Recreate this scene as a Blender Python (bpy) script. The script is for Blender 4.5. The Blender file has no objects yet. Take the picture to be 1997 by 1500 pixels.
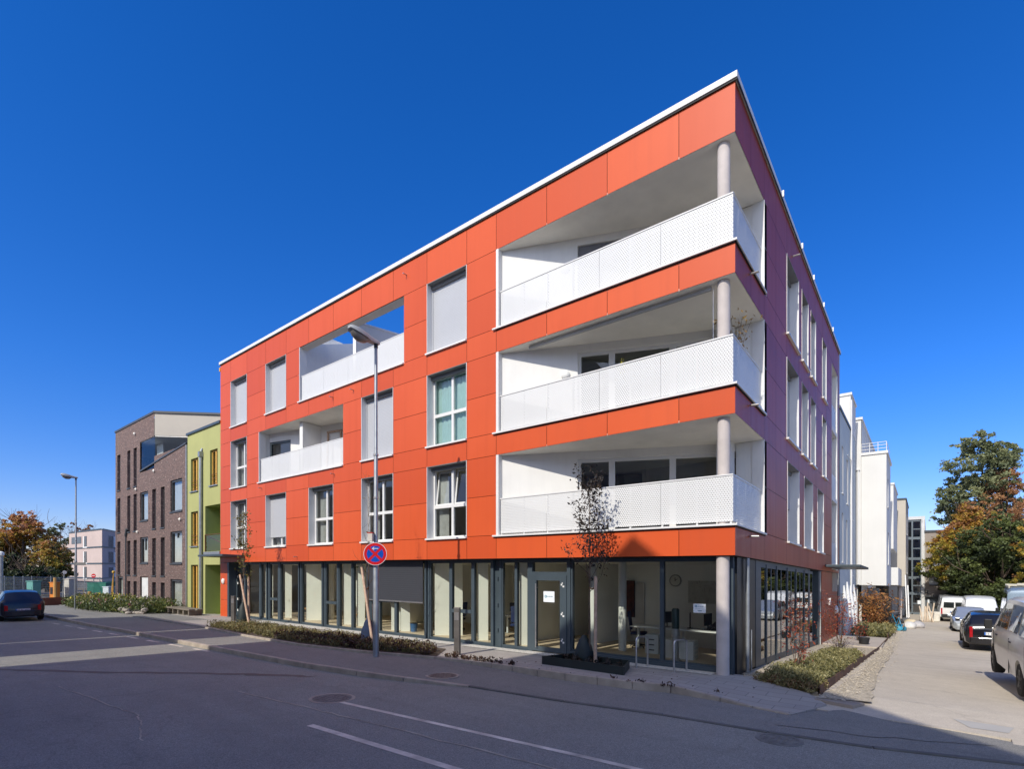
import bpy, bmesh, math, random
import numpy as np
from mathutils import Vector, Matrix
PI = math.pi
rad = math.radians
scene = bpy.context.scene
COL = scene.collection
rng = random.Random(7)

# ---------------------------------------------------------------- world frame
# x runs along the front of the red building (0 = street corner, negative = to the left),
# y runs along the side street (positive = away).  The streets fall gently along +y.
K = 0.033
F = (-0.6234, 0.7819); R_ = (0.7819, 0.6234); CAM = (3.43, -12.42, 2.5)
def extra(x, y):
    return -0.05 + 0.006*max(-45.0, min(0.0, x)) - 0.02*max(0.0, min(12.5, y))
def H(x, y):                       # true ground height
    return -K*y + extra(x, y)
def far(px, d, py=None):           # a spot far away: bearing, distance (and height)
    l = (px-998.5)/1019.0*d
    x = CAM[0]+d*F[0]+l*R_[0]; y = CAM[1]+d*F[1]+l*R_[1]
    if py is None: return (x, y, H(x, y))
    return (x, y, CAM[2]+(1107-py)*d/1019.0)

# ---------------------------------------------------------------- materials
MATS = {}
def nt_new(name):
    m = bpy.data.materials.new(name); m.use_nodes = True
    nt = m.node_tree; b = nt.nodes['Principled BSDF']
    return m, nt, b
def N(nt, t, **kw):
    n = nt.nodes.new(t)
    for k, v in kw.items():
        if k in ('inputs',):
            for a, c in v.items(): n.inputs[a].default_value = c
        else: setattr(n, k, v)
    return n
def L(nt, a, b): nt.links.new(a, b)
def mix_col(nt, fac, a, b, blend='MIX'):
    n = nt.nodes.new('ShaderNodeMix'); n.data_type = 'RGBA'; n.blend_type = blend
    for s, v in ((0, fac), (6, a), (7, b)):
        if isinstance(v, (int, float)): n.inputs[s].default_value = v
        elif isinstance(v, tuple): n.inputs[s].default_value = (*v, 1) if len(v) == 3 else v
        else: nt.links.new(v, n.inputs[s])
    return n.outputs[2]
def ramp(nt, fac, p0, p1, c0=(0, 0, 0, 1), c1=(1, 1, 1, 1)):
    n = nt.nodes.new('ShaderNodeValToRGB')
    n.color_ramp.elements[0].position = p0; n.color_ramp.elements[1].position = p1
    n.color_ramp.elements[0].color = c0; n.color_ramp.elements[1].color = c1
    nt.links.new(fac, n.inputs[0]); return n.outputs[0]
def coords(nt):
    return nt.nodes.new('ShaderNodeTexCoord').outputs['Object']
def noise(nt, vec, scale, detail=4, rough=.55):
    n = nt.nodes.new('ShaderNodeTexNoise')
    n.inputs['Scale'].default_value = scale; n.inputs['Detail'].default_value = detail
    n.inputs['Roughness'].default_value = rough
    nt.links.new(vec, n.inputs['Vector']); return n.outputs['Fac']
def bump(nt, b, h, s=.2, d=.01):
    n = nt.nodes.new('ShaderNodeBump'); n.inputs['Strength'].default_value = s
    n.inputs['Distance'].default_value = d
    nt.links.new(h, n.inputs['Height']); nt.links.new(n.outputs[0], b.inputs['Normal'])
def M(name, col, rough=.6, metal=0, var=.12, vs=1.5, fine=60, bs=.08, spec=.5, grime=0):
    """general procedural surface: base colour with large blotches, fine grain and bump"""
    if name in MATS: return MATS[name]
    m, nt, b = nt_new(name)
    b.inputs['Roughness'].default_value = rough; b.inputs['Metallic'].default_value = metal
    b.inputs['Specular IOR Level'].default_value = spec
    v = coords(nt)
    n1 = noise(nt, v, vs, 5); 
    d = tuple(c*(1-var*1.6) for c in col); u = tuple(min(1, c*(1+var)) for c in col)
    c1 = mix_col(nt, ramp(nt, n1, .3, .72), d, u)
    n2 = noise(nt, v, fine, 2)
    c2 = mix_col(nt, ramp(nt, n2, .35, .7), c1, tuple(c*(1-var*.8) for c in col))
    mx = mix_col(nt, .35, c1, c2)
    if grime:
        mp = N(nt, 'ShaderNodeMapping'); mp.inputs['Scale'].default_value = (3.5, 3.5, .25)
        L(nt, v, mp.inputs[0]); n3 = noise(nt, mp.outputs[0], 2.2, 6)
        mx = mix_col(nt, ramp(nt, n3, .45, .8, (0, 0, 0, 1), (grime, grime, grime, 1)), mx, tuple(c*.55 for c in col))
    L(nt, mx, b.inputs['Base Color'])
    rr = N(nt, 'ShaderNodeMapRange'); rr.inputs[3].default_value = max(0, rough-.07); rr.inputs[4].default_value = min(1, rough+.1)
    L(nt, n1, rr.inputs[0]); L(nt, rr.outputs[0], b.inputs['Roughness'])
    if bs: bump(nt, b, n2, bs, .004)
    MATS[name] = m; return m

def m_glass(name, tint, ior=1.5, refl=1.0, rough=0.0):
    """thin window pane: lets light straight through and mirrors by angle"""
    m, nt, b = nt_new(name); nt.nodes.remove(b)
    out = nt.nodes['Material Output']
    tr = N(nt, 'ShaderNodeBsdfTransparent'); tr.inputs[0].default_value = (*tint, 1)
    gl = N(nt, 'ShaderNodeBsdfGlossy'); gl.inputs['Roughness'].default_value = rough
    gl.inputs[0].default_value = (.95, .97, 1, 1)
    fr = N(nt, 'ShaderNodeFresnel'); fr.inputs[0].default_value = ior
    mu = N(nt, 'ShaderNodeMath', operation='MULTIPLY'); mu.inputs[1].default_value = refl; mu.use_clamp = True
    v = coords(nt); n = noise(nt, v, .9, 2)
    bp = N(nt, 'ShaderNodeBump'); bp.inputs['Strength'].default_value = .05; bp.inputs['Distance'].default_value = .05
    L(nt, n, bp.inputs['Height']); L(nt, bp.outputs[0], gl.inputs['Normal'])
    L(nt, fr.outputs[0], mu.inputs[0])
    mx = N(nt, 'ShaderNodeMixShader'); L(nt, mu.outputs[0], mx.inputs[0])
    L(nt, tr.outputs[0], mx.inputs[1]); L(nt, gl.outputs[0], mx.inputs[2]); L(nt, mx.outputs[0], out.inputs[0])
    MATS[name] = m; return m

def m_cladding(name='orange_fibre_cement', k=1.0, spec=.30):
    m, nt, b = nt_new(name)
    v = coords(nt); n1 = noise(nt, v, .35, 3); n2 = noise(nt, v, 220, 2)
    mp = N(nt, 'ShaderNodeMapping'); mp.inputs['Scale'].default_value = (2.2, 2.2, .12); L(nt, v, mp.inputs[0])
    n3 = noise(nt, mp.outputs[0], 1.6, 5)
    at = N(nt, 'ShaderNodeAttribute', attribute_name='tone')
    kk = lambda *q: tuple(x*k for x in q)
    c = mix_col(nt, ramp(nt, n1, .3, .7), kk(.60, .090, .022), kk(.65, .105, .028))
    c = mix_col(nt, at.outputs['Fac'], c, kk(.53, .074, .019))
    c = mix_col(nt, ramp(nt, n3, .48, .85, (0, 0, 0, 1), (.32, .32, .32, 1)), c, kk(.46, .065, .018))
    L(nt, c, b.inputs['Base Color'])
    b.inputs['Roughness'].default_value = .34; b.inputs['Specular IOR Level'].default_value = spec
    rr = N(nt, 'ShaderNodeMapRange'); rr.inputs[3].default_value = .34; rr.inputs[4].default_value = .50
    L(nt, n3, rr.inputs[0]); L(nt, rr.outputs[0], b.inputs['Roughness'])
    bump(nt, b, n2, .05, .002)
    return m

def m_asphalt(name, base, light, agg=.5, patch=(.5, .5)):
    m, nt, b = nt_new(name)
    v = coords(nt)
    big = noise(nt, v, .22, 6, .6); med = noise(nt, v, 1.7, 6, .65); fine = noise(nt, v, 90, 3, .7)
    vo = N(nt, 'ShaderNodeTexVoronoi'); vo.inputs['Scale'].default_value = 110; L(nt, v, vo.inputs['Vector'])
    c = mix_col(nt, ramp(nt, big, .35, .68), base, light)
    c = mix_col(nt, ramp(nt, med, .40, .75, (0, 0, 0, 1), (.5, .5, .5, 1)), c, tuple(x*.72 for x in base))
    sp = mix_col(nt, ramp(nt, vo.outputs['Color'], .2, .95), tuple(x*.55 for x in base), tuple(min(1, x*1.75) for x in light))
    c = mix_col(nt, agg*.55, c, sp)
    # stretched traces along the driving direction
    mp = N(nt, 'ShaderNodeMapping'); mp.inputs['Scale'].default_value = (.10, 1.3, 1); L(nt, v, mp.inputs[0])
    st = noise(nt, mp.outputs[0], 1.0, 5)
    c = mix_col(nt, ramp(nt, st, .5, .8, (0, 0, 0, 1), (.35, .35, .35, 1)), c, tuple(x*.75 for x in base))
    # hairline cracks
    vc = N(nt, 'ShaderNodeTexVoronoi', feature='DISTANCE_TO_EDGE'); vc.inputs['Scale'].default_value = .28
    wn = N(nt, 'ShaderNodeTexNoise'); wn.inputs['Scale'].default_value = 1.3; wn.inputs['Detail'].default_value = 6; L(nt, v, wn.inputs['Vector'])
    ad = N(nt, 'ShaderNodeVectorMath', operation='MULTIPLY_ADD'); ad.inputs[1].default_value = (1.3, 1.3, 0)
    L(nt, wn.outputs['Color'], ad.inputs[0]); L(nt, v, ad.inputs[2]); L(nt, ad.outputs[0], vc.inputs['Vector'])
    c = mix_col(nt, ramp(nt, vc.outputs['Distance'], .0015, .006, (.22, .22, .22, 1), (0, 0, 0, 1)), c, tuple(x*.45 for x in base))
    L(nt, c, b.inputs['Base Color']); b.inputs['Roughness'].default_value = .85
    b.inputs['Specular IOR Level'].default_value = .3
    ad2 = N(nt, 'ShaderNodeMath', operation='ADD'); L(nt, fine, ad2.inputs[0]); L(nt, vo.outputs['Distance'], ad2.inputs[1])
    bump(nt, b, ad2.outputs[0], .5, .006)
    MATS[name] = m; return m

def m_brick():
    m, nt, b = nt_new('brown_brick')
    v = coords(nt)
    se = N(nt, 'ShaderNodeSeparateXYZ'); L(nt, v, se.inputs[0])
    su = N(nt, 'ShaderNodeMath', operation='ADD'); L(nt, se.outputs[0], su.inputs[0]); L(nt, se.outputs[1], su.inputs[1])
    co = N(nt, 'ShaderNodeCombineXYZ'); L(nt, su.outputs[0], co.inputs[0]); L(nt, se.outputs[2], co.inputs[1])
    br = N(nt, 'ShaderNodeTexBrick'); L(nt, co.outputs[0], br.inputs['Vector'])
    br.inputs['Scale'].default_value = 1; br.inputs['Brick Width'].default_value = .26; br.inputs['Row Height'].default_value = .083
    br.inputs['Mortar Size'].default_value = .010
    br.inputs['Color1'].default_value = (.150, .088, .074, 1); br.inputs['Color2'].default_value = (.058, .040, .039, 1)
    br.inputs['Mortar'].default_value = (.16, .125, .11, 1); br.inputs['Bias'].default_value = -.1
    n = noise(nt, v, 5, 4); n2 = noise(nt, v, 9, 1)
    c = mix_col(nt, ramp(nt, n, .35, .7), br.outputs[0], (.18, .115, .095))
    c = mix_col(nt, ramp(nt, n2, .60, .68), c, (.42, .31, .26))
    mxx = mix_col(nt, .75, br.outputs[0], c)
    L(nt, mxx, b.inputs['Base Color']); b.inputs['Roughness'].default_value = .85
    bump(nt, b, br.outputs['Fac'], -.6, .01)
    return m

def m_perforated():
    """white powder-coated sheet with staggered oval holes cut through"""
    m, nt, b = nt_new('perforated_white_sheet')
    out = nt.nodes['Material Output']
    b.inputs['Base Color'].default_value = (.66, .66, .64, 1); b.inputs['Roughness'].default_value = .42
    v = coords(nt); se = N(nt, 'ShaderNodeSeparateXYZ'); L(nt, v, se.inputs[0])
    def mth(op, a, c=None, d=None):
        n = N(nt, 'ShaderNodeMath', operation=op)
        for i, x in enumerate((a, c, d)):
            if x is None: continue
            if isinstance(x, (int, float)): n.inputs[i].default_value = x
            else: L(nt, x, n.inputs[i])
        return n.outputs[0]
    u = mth('ADD', se.outputs[0], se.outputs[1])
    z = mth('MULTIPLY_ADD', se.outputs[1], K, se.outputs[2])
    uz = mth('DIVIDE', u, .060); vz = mth('DIVIDE', z, .048)
    row = mth('FLOOR', vz); off = mth('MULTIPLY', mth('MODULO', mth('ABSOLUTE', row), 2), .5)
    fu = mth('SUBTRACT', mth('FRACT', mth('ADD', uz, off)), .5)
    fv = mth('SUBTRACT', mth('FRACT', vz), .5)
    d = mth('ADD', mth('POWER', mth('MULTIPLY', fu, 1.0), 2), mth('POWER', mth('MULTIPLY', fv, 1.55), 2))
    hole = mth('LESS_THAN', d, .046)
    tr = N(nt, 'ShaderNodeBsdfTransparent'); mx = N(nt, 'ShaderNodeMixShader')
    L(nt, hole, mx.inputs[0]); L(nt, b.outputs[0], mx.inputs[1]); L(nt, tr.outputs[0], mx.inputs[2]); L(nt, mx.outputs[0], out.inputs[0])
    # pressed dimple shading around every hole
    bump(nt, b, mth('MINIMUM', d, .22), .55, .02)
    return m

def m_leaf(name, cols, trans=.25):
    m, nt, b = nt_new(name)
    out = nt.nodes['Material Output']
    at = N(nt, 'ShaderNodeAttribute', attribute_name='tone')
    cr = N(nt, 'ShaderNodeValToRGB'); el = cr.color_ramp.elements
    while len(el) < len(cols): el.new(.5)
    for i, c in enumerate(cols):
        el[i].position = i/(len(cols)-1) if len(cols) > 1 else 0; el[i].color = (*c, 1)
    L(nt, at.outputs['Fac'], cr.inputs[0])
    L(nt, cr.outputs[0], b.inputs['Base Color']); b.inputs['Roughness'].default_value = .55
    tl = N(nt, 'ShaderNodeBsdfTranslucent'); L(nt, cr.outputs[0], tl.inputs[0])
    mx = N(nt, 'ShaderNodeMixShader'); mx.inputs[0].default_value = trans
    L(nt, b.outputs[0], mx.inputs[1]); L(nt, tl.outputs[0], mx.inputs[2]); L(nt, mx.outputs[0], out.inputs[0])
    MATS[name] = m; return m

def m_blind(name, col, pitch=.055):
    m, nt, b = nt_new(name)
    v = coords(nt); se = N(nt, 'ShaderNodeSeparateXYZ'); L(nt, v, se.inputs[0])
    a = N(nt, 'ShaderNodeMath', operation='MULTIPLY_ADD'); a.inputs[1].default_value = K; L(nt, se.outputs[1], a.inputs[0]); L(nt, se.outputs[2], a.inputs[2])
    q = N(nt, 'ShaderNodeMath', operation='DIVIDE'); q.inputs[1].default_value = pitch; L(nt, a.outputs[0], q.inputs[0])
    fr = N(nt, 'ShaderNodeMath', operation='FRACT'); L(nt, q.outputs[0], fr.inputs[0])
    c = mix_col(nt, ramp(nt, fr.outputs[0], .0, .16, (1, 1, 1, 1), (0, 0, 0, 1)), col, tuple(x*.45 for x in col))
    n = noise(nt, v, 1.2, 3); c = mix_col(nt, ramp(nt, n, .3, .7, (0, 0, 0, 1), (.3, .3, .3, 1)), c, tuple(x*.85 for x in col))
    L(nt, c, b.inputs['Base Color']); b.inputs['Roughness'].default_value = .5
    bump(nt, b, fr.outputs[0], .4, .01)
    MATS[name] = m; return m

def m_paving(name, c0, c1, sx, sy, mortar):
    m, nt, b = nt_new(name)
    v = coords(nt)
    br = N(nt, 'ShaderNodeTexBrick'); L(nt, v, br.inputs['Vector'])
    br.inputs['Scale'].default_value = 1; br.inputs['Brick Width'].default_value = sx; br.inputs['Row Height'].default_value = sy
    br.inputs['Mortar Size'].default_value = .008
    br.inputs['Color1'].default_value = (*c0, 1); br.inputs['Color2'].default_value = (*c1, 1); br.inputs['Mortar'].default_value = (*mortar, 1)
    n = noise(nt, v, 1.5, 6); n2 = noise(nt, v, 60, 3)
    c = mix_col(nt, ramp(nt, n, .4, .75, (0, 0, 0, 1), (.5, .5, .5, 1)), br.outputs[0], tuple(x*.7 for x in c0))
    c = mix_col(nt, ramp(nt, n2, .4, .7, (0, 0, 0, 1), (.3, .3, .3, 1)), c, tuple(x*.7 for x in c0))
    L(nt, c, b.inputs['Base Color']); b.inputs['Roughness'].default_value = .8
    bump(nt, b, n2, .3, .004)
    MATS[name] = m; return m

CLAD = m_cladding(); CLAD_SHADE = m_cladding('orange_fibre_cement_shaded', .60, .42); BRICK = m_brick(); PERF = m_perforated()  # second cladding: same panels, the side face's shade darkened into the colour
ASPH = m_asphalt('road_asphalt', (.212, .208, .182), (.305, .296, .258), .85)
ASPH2 = m_asphalt('pavement_asphalt', (.190, .184, .166), (.262, .252, .226), .8)
LANE = m_asphalt('lane_concrete_asphalt', (.47, .41, .325), (.57, .505, .41), .35)
PAV = m_paving('concrete_paving', (.40, .365, .32), (.34, .31, .275), .6, .3, (.17, .16, .15))
GLASS = m_glass('window_glass', (.88, .92, .91), 1.5, 1.5)
SHOP = m_glass('shop_glass', (.95, .985, .955), 1.45, .85)
SIDEG = m_glass('side_shop_glass', (.34, .38, .37), 1.9, 1.5)
LEAFG = m_leaf('green_leaf', [(.018, .032, .010), (.05, .07, .018), (.10, .11, .03)])
WHITE = M('white_render', (.76, .75, .71), .8, var=.05, vs=.8, fine=120, bs=.15, grime=.10)
WALU = M('white_aluminium', (.72, .71, .68), .38, var=.04)
WPVC = M('white_window_plastic', (.72, .715, .69), .35, var=.03)
SOFF = M('pale_soffit', (.86, .82, .72), .85, var=.06)
DARKM = M('anthracite_metal', (.055, .075, .088), .42, var=.10, bs=.03)
BLACK = M('black_joint', (.006, .006, .007), .7, var=.1)
CONC = M('column_concrete', (.55, .49, .45), .8, var=.10, vs=3, fine=40, bs=.25)
GALV = M('galvanised_steel', (.36, .38, .39), .45, metal=.6, var=.12, vs=6)
STEEL = M('brushed_steel', (.52, .50, .47), .35, metal=.8, var=.1, vs=8)
WOOD = M('stake_wood', (.55, .38, .26), .8, var=.2, vs=9, bs=.3)
BARK = M('tree_bark', (.12, .085, .06), .9, var=.3, vs=8, bs=.6)
INTW = M('office_wall', (.87, .87, .80), .85, var=.03, bs=0)
FLOORW = M('office_floor', (.60, .48, .34), .5, var=.1, vs=4)
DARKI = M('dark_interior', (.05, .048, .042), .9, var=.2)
BLINDG = m_blind('grey_roller_shutter', (.47, .48, .50))
BLINDD = m_blind('charcoal_blind', (.045, .047, .055), .08)
LAMPG = M('opal_lamp_glass', (.80, .80, .77), .25, var=.02, bs=0)
GRAVEL = M('pale_gravel', (.50, .45, .36), .9, var=.3, vs=14, fine=35, bs=1.0)
CORTEN = M('rusted_steel', (.17, .085, .045), .85, var=.35, vs=4, fine=50, bs=.3)
TYRE = M('tyre_rubber', (.012, .012, .013), .75, var=.2)
KERB = M('kerb_concrete', (.40, .34, .27), .85, var=.2, vs=3, fine=60, bs=.4)

# ---------------------------------------------------------------- mesh builder
class MB:
    def __init__(s): s.v = []; s.f = []; s.tone = None; s.smooth = False
    def quad(s, *p):
        n = len(s.v); s.v += [tuple(q) for q in p]; s.f.append(tuple(range(n, n+len(p)))); return s
    def box(s, x0, x1, y0, y1, z0, z1):
        if x0 > x1: x0, x1 = x1, x0
        if y0 > y1: y0, y1 = y1, y0
        if z0 > z1: z0, z1 = z1, z0
        n = len(s.v)
        s.v += [(x0, y0, z0), (x1, y0, z0), (x1, y1, z0), (x0, y1, z0), (x0, y0, z1), (x1, y0, z1), (x1, y1, z1), (x0, y1, z1)]
        s.f += [tuple(n+i for i in q) for q in ((0, 3, 2, 1), (4, 5, 6, 7), (0, 1, 5, 4), (1, 2, 6, 5), (2, 3, 7, 6), (3, 0, 4, 7))]
        return s
    def prism(s, poly, z0, z1, zf=None):
        """extrude an (x,y) polygon; z0/z1 numbers"""
        n = len(s.v); k = len(poly)
        a = sum(poly[i][0]*poly[(i+1) % k][1]-poly[(i+1) % k][0]*poly[i][1] for i in range(k))
        if a < 0: poly = poly[::-1]
        s.v += [(x, y, z0) for x, y in poly] + [(x, y, z1) for x, y in poly]
        s.f.append(tuple(n+i for i in range(k))[::-1]); s.f.append(tuple(n+k+i for i in range(k)))
        for i in range(k):
            j = (i+1) % k; s.f.append((n+i, n+j, n+k+j, n+k+i))
        return s
    def prism_y(s, poly, y0, y1):
        """extrude an (x,z) polygon along y"""
        n = len(s.v); k = len(poly)
        a = sum(poly[i][0]*poly[(i+1) % k][1]-poly[(i+1) % k][0]*poly[i][1] for i in range(k))
        if a < 0: poly = poly[::-1]
        s.v += [(x, y0, z) for x, z in poly] + [(x, y1, z) for x, z in poly]
        s.f.append(tuple(n+i for i in range(k))); s.f.append(tuple(n+k+i for i in range(k))[::-1])
        for i in range(k):
            j = (i+1) % k; s.f.append((n+j, n+i, n+k+i, n+k+j))
        return s
    def prism_x(s, poly, x0, x1):
        n = len(s.v); s.prism_y([(a, b) for a, b in poly], x0, x1)
        for i in range(n, len(s.v)):
            a, b, c = s.v[i]; s.v[i] = (b, -a, c)   # (x,y,z)->(y,-x,z): rotation by -90 deg
        return s
    def tube(s, pts, r, seg=8, cap=True):
        pts = [Vector(p) for p in pts]; rs = r if isinstance(r, (list, tuple)) else [r]*len(pts)
        n0 = len(s.v); prev = None
        for i, p in enumerate(pts):
            t = (pts[min(i+1, len(pts)-1)]-pts[max(i-1, 0)])
            t = t.normalized() if t.length > 1e-9 else Vector((0, 0, 1))
            if prev is None:
                a = Vector((1, 0, 0)) if abs(t.x) < .9 else Vector((0, 1, 0)); u = t.cross(a).normalized()
            else:
                u = prev - t*prev.dot(t); u = u.normalized() if u.length > 1e-6 else t.orthogonal().normalized()
            prev = u; w = t.cross(u)
            for k in range(seg):
                a = 2*PI*k/seg; s.v.append(tuple(p+(u*math.cos(a)+w*math.sin(a))*rs[i]))
        for i in range(len(pts)-1):
            for k in range(seg):
                a = n0+i*seg+k; b = n0+i*seg+(k+1) % seg
                s.f.append((a, b, b+seg, a+seg))
        if cap:
            s.f.append(tuple(n0+k for k in range(seg))[::-1]); m = n0+(len(pts)-1)*seg
            s.f.append(tuple(m+k for k in range(seg)))
        return s
    def lathe(s, c, prof, axis='z', seg=20):
        """revolve (radius, height) profile around a line through c"""
        n0 = len(s.v)
        for r, h in prof:
            for k in range(seg):
                a = 2*PI*k/seg; x, y = r*math.cos(a), r*math.sin(a)
                if axis == 'z': s.v.append((c[0]+x, c[1]+y, c[2]+h))
                elif axis == 'x': s.v.append((c[0]+h, c[1]+x, c[2]+y))
                else: s.v.append((c[0]+y, c[1]+h, c[2]+x))
        for i in range(len(prof)-1):
            for k in range(seg):
                a = n0+i*seg+k; b = n0+i*seg+(k+1) % seg; s.f.append((a, b, b+seg, a+seg))
        s.f.append(tuple(n0+k for k in range(seg))[::-1]); m = n0+(len(prof)-1)*seg
        s.f.append(tuple(m+k for k in range(seg)))
        return s
    def map(s, f, n0=0):
        for i in range(n0, len(s.v)): s.v[i] = tuple(f(*s.v[i]))
        return s
    def build(s, name, mat, parent=None, shear=True, smooth=False, bevel=0, origin=None):
        me = bpy.data.meshes.new(name)
        v = np.array(s.v, dtype=float)
        if shear: v[:, 2] -= K*v[:, 1]
        if parent is not None:
            p = parent
            o = np.array((0., 0., 0.))
            while p is not None: o += np.array(p.location); p = p.parent
            loc = (0, 0, 0)
        elif origin is not None: o = np.array(origin); loc = origin
        elif shear:
            o = np.array(((v[:, 0].min()+v[:, 0].max())/2, (v[:, 1].min()+v[:, 1].max())/2, v[:, 2].min())); loc = tuple(o)
        else: o = np.zeros(3); loc = (0, 0, 0)
        me.from_pydata([tuple(q) for q in (v-o)], [], s.f)
        if s.tone is not None:
            a = me.attributes.new('tone', 'FLOAT', 'FACE'); a.data.foreach_set('value', s.tone)
        me.materials.append(mat)
        if smooth: me.shade_smooth() if hasattr(me, 'shade_smooth') else None
        ob = bpy.data.objects.new(name, me); COL.objects.link(ob); ob.location = loc
        if parent is not None: ob.parent = parent
        if bevel:
            b = ob.modifiers.new('bevel', 'BEVEL'); b.width = bevel; b.segments = 2; b.limit_method = 'ANGLE'; b.angle_limit = rad(40)
        if smooth:
            me.validate()
            try:
                with_angle = rad(40)
                me.set_sharp_from_angle(angle=with_angle)
            except Exception: pass
        return ob

def tag(o, label=None, cat=None, group=None, kind=None):
    if label: o['label'] = label
    if cat: o['category'] = cat
    if group: o['group'] = group
    if kind: o['kind'] = kind
    return o
def empty(name, loc, label=None, cat=None, group=None, rz=0):
    o = bpy.data.objects.new(name, None); COL.objects.link(o); o.location = loc; o.rotation_euler = (0, 0, rz)
    o.empty_display_size = .2
    return tag(o, label, cat, group)
def copy_tree(o, parent=None):
    c = o.copy(); COL.objects.link(c); c.parent = parent
    for ch in [q for q in bpy.data.objects if q.parent == o]: copy_tree(ch, c)
    return c
def place(root, x, y, rz=0, dz=0):
    root.location = (x, y, H(x, y)+dz); root.rotation_euler = (0, 0, rz)
    return root
SIDE = lambda u, d, z: (-d, u, z)      # facade coordinates (along, inward, up) -> world, side street face
FRONT = lambda u, d, z: (u, d, z)
# ================================================================ GROUND
def sheet(name, poly, dz, mat, kind='structure', thick=0, z1=None, **kw):
    """flat polygon draped on the sloping ground, dz above it; thick > 0 gives it an edge down into the ground"""
    bm = bmesh.new(); vs = [bm.verts.new((x, y, 0)) for x, y in poly]; bm.faces.new(vs)
    for co, no in (((-45, 0, 0), (1, 0, 0)), ((0, 0, 0), (1, 0, 0)), ((0, 0, 0), (0, 1, 0)), ((0, 12.5, 0), (0, 1, 0)))+((((-6.5, 0, 0), (1, 0, 0)), ((-3.9, 0, 0), (1, 0, 0)), ((0, -2.2, 0), (0, 1, 0)), ((-.8, 0, 0), (1, 0, 0)), ((-.2, 0, 0), (1, 0, 0)), ((.4, 0, 0), (1, 0, 0)), ((1.0, 0, 0), (1, 0, 0)), ((0, -.3, 0), (0, 1, 0)), ((0, -.9, 0), (0, 1, 0)), ((0, -1.5, 0), (0, 1, 0))) if callable(dz) else ()):
        bmesh.ops.bisect_plane(bm, geom=bm.verts[:]+bm.edges[:]+bm.faces[:], plane_co=co, plane_no=no)
    bmesh.ops.triangulate(bm, faces=[f for f in bm.faces if len(f.verts) > 4])
    bmesh.ops.recalc_face_normals(bm, faces=bm.faces)
    if bm.faces[:] and sum(f.normal.z*f.calc_area() for f in bm.faces) < 0: bmesh.ops.reverse_faces(bm, faces=bm.faces)
    if thick:
        be = [e for e in bm.edges if e.is_boundary]
        r = bmesh.ops.extrude_edge_only(bm, edges=be)
        for v in r['geom']:
            if isinstance(v, bmesh.types.BMVert): v.co.z -= thick
        bmesh.ops.recalc_face_normals(bm, faces=bm.faces)
    for v in bm.verts: v.co.z += H(v.co.x, v.co.y)+(dz(v.co.x, v.co.y) if callable(dz) else dz)
    me = bpy.data.meshes.new(name); bm.to_mesh(me); bm.free(); me.materials.append(mat)
    o = bpy.data.objects.new(name, me); COL.objects.link(o)
    if kind: o['kind'] = kind
    return o
def pave(x, y=0):                  # the foot and cycle way drops to road level near the side street
    return -.098*max(0.0, min(1.0, (x+6.5)/2.6))
def fore(x, y): return .05-.145*max(0.0, min(1.0, (x+.8)/1.8))*max(0.0, min(1.0, (-y-.3)/1.5))
def lane(x, y): return -.112+.10*max(0.0, min(1.0, (y+2.2)/2.2))
def wob(pts, n=6, a=.02):
    """subdivide a poly line and let it wander a little"""
    out = []
    for i in range(len(pts)-1):
        (x0, y0), (x1, y1) = pts[i], pts[i+1]
        for k in range(n):
            t = k/n; out.append((x0+(x1-x0)*t+rng.uniform(-a, a), y0+(y1-y0)*t+rng.uniform(-a, a)))
    out.append(pts[-1]); return out

EARTH = M('bare_earth', (.16, .13, .09), .95, var=.3, vs=.6, fine=20, bs=.6)
sheet('ground', [(-400, -300), (400, -300), (400, 400), (-400, 400)], -.16, EARTH)
# road (kerb line measured along its northern edge)
KL = [(-80, -6.6), (-33, -6.05), (-25.85, -5.93), (-21.6, -5.70), (-15.3, -5.52), (-12.5, -5.44), (-8.86, -5.28), (-7.0, -5.05), (-5.7, -4.75), (-4.2, -4.27), (-3.1, -4.18), (-1.95, -4.08), (-.12, -3.78), (1.5, -3.67), (2.8, -3.48), (4.36, -2.98), (8, -2.2), (20, -1.2)]
sheet('road', [(-80, -17), (40, -17), (40, -1)] + KL[::-1][0:], -.11, ASPH)
for nm, yy0, yy1 in (('opposite_pavement', -22, -17),):
    sheet(nm, [(-80, yy0), (40, yy0), (40, yy1), (-80, yy1)], .0, ASPH2, thick=.2)
# inner edge of the asphalt pavement = bed kerb
BL = [(-80, -3.6), (-30, -3.3), (-20.7, -3.30), (-15.9, -3.62), (-12.4, -3.68), (-9.57, -3.28), (-7.1, -2.60), (-4.6, -2.34), (-3.06, -2.35), (-1.46, -2.22), (-.71, -2.0), (.30, -2.10), (.9, -2.2), (1.55, -2.34), (2.0, -1.2)]
# cycle/foot pavement: raised on the left, dropped flush from x > -3.6
sheet('pavement', KL + [(20, -.3), (8, -1.2), (4.4, -1.75), (2.0, -1.2)] + BL[::-1][1:], pave, ASPH2, thick=.2)
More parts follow.
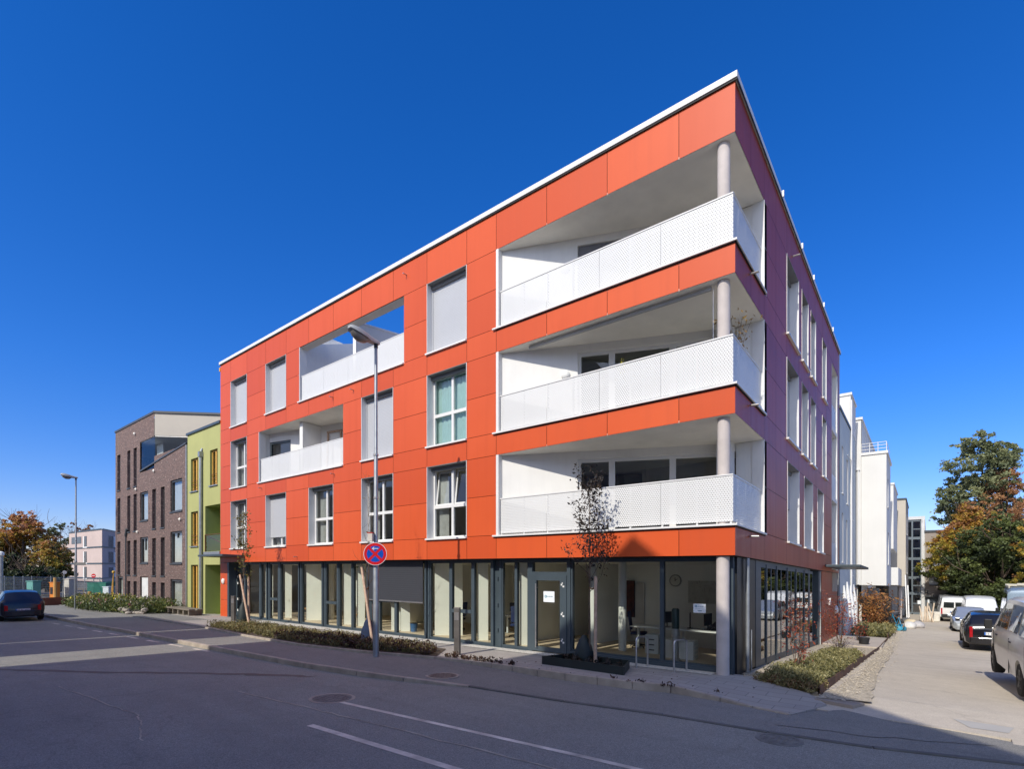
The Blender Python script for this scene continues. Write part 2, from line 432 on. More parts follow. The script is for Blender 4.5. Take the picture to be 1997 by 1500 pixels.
# pavement kerb stones
def kerb(name, line, w, dz0, dz1, mat=KERB, step=1.0, side=-1, low=False):
    b = MB(); n = 0
    for i in range(len(line)-1):
        (x0, y0), (x1, y1) = line[i], line[i+1]; ln = math.hypot(x1-x0, y1-y0); k = max(1, int(ln/step))
        nx, ny = -(y1-y0)/ln*side, (x1-x0)/ln*side
        for j in range(k):
            t0, t1 = j/k+.006/ln, (j+1)/k-.006/ln
            ax, ay, bx, by = x0+(x1-x0)*t0, y0+(y1-y0)*t0, x0+(x1-x0)*t1, y0+(y1-y0)*t1
            e = rng.uniform(-.004, .004)
            P = [(ax, ay), (bx, by), (bx+nx*w, by+ny*w), (ax+nx*w, ay+ny*w)]
            n0 = len(b.v)
            for z in (dz0, dz1):
                for q in P: b.v.append((q[0], q[1], H(*q)+z+(e if z == dz1 else 0)+(low(*q) if low else 0)))
            b.f += [tuple(n0+q for q in f) for f in ((4, 5, 6, 7), (0, 1, 5, 4), (1, 2, 6, 5), (2, 3, 7, 6), (3, 0, 4, 7))]
    o = b.build(name, mat, shear=False, bevel=.012); o['kind'] = 'structure'; return o
kerb('road_kerb', [p for p in KL if p[0] <= -4.1], .13, -.2, .014, low=pave)
DK = M('dropped_kerb_concrete', (.13, .125, .115), .85, var=.2, vs=3, fine=60, bs=.4)
kerb('dropped_kerb', [p for p in KL if -4.3 <= p[0] <= 8.1], .09, -.3, .012, DK, low=pave)
kerb('bed_kerb', [p for p in BL if -20.8 <= p[0] <= 1.56], .10, -.3, .02, KERB, side=1, low=fore, step=.6)
# forecourt paving in front of the shop front and around the corner
FC = [(-30, -1.35), (-24.4, -1.35), (-24.4, -3.2), (-20.7, -3.2), (-20.7, -1.2), (-8.2, -1.2), (-7.3, -2.55), (-7.0, -2.50), (-4.6, -2.24), (-3.04, -2.25), (-1.47, -2.12), (-.72, -1.9), (.30, -2.0), (.9, -2.1), (1.55, -2.24), (1.95, -1.2), (1.55, -.6), (.55, .0), (.35, .55), (-30, .55)]
sheet('forecourt_paving', FC, fore, PAV, thick=.25)
sheet('left_pavement', [(-80, -3.6), (-30, -3.3), (-24.4, -3.25), (-24.4, -1.35), (-27, -1.3), (-80, -1.3)], .03, ASPH2, thick=.2)
# side street
sheet('side_street', [(1.5, -1.5), (1.6, .0), (1.75, 6), (1.8, 14)] + [(2.1, 30), (1.9, 60), (40, 60), (40, -.6), (8, -2.0), (4.4, -2.85), (4.4, -1.6)], lane, LANE, thick=.12)
# asphalt edge where the new pavement meets the lane
sheet('asphalt_patch', wob([(1.6, -2.24), (2.25, -1.3), (3.3, -1.75), (4.2, -2.2), (2.8, -2.9), (1.5, -3.2)], 5, .04), lambda x, y: max(pave(x), lane(x, y))+.008, ASPH2)
# gravel strip beside the planter, between building and planter, in front of the glass
GR = M('gravel_bed', (.48, .41, .30), .95, var=.35, vs=16, fine=40, bs=1.0)
sheet('gravel_strip', wob([(1.75, -.95), (2.05, 3), (2.0, 14), (2.35, 14), (2.45, 3), (2.6, -.6)], 10, .05), .012, GR)
sheet('gravel_forecourt', [(.35, .5), (.5, .05), (1.7, -.45), (1.8, 12.5), (-.1, 12.5), (-.1, .9)], .03, GR, thick=.1)
sheet('gravel_margin', [(-22.0, -.55), (-.5, -.12), (-.5, .5), (-22.0, .5)], .062, M('white_gravel', (.62, .58, .50), .95, var=.3, vs=18, fine=40, bs=1.0))
sheet('entrance_path', [(-.1, 12.5), (2.0, 12.5), (1.9, 17.6), (-.1, 17.6)], .08, M('path_slabs', (.46, .40, .33), .85, var=.1, vs=2), thick=.2)
# repair joints and road markings
PAINT = M('road_paint', (.72, .64, .52), .7, var=.35, vs=2.2, fine=25, bs=.2)
def strip(name, a, b, w, mat=PAINT, dz=-.106, kind='structure'):
    dx, dy = b[0]-a[0], b[1]-a[1]; l = math.hypot(dx, dy); nx, ny = -dy/l*w/2, dx/l*w/2
    return sheet(name, [(a[0]+nx, a[1]+ny), (b[0]+nx, b[1]+ny), (b[0]-nx, b[1]-ny), (a[0]-nx, a[1]-ny)], dz, mat)
strip('lane_marking', (-3.96, -8.10), (1.4, -7.90), .12)
strip('lane_marking', (-4.94, -6.92), (3.6, -6.34), .10)
for i in range(9):
    x = -13.6-i*1.75; yy = -5.78-i*.11
    strip('lane_marking', (x, yy), (x-.95, yy-.06), .12)
TAR = M('tar_joint', (.035, .035, .04), .6, var=.2)
PALE = M('worn_joint', (.48, .42, .33), .9, var=.3, vs=3)
def crack(name, pts, w, mat, dz=-.104, n=14, a=.03):
    P = wob(pts, n, a); ring = [(x, y+w*rng.uniform(.35, 1)/2) for x, y in P]+[(x, y-w*rng.uniform(.35, 1)/2) for x, y in P][::-1]
    return sheet(name, ring, dz, mat)
crack('road_joint', [(-7.2, -7.75), (-3.9, -7.45), (1.6, -7.1)], .05, PALE)
crack('road_joint', [(-10.2, -9.9), (-6.5, -9.6), (-4.9, -10.0)], .03, PALE)
crack('road_patch_edge', [(-14.4, -10.9), (-11.6, -8.9), (-9.3, -7.0), (-7.6, -5.9)], .35, M('old_asphalt_patch', (.17, .14, .11), .85, var=.15, vs=2), -.105, 10, .03)
def manhole(x, y, dz, label, mat, r=.33):
    rt = empty('manhole_cover', (x, y, H(x, y)+dz), label, 'manhole cover')
    b = MB(); b.lathe((0, 0, 0), [(r+.05, -.03), (r+.05, .006), (r, .006), (r, -.0)], seg=28); b.build('frame', mat, rt, shear=False, origin=None).location = (0, 0, 0)
    b = MB(); b.lathe((0, 0, 0), [(r-.012, -.02), (r-.012, .008), (.05, .009)], seg=28)
    for i in range(-3, 4):
        for j in range(-3, 4):
            if math.hypot(i, j)*.085 < r-.05: b.box(i*.085-.025, i*.085+.025, j*.085-.025, j*.085+.025, .008, .014)
    b.build('lid', M('cast_iron', (.13, .115, .10), .6, metal=.3, var=.3, vs=8, bs=.3), rt, shear=False)
    rt.rotation_euler = (math.atan(-K), 0, 0)
# build() subtracts the parent's location, so local meshes are built with the parent at the origin: helper
def local_root(name, label, cat, group=None):
    return empty(name, (0, 0, 0), label, cat, group)
def manhole(x, y, dz, label, mat, lidmat, r=.33):
    rt = local_root('manhole_cover', label, 'manhole cover')
    b = MB(); b.lathe((0, 0, 0), [(r+.06, -.03), (r+.06, .005), (r, .005), (r, -.02)], seg=28); b.build('frame', mat, rt, shear=False)
    b = MB(); b.lathe((0, 0, 0), [(r-.014, -.02), (r-.014, .004), (.02, .0045)], seg=28)
    for i in range(-3, 4):
        for j in range(-3, 4):
            if math.hypot(i, j)*.085 < r-.05: b.box(i*.085-.025, i*.085+.025, j*.085-.025, j*.085+.025, .003, .010)
    b.build('lid', lidmat, rt, shear=False)
    rt.location = (x, y, H(x, y)+dz); rt.rotation_euler = (math.atan(-K), 0, 0)
CI = M('cast_iron', (.185, .18, .16), .6, var=.3, vs=8, bs=.3)
CI2 = M('rusty_iron', (.21, .16, .125), .75, var=.3, vs=8, bs=.3)
manhole(-5.33, -6.85, -.108, 'round manhole cover on the road at the tip of the thin white line', KERB, CI, .36)
manhole(-5.3, -4.03, pave(-5.3)+.004, 'reddish brown manhole cover on the asphalt pavement near the dark post', KERB, CI2, .33)
manhole(1.72, -4.0, -.108, 'grey manhole cover in the shaded road close to the dropped kerb, right of the corner', CI, CI, .26)
sheet('utility_slab', [(3.75, -.85), (4.5, -.9), (4.4, -1.3), (3.95, -1.3)], lambda x, y: lane(x, y)+.006, M('slab_concrete', (.42, .40, .36), .85, var=.1))
sheet('corner_slab', [(1.72, -.98), (2.35, -1.15), (2.5, -.75), (1.80, -.52)], .0, M('sand_stone_slab', (.34, .28, .22), .85, var=.1), thick=.1)
# ================================================================ RED BUILDING
RB = empty('apartment_building', (0, 0, H(0, 0)), 'four storey red-orange panel clad apartment building with white corner loggias', 'building')
XL, YR = -26.89, 17.5
ZB, ZT = 2.77, 13.57
FL = [(3.5, 6.0), (6.7, 9.2), (9.95, 12.4)]
# openings (u0,u1,z0,z1,type)
FW = [(-25.63, -23.78, 0, 'sash'), (-21.82, -19.87, 0, 'blind_half'), (-17.93, -16.02, 0, 'sash'), (-14.07, -12.11, 0, 'sash'), (-10.27, -8.36, 0, 'tilt'),
      (-25.63, -23.78, 1, 'sash'), (-14.07, -12.11, 1, 'blind'), (-10.27, -8.36, 1, 'mint'),
      (-25.63, -23.78, 2, 'blind_gap'), (-21.82, -19.87, 2, 'blind_gap'), (-10.27, -8.36, 2, 'blind')]
FLOG = [(-7.1, .02, 0), (-7.1, .02, 1), (-7.1, .02, 2), (-22.5, -15.32, 1), (-18.7, -11.5, 2)]
FO = [(a, b, *FL[i]) for a, b, i, t in FW]+[(a, b, *FL[i]) for a, b, i in FLOG]
FXV = [XL, -25.63, -23.78, -21.82, -19.87, -17.93, -16.02, -14.07, -12.11, -10.27, -8.36, -7.1, -5.19, -3.24, -1.3, 0]
ZH = [ZB, 3.5, 4.75, 6.0, 6.7, 7.95, 9.2, 9.95, 11.18, 12.4, ZT]
SW = [(5.6, 7.5, 0, 'half'), (8.4, 10.15, 0, 'sash'), (11.2, 12.75, 0, 'sash'),
      (5.5, 7.4, 1, 'blind'), (7.95, 9.2, 1, 'sash'), (9.7, 10.8, 1, 'sash'), (12.4, 13.5, 1, 'sash'),
      (5.5, 7.4, 2, 'blind'), (7.95, 9.2, 2, 'sash'), (9.7, 10.8, 2, 'sash'), (12.4, 13.5, 2, 'sash')]
SLOG = [(-.02, 2.68, 0), (-.02, 2.68, 1), (-.02, 2.68, 2)]
SO = [(a, b, *FL[i]) for a, b, i, t in SW]+[(a, b, *FL[i]) for a, b, i in SLOG]+[(15.1, 17.15, 2.9, 12.3)]
SXV = [0, 1.35, 2.68, 4.05, 5.5, 7.45, 9.2, 10.85, 12.4, 13.5, 15.1, YR]

def panels(us, zs, opens, T, d=0.0, gap=.007, cols_only_band=False):
    """rain-screen panels between joints, openings left out"""
    b = MB(); b.tone = []
    U = sorted(set([round(u, 3) for u in us]+[round(o[i], 3) for o in opens for i in (0, 1) if us[0] < o[i] < us[-1]]))
    Z = sorted(set([round(z, 3) for z in zs]+[round(o[i], 3) for o in opens for i in (2, 3)]))
    ju = set(round(u, 3) for u in us); jz = set(round(z, 3) for z in zs); tones = {}
    for i in range(len(U)-1):
        for j in range(len(Z)-1):
            uc, zc = (U[i]+U[i+1])/2, (Z[j]+Z[j+1])/2
            if any(o[0] < uc < o[1] and o[2] < zc < o[3] for o in opens): continue
            g = gap
            u0 = U[i]+(g if U[i] in ju else 0); u1 = U[i+1]-(g if U[i+1] in ju else 0)
            z0 = Z[j]+(g if Z[j] in jz else 0); z1 = Z[j+1]-(g if Z[j+1] in jz else 0)
            if i == 0: u0 = U[i]
            if i == len(U)-2: u1 = U[i+1]
            key = (max([x for x in sorted(ju) if x <= uc]), max([x for x in sorted(jz) if x <= zc]))
            t = tones.setdefault(key, rng.random()**1.5*.8)
            b.quad(T(u0, d, z0), T(u1, d, z0), T(u1, d, z1), T(u0, d, z1)); b.tone.append(t)
    return b
def backing(u0, u1, z0, z1, opens, T, d):
    b = MB()
    U = sorted(set([u0, u1]+[o[i] for o in opens for i in (0, 1) if u0 < o[i] < u1])); Z = sorted(set([z0, z1]+[o[i] for o in opens for i in (2, 3) if z0 < o[i] < z1]))
    for i in range(len(U)-1):
        for j in range(len(Z)-1):
            uc, zc = (U[i]+U[i+1])/2, (Z[j]+Z[j+1])/2
            if any(o[0] < uc < o[1] and o[2] < zc < o[3] for o in opens): continue
            b.quad(T(U[i], d, Z[j]), T(U[i+1], d, Z[j]), T(U[i+1], d, Z[j+1]), T(U[i], d, Z[j+1]))
    return b
panels(FXV, ZH, FO, FRONT).build('front_cladding', CLAD, RB)
panels(SXV, ZH, SO, SIDE).build('side_cladding', CLAD_SHADE, RB)
bk = MB()
for q in (backing(XL, -.02, ZB, ZT, FO, FRONT, .025), backing(.02, YR, ZB, ZT, SO, SIDE, .025)):
    n = len(bk.v); bk.v += q.v; bk.f += [tuple(n+i for i in f) for f in q.f]
bk.box(XL+.03, -.05, .03, .44, ZB-.004, ZB+.01); bk.box(-.44, -.05, .44, 12.2, ZB-.006, ZB+.008)
bk.build('cladding_backing', BLACK, RB)
panels([XL, -26.05], [-.3, .75, 1.6, ZB-.01], [], FRONT).build('ground_floor_cladding', CLAD, RB); panels([12.2, 16.9], [-.75, .42, 1.75, ZB-.01], [], SIDE).build('ground_floor_cladding', CLAD_SHADE, RB)
w = MB(); w.box(XL+.01, -26.05, .02, .5, -.4, ZB-.02); w.box(-.5, -.02, 12.2, 16.9, -.9, ZB-.02)
w.box(XL, XL+.3, .02, YR, -.4, ZT); w.box(XL, 0, YR, YR+.3, -.9, ZT); w.build('end_wall', M('grey_render', (.42, .43, .42), .85, var=.06), RB)
# little black beak of the orange trim at the far left is a gutter end
b = MB(); b.box(XL-.12, XL+.0, -.02, .2, 13.25, 13.45); b.build('gutter_end', M('ochre_foam', (.65, .35, .05), .7), RB)
cp = MB(); cp.box(XL-.06, .06, -.06, .3, ZT+.012, 13.73); cp.box(-.3, .06, .3, YR+.3, ZT+.012, 13.73); cp.box(XL-.06, XL+.3, .3, YR+.3, ZT+.012, 13.73)
cp.build('roof_coping', WALU, RB, bevel=.01)
b = MB(); b.box(.045, .058, -.045, YR+.25, ZT-.05, ZT+.10); b.box(XL, .05, -.04, -.012, ZT-.035, ZT+.01); b.build('coping_drip', BLACK, RB)
b = MB()
for yy in (4.6, 7.6, 9.9, 12.3, 14.9): b.box(.03, .10, yy, yy+.05, 13.6, 13.78)
b.build('roof_clamps', WALU, RB)
# slabs and roof (loggia holes left open to the sky above the third floor one)
s = MB(); RBX = [(XL+.3, -.3)]
for z0, z1 in ((2.85, 3.42), (6.08, 6.62), (9.28, 9.88)):
    s.box(XL+.3, -.35, .35, YR, z0, z1)
s.box(XL+.3, -18.9, .35, YR, 12.6, 13.5); s.box(-11.3, -.35, .35, YR, 12.6, 13.5); s.box(-18.9, -11.3, 5.0, YR, 12.6, 13.5)
s.build('floor_slabs', SOFF, RB)
# room cells behind windows: back wall and side walls
ri = MB()
for z0, z1 in ((3.42, 6.08), (6.62, 9.28), (9.88, 12.6)):
    ri.box(XL+.3, -7.3, 4.6, 4.7, z0, z1); ri.box(-4.4, -4.3, 4.7, YR, z0, z1)
    for x in (-23.0, -19.0, -15.2, -11.4): ri.box(x-.05, x+.05, .35, 4.6, z0, z1) if not (x in (-19.0,) and z0 > 6 and z0 < 9) and not (x == -15.2 and z0 > 9) else None
    for y in (4.8, 7.7, 9.45, 11.6, 14.4): ri.box(-4.3, -.35, y-.05, y+.05, z0, z1)
ri.build('interior_walls', M('room_wall', (.50, .48, .43), .9, var=.05), RB)

# ---- windows
CURT = M('window_curtain', (.60, .60, .58), .85, var=.1, vs=6)
MINT = M('mint_curtain', (.42, .60, .58), .8, var=.05, vs=5)
def window(T, u0, u1, z0, z1, typ, dep=.30, side=False, parent=None, wht=WPVC, cut=.45, sill=True):
    parent = parent or RB
    W = u1-u0; f = MB(); fr = .065
    def bx(b, a0, a1, d0, d1, c0, c1):
        n = len(b.v); b.box(a0, a1, d0, d1, c0, c1); b.map(T, n)
    # reveal lining
    r = MB(); d0, d1 = -.012, dep+.1
    bx(r, u0, u0+.02, d0, d1, z0, z1); r.build('reveal', WALU, parent); r = MB(); bx(r, u1-.02, u1, d0, d1, z0, z1); r.build('reveal', WALU, parent)
    r = MB(); bx(r, u0+.02, u1-.02, -.008, d1, z1-.02, z1); bx(r, u0+.02, u1-.02, dep-.12, dep, z1-.14, z1-.02)
    r.build('lintel', M('lintel_grey', (.20, .20, .195), .6), parent)
    if sill:
        r = MB(); bx(r, u0-.03, u1+.01, -.075, d1, z0-.055, z0+.0); r.build('sill', WALU, parent)
    if typ.startswith('blind') and typ != 'blind_half':
        gap = .14 if typ == 'blind_gap' else .02
        r = MB(); bx(r, u0+.02, u1-.02, dep-.05, dep-.03, z0+gap, z1-.14); bx(r, u0+.02, u0+.06, dep-.07, dep, z0, z1-.14); bx(r, u1-.06, u1-.02, dep-.07, dep, z0, z1-.14)
        r.build('roller_shutter', BLINDG, parent)
    if typ in ('blind_half', 'half'):
        g = .5 if typ == 'blind_half' else 1.25
        r = MB(); bx(r, u0+.02, u1-.02, dep-.06, dep-.04, z0+g, z1-.14); bx(r, u0+.02, u1-.02, dep-.065, dep-.03, z0+g-.04, z0+g)
        r.build('roller_shutter', BLINDG, parent)
    zt = z0+(z1-z0)*cut; a, c = u0+.02, u1-.02; um = (a+c)/2
    for q in ((a, a+fr, z0, z1-.02), (c-fr, c, z0, z1-.02)): bx(f, q[0], q[1], dep, dep+.09, q[2], q[3])
    bx(f, a+fr, c-fr, dep, dep+.09, z0, z0+.09); bx(f, a+fr, c-fr, dep, dep+.09, z1-.12, z1-.02)
    if W > 1.3: bx(f, um-.05, um+.05, dep, dep+.09, z0+.09, z1-.12)
    bx(f, a+fr, c-fr, dep-.003, dep+.087, zt-.055, zt+.055)
    fo = f.build('window', wht, parent)
    segs = ((a+fr, um-.05), (um+.05, c-fr)) if W > 1.3 else ((a+fr, c-fr),)
    p = MB(); d = dep+.05
    for s0, s1 in segs:
        for h0, h1 in ((z0+.09, zt-.055), (zt+.055, z1-.12)):
            if typ == 'tilt' and h0 > z0+.5: continue
            n = len(p.v); p.quad((s0, d, h0), (s1, d, h0), (s1, d, h1), (s0, d, h1)); p.map(T, n)
    p.build('pane', GLASS, fo)
    if typ == 'tilt':
        for s0, s1 in segs:
            h0, h1 = zt+.055, z1-.12; t = MB(); g = MB(); e = .14
            def sh(u, dd, z): return T(u, dd+e*(z-h0)/(h1-h0), z)
            for q in ((s0, s0+.05, h0, h1), (s1-.05, s1, h0, h1), (s0+.05, s1-.05, h0, h0+.05), (s0+.05, s1-.05, h1-.05, h1)):
                n = len(t.v); t.box(q[0], q[1], dep+.05, dep+.09, q[2], q[3]); t.map(sh, n)
            g.quad((s0+.05, dep+.07, h0+.05), (s1-.05, dep+.07, h0+.05), (s1-.05, dep+.07, h1-.05), (s0+.05, dep+.07, h1-.05)); g.map(sh)
            ts = t.build('sash', wht, parent); g.build('pane', GLASS, ts)
    if typ in ('sash', 'tilt', 'blind_half'):
        # gathered curtains
        cu = MB(); n = 14
        for s0, s1 in ((a+.05, a+.05+W*rng.uniform(.16, .26)), (c-.05-W*rng.uniform(.08, .2), c-.05)):
            for i in range(n):
                ua, ub = s0+(s1-s0)*i/n, s0+(s1-s0)*(i+1)/n; da, db = dep+.22+.05*(i % 2), dep+.22+.05*((i+1) % 2)
                cu.quad(T(ua, da, z0+.05), T(ub, db, z0+.05), T(ub, db, z1-.1), T(ua, da, z1-.1))
        cu.build('curtain', CURT, parent)
    if typ == 'mint':
        cu = MB(); n = 40
        for i in range(n):
            ua, ub = a+(c-a)*i/n, a+(c-a)*(i+1)/n; da, db = dep+.16+.02*math.sin(i*1.3), dep+.16+.02*math.sin(i*1.3+1.3)
            cu.quad(T(ua, da, z0+.02), T(ub, db, z0+.02), T(ub, db, z1-.05), T(ua, da, z1-.05))
        cu.build('curtain', MINT, parent)
for a, c, i, t in FW: window(FRONT, a, c, *FL[i], t)
for a, c, i, t in SW: window(SIDE, a, c, *FL[i], t, dep=.34, side=True)

# ---- corner loggias
WN = (7.1*.0, 0)
def seg_wall(b, p, q, th, z0, z1):
    (x0, y0), (x1, y1) = p, q; l = math.hypot(x1-x0, y1-y0); nx, ny = -(y1-y0)/l*th, (x1-x0)/l*th
    b.prism([(x0, y0), (x1, y1), (x1+nx, y1+ny), (x0+nx, y0+ny)], z0, z1)
PA, PB, PC = (-7.04, .16), (-.72, 2.64), (-.02, 2.66)
dl = math.hypot(PB[0]-PA[0], PB[1]-PA[1]); dx, dy = (PB[0]-PA[0])/dl, (PB[1]-PA[1])/dl
def TW(u, d, z): return (PA[0]+dx*u-dy*d, PA[1]+dy*u+dx*d, z)   # along the oblique wall
for i, (z0, z1) in enumerate(FL):
    lw = MB()
    u0w = 2.42                                   # glazing starts here on the oblique wall
    def ob(a, c, d0, d1, h0, h1, b=lw):
        n = len(b.v); b.box(a, c, d0, d1, h0, h1); b.map(TW, n)
    zh = z1-.22
    ob(0, u0w, 0, .3, z0-.02, z1); ob(u0w, dl, 0, .3, zh, z1)
    lw.box(-.72, -.0, 2.68, 2.95, z0-.02, z1)          # right hand end wall facing the street
    lw.box(-1.05, -.74, 2.05, 2.62, z0, z1)            # duct
    lw.build('loggia_wall', WHITE, RB)
    lw = MB(); lw.box(-7.1, -7.0, -.012, .16, z0, z1); lw.build('reveal', WALU, RB); lw = MB(); lw.box(-.30, .012, 2.655, 2.675, z0, z1); lw.build('reveal', WALU, RB)
    # floor, ceiling, sill
    fl = MB(); fl.prism([(-7.0, .02), (-.02, .02), (-.02, 2.66), (-.72, 2.66), (-7.0, .4)], z0-.12, z0-.03); fl.build('loggia_floor', M('pale_floor_slab', (.74, .71, .65), .8, var=.06), RB)
    ce = MB(); ce.prism([(-7.0, .012), (-.012, .012), (-.012, 2.66), (-.72, 2.66), (-7.0, .4)], z1-.0, z1+.06); ce.build('ceiling', SOFF, RB)
    sl = MB(); sl.box(-7.22, .06, -.07, .10, z0-.05, z0+.0); sl.box(-.10, .06, .10, 2.74, z0-.05, z0+.0); sl.build('sill', WALU, RB, bevel=.006)
    sl = MB(); sl.box(-7.1, .03, -.03, -.006, z0-.075, z0-.052); sl.box(.006, .035, -.03, 2.7, z0-.075, z0-.052); sl.build('sill_drip', BLACK, RB)
    # column
    co = MB(); co.lathe((-.32, .24, z0-.02), [(.14, 0), (.14, z1-z0+.04)], seg=28); co.build('column', CONC, RB, smooth=True)
    # glazing on the oblique wall: door, large light, light
    fr = MB(); gp = MB(); zs = z0+.02
    cuts = [u0w, u0w+1.0, u0w+2.72, dl-.32]
    for a, c in zip(cuts[:-1], cuts[1:]):
        n = len(fr.v)
        for q in ((a, a+.09, zs, zh), (c-.09, c, zs, zh), (a+.09, c-.09, zs, zs+.1), (a+.09, c-.09, zh-.1, zh)): fr.box(q[0], q[1], .10, .19, q[2], q[3])
        fr.map(TW, n)
        n = len(gp.v); gp.quad((a+.09, .145, zs+.1), (c-.09, .145, zs+.1), (c-.09, .145, zh-.1), (a+.09, .145, zh-.1)); gp.map(TW, n)
    fo = fr.build('balcony_window', WPVC, RB); gp.build('pane', GLASS, fo)
    if i == 2:
        bl = MB(); bl.box(u0w+.02, dl-.32, .05, .07, zs+.1, zh-.02); bl.map(TW); bl.build('roller_shutter', M('dark_shutter', (.16, .16, .17), .5), RB)
    if i == 1:
        bl = MB(); bl.box(-6.0, -.6, .22, .28, z1-.10, z1-.03); bl.build('awning_box', M('awning_grey', (.46, .45, .42), .5), RB)
        bl = MB(); bl.tube([(-.55, .2, z0+1.0), (-.55, .2, z1-.1)], .008, 6); bl.build('guide_wire', STEEL, RB)
        bl = MB(); n = 26
        for k in range(n):
            ua, ub = u0w+2.85+.09*k, u0w+2.85+.09*(k+1); bl.quad(TW(ua, .3+.05*(k % 2), zs+.1), TW(ub, .3+.05*((k+1) % 2), zs+.1), TW(ub, .3+.05*((k+1) % 2), zh-.1), TW(ua, .3+.05*(k % 2), zh-.1))
        bl.build('curtain', MINT, RB)
    # dark room behind
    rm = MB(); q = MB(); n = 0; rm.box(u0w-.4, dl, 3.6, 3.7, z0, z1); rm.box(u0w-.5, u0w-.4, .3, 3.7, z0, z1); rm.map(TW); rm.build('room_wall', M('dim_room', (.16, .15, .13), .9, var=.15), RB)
    # wall lamp (upper two floors)
    lm = MB(); c = TW(2.05, -.0, z1-.86); lm.lathe((0, 0, 0), [(.14, 0), (.14, -.04), (.10, -.085), (.04, -.10)], axis='y', seg=20)
    ang = math.atan2(dy, dx); lm.map(lambda x, y, z: (c[0]+x*math.cos(ang)-y*math.sin(ang), c[1]+x*math.sin(ang)+y*math.cos(ang), c[2]+z)); (lm.build('wall_lamp', LAMPG, RB, smooth=True) if i else None)
    # railing: perforated sheets on posts
    zr = z0+1.12
    for k in range(4):
        xa = -6.98+k*1.73; rp = MB(); rp.quad((xa+.004, .075, z0+.06), (xa+1.726, .075, z0+.06), (xa+1.726, .075, zr), (xa+.004, .075, zr)); rp.build('railing_panel', PERF, RB)
    for k in range(2):
        ya = .08+k*1.28; rp = MB(); rp.quad((-.075, ya, z0+.06), (-.075, ya+1.276, z0+.06), (-.075, ya+1.276, zr), (-.075, ya, zr)); rp.build('railing_panel', PERF, RB)
    pp = MB()
    for x in [-6.95+.865*k for k in range(8)]+[-.12]: pp.box(x-.02, x+.02, .09, .13, z0-.03, zr)
    for y in (.7, 1.36, 2.0, 2.6): pp.box(-.13, -.09, y-.02, y+.02, z0-.03, zr)
    pp.box(-7.0, -.06, .06, .10, zr, zr+.03); pp.box(-.10, -.06, .10, 2.64, zr, zr+.03)
    pp.build('railing_frame', WALU, RB)

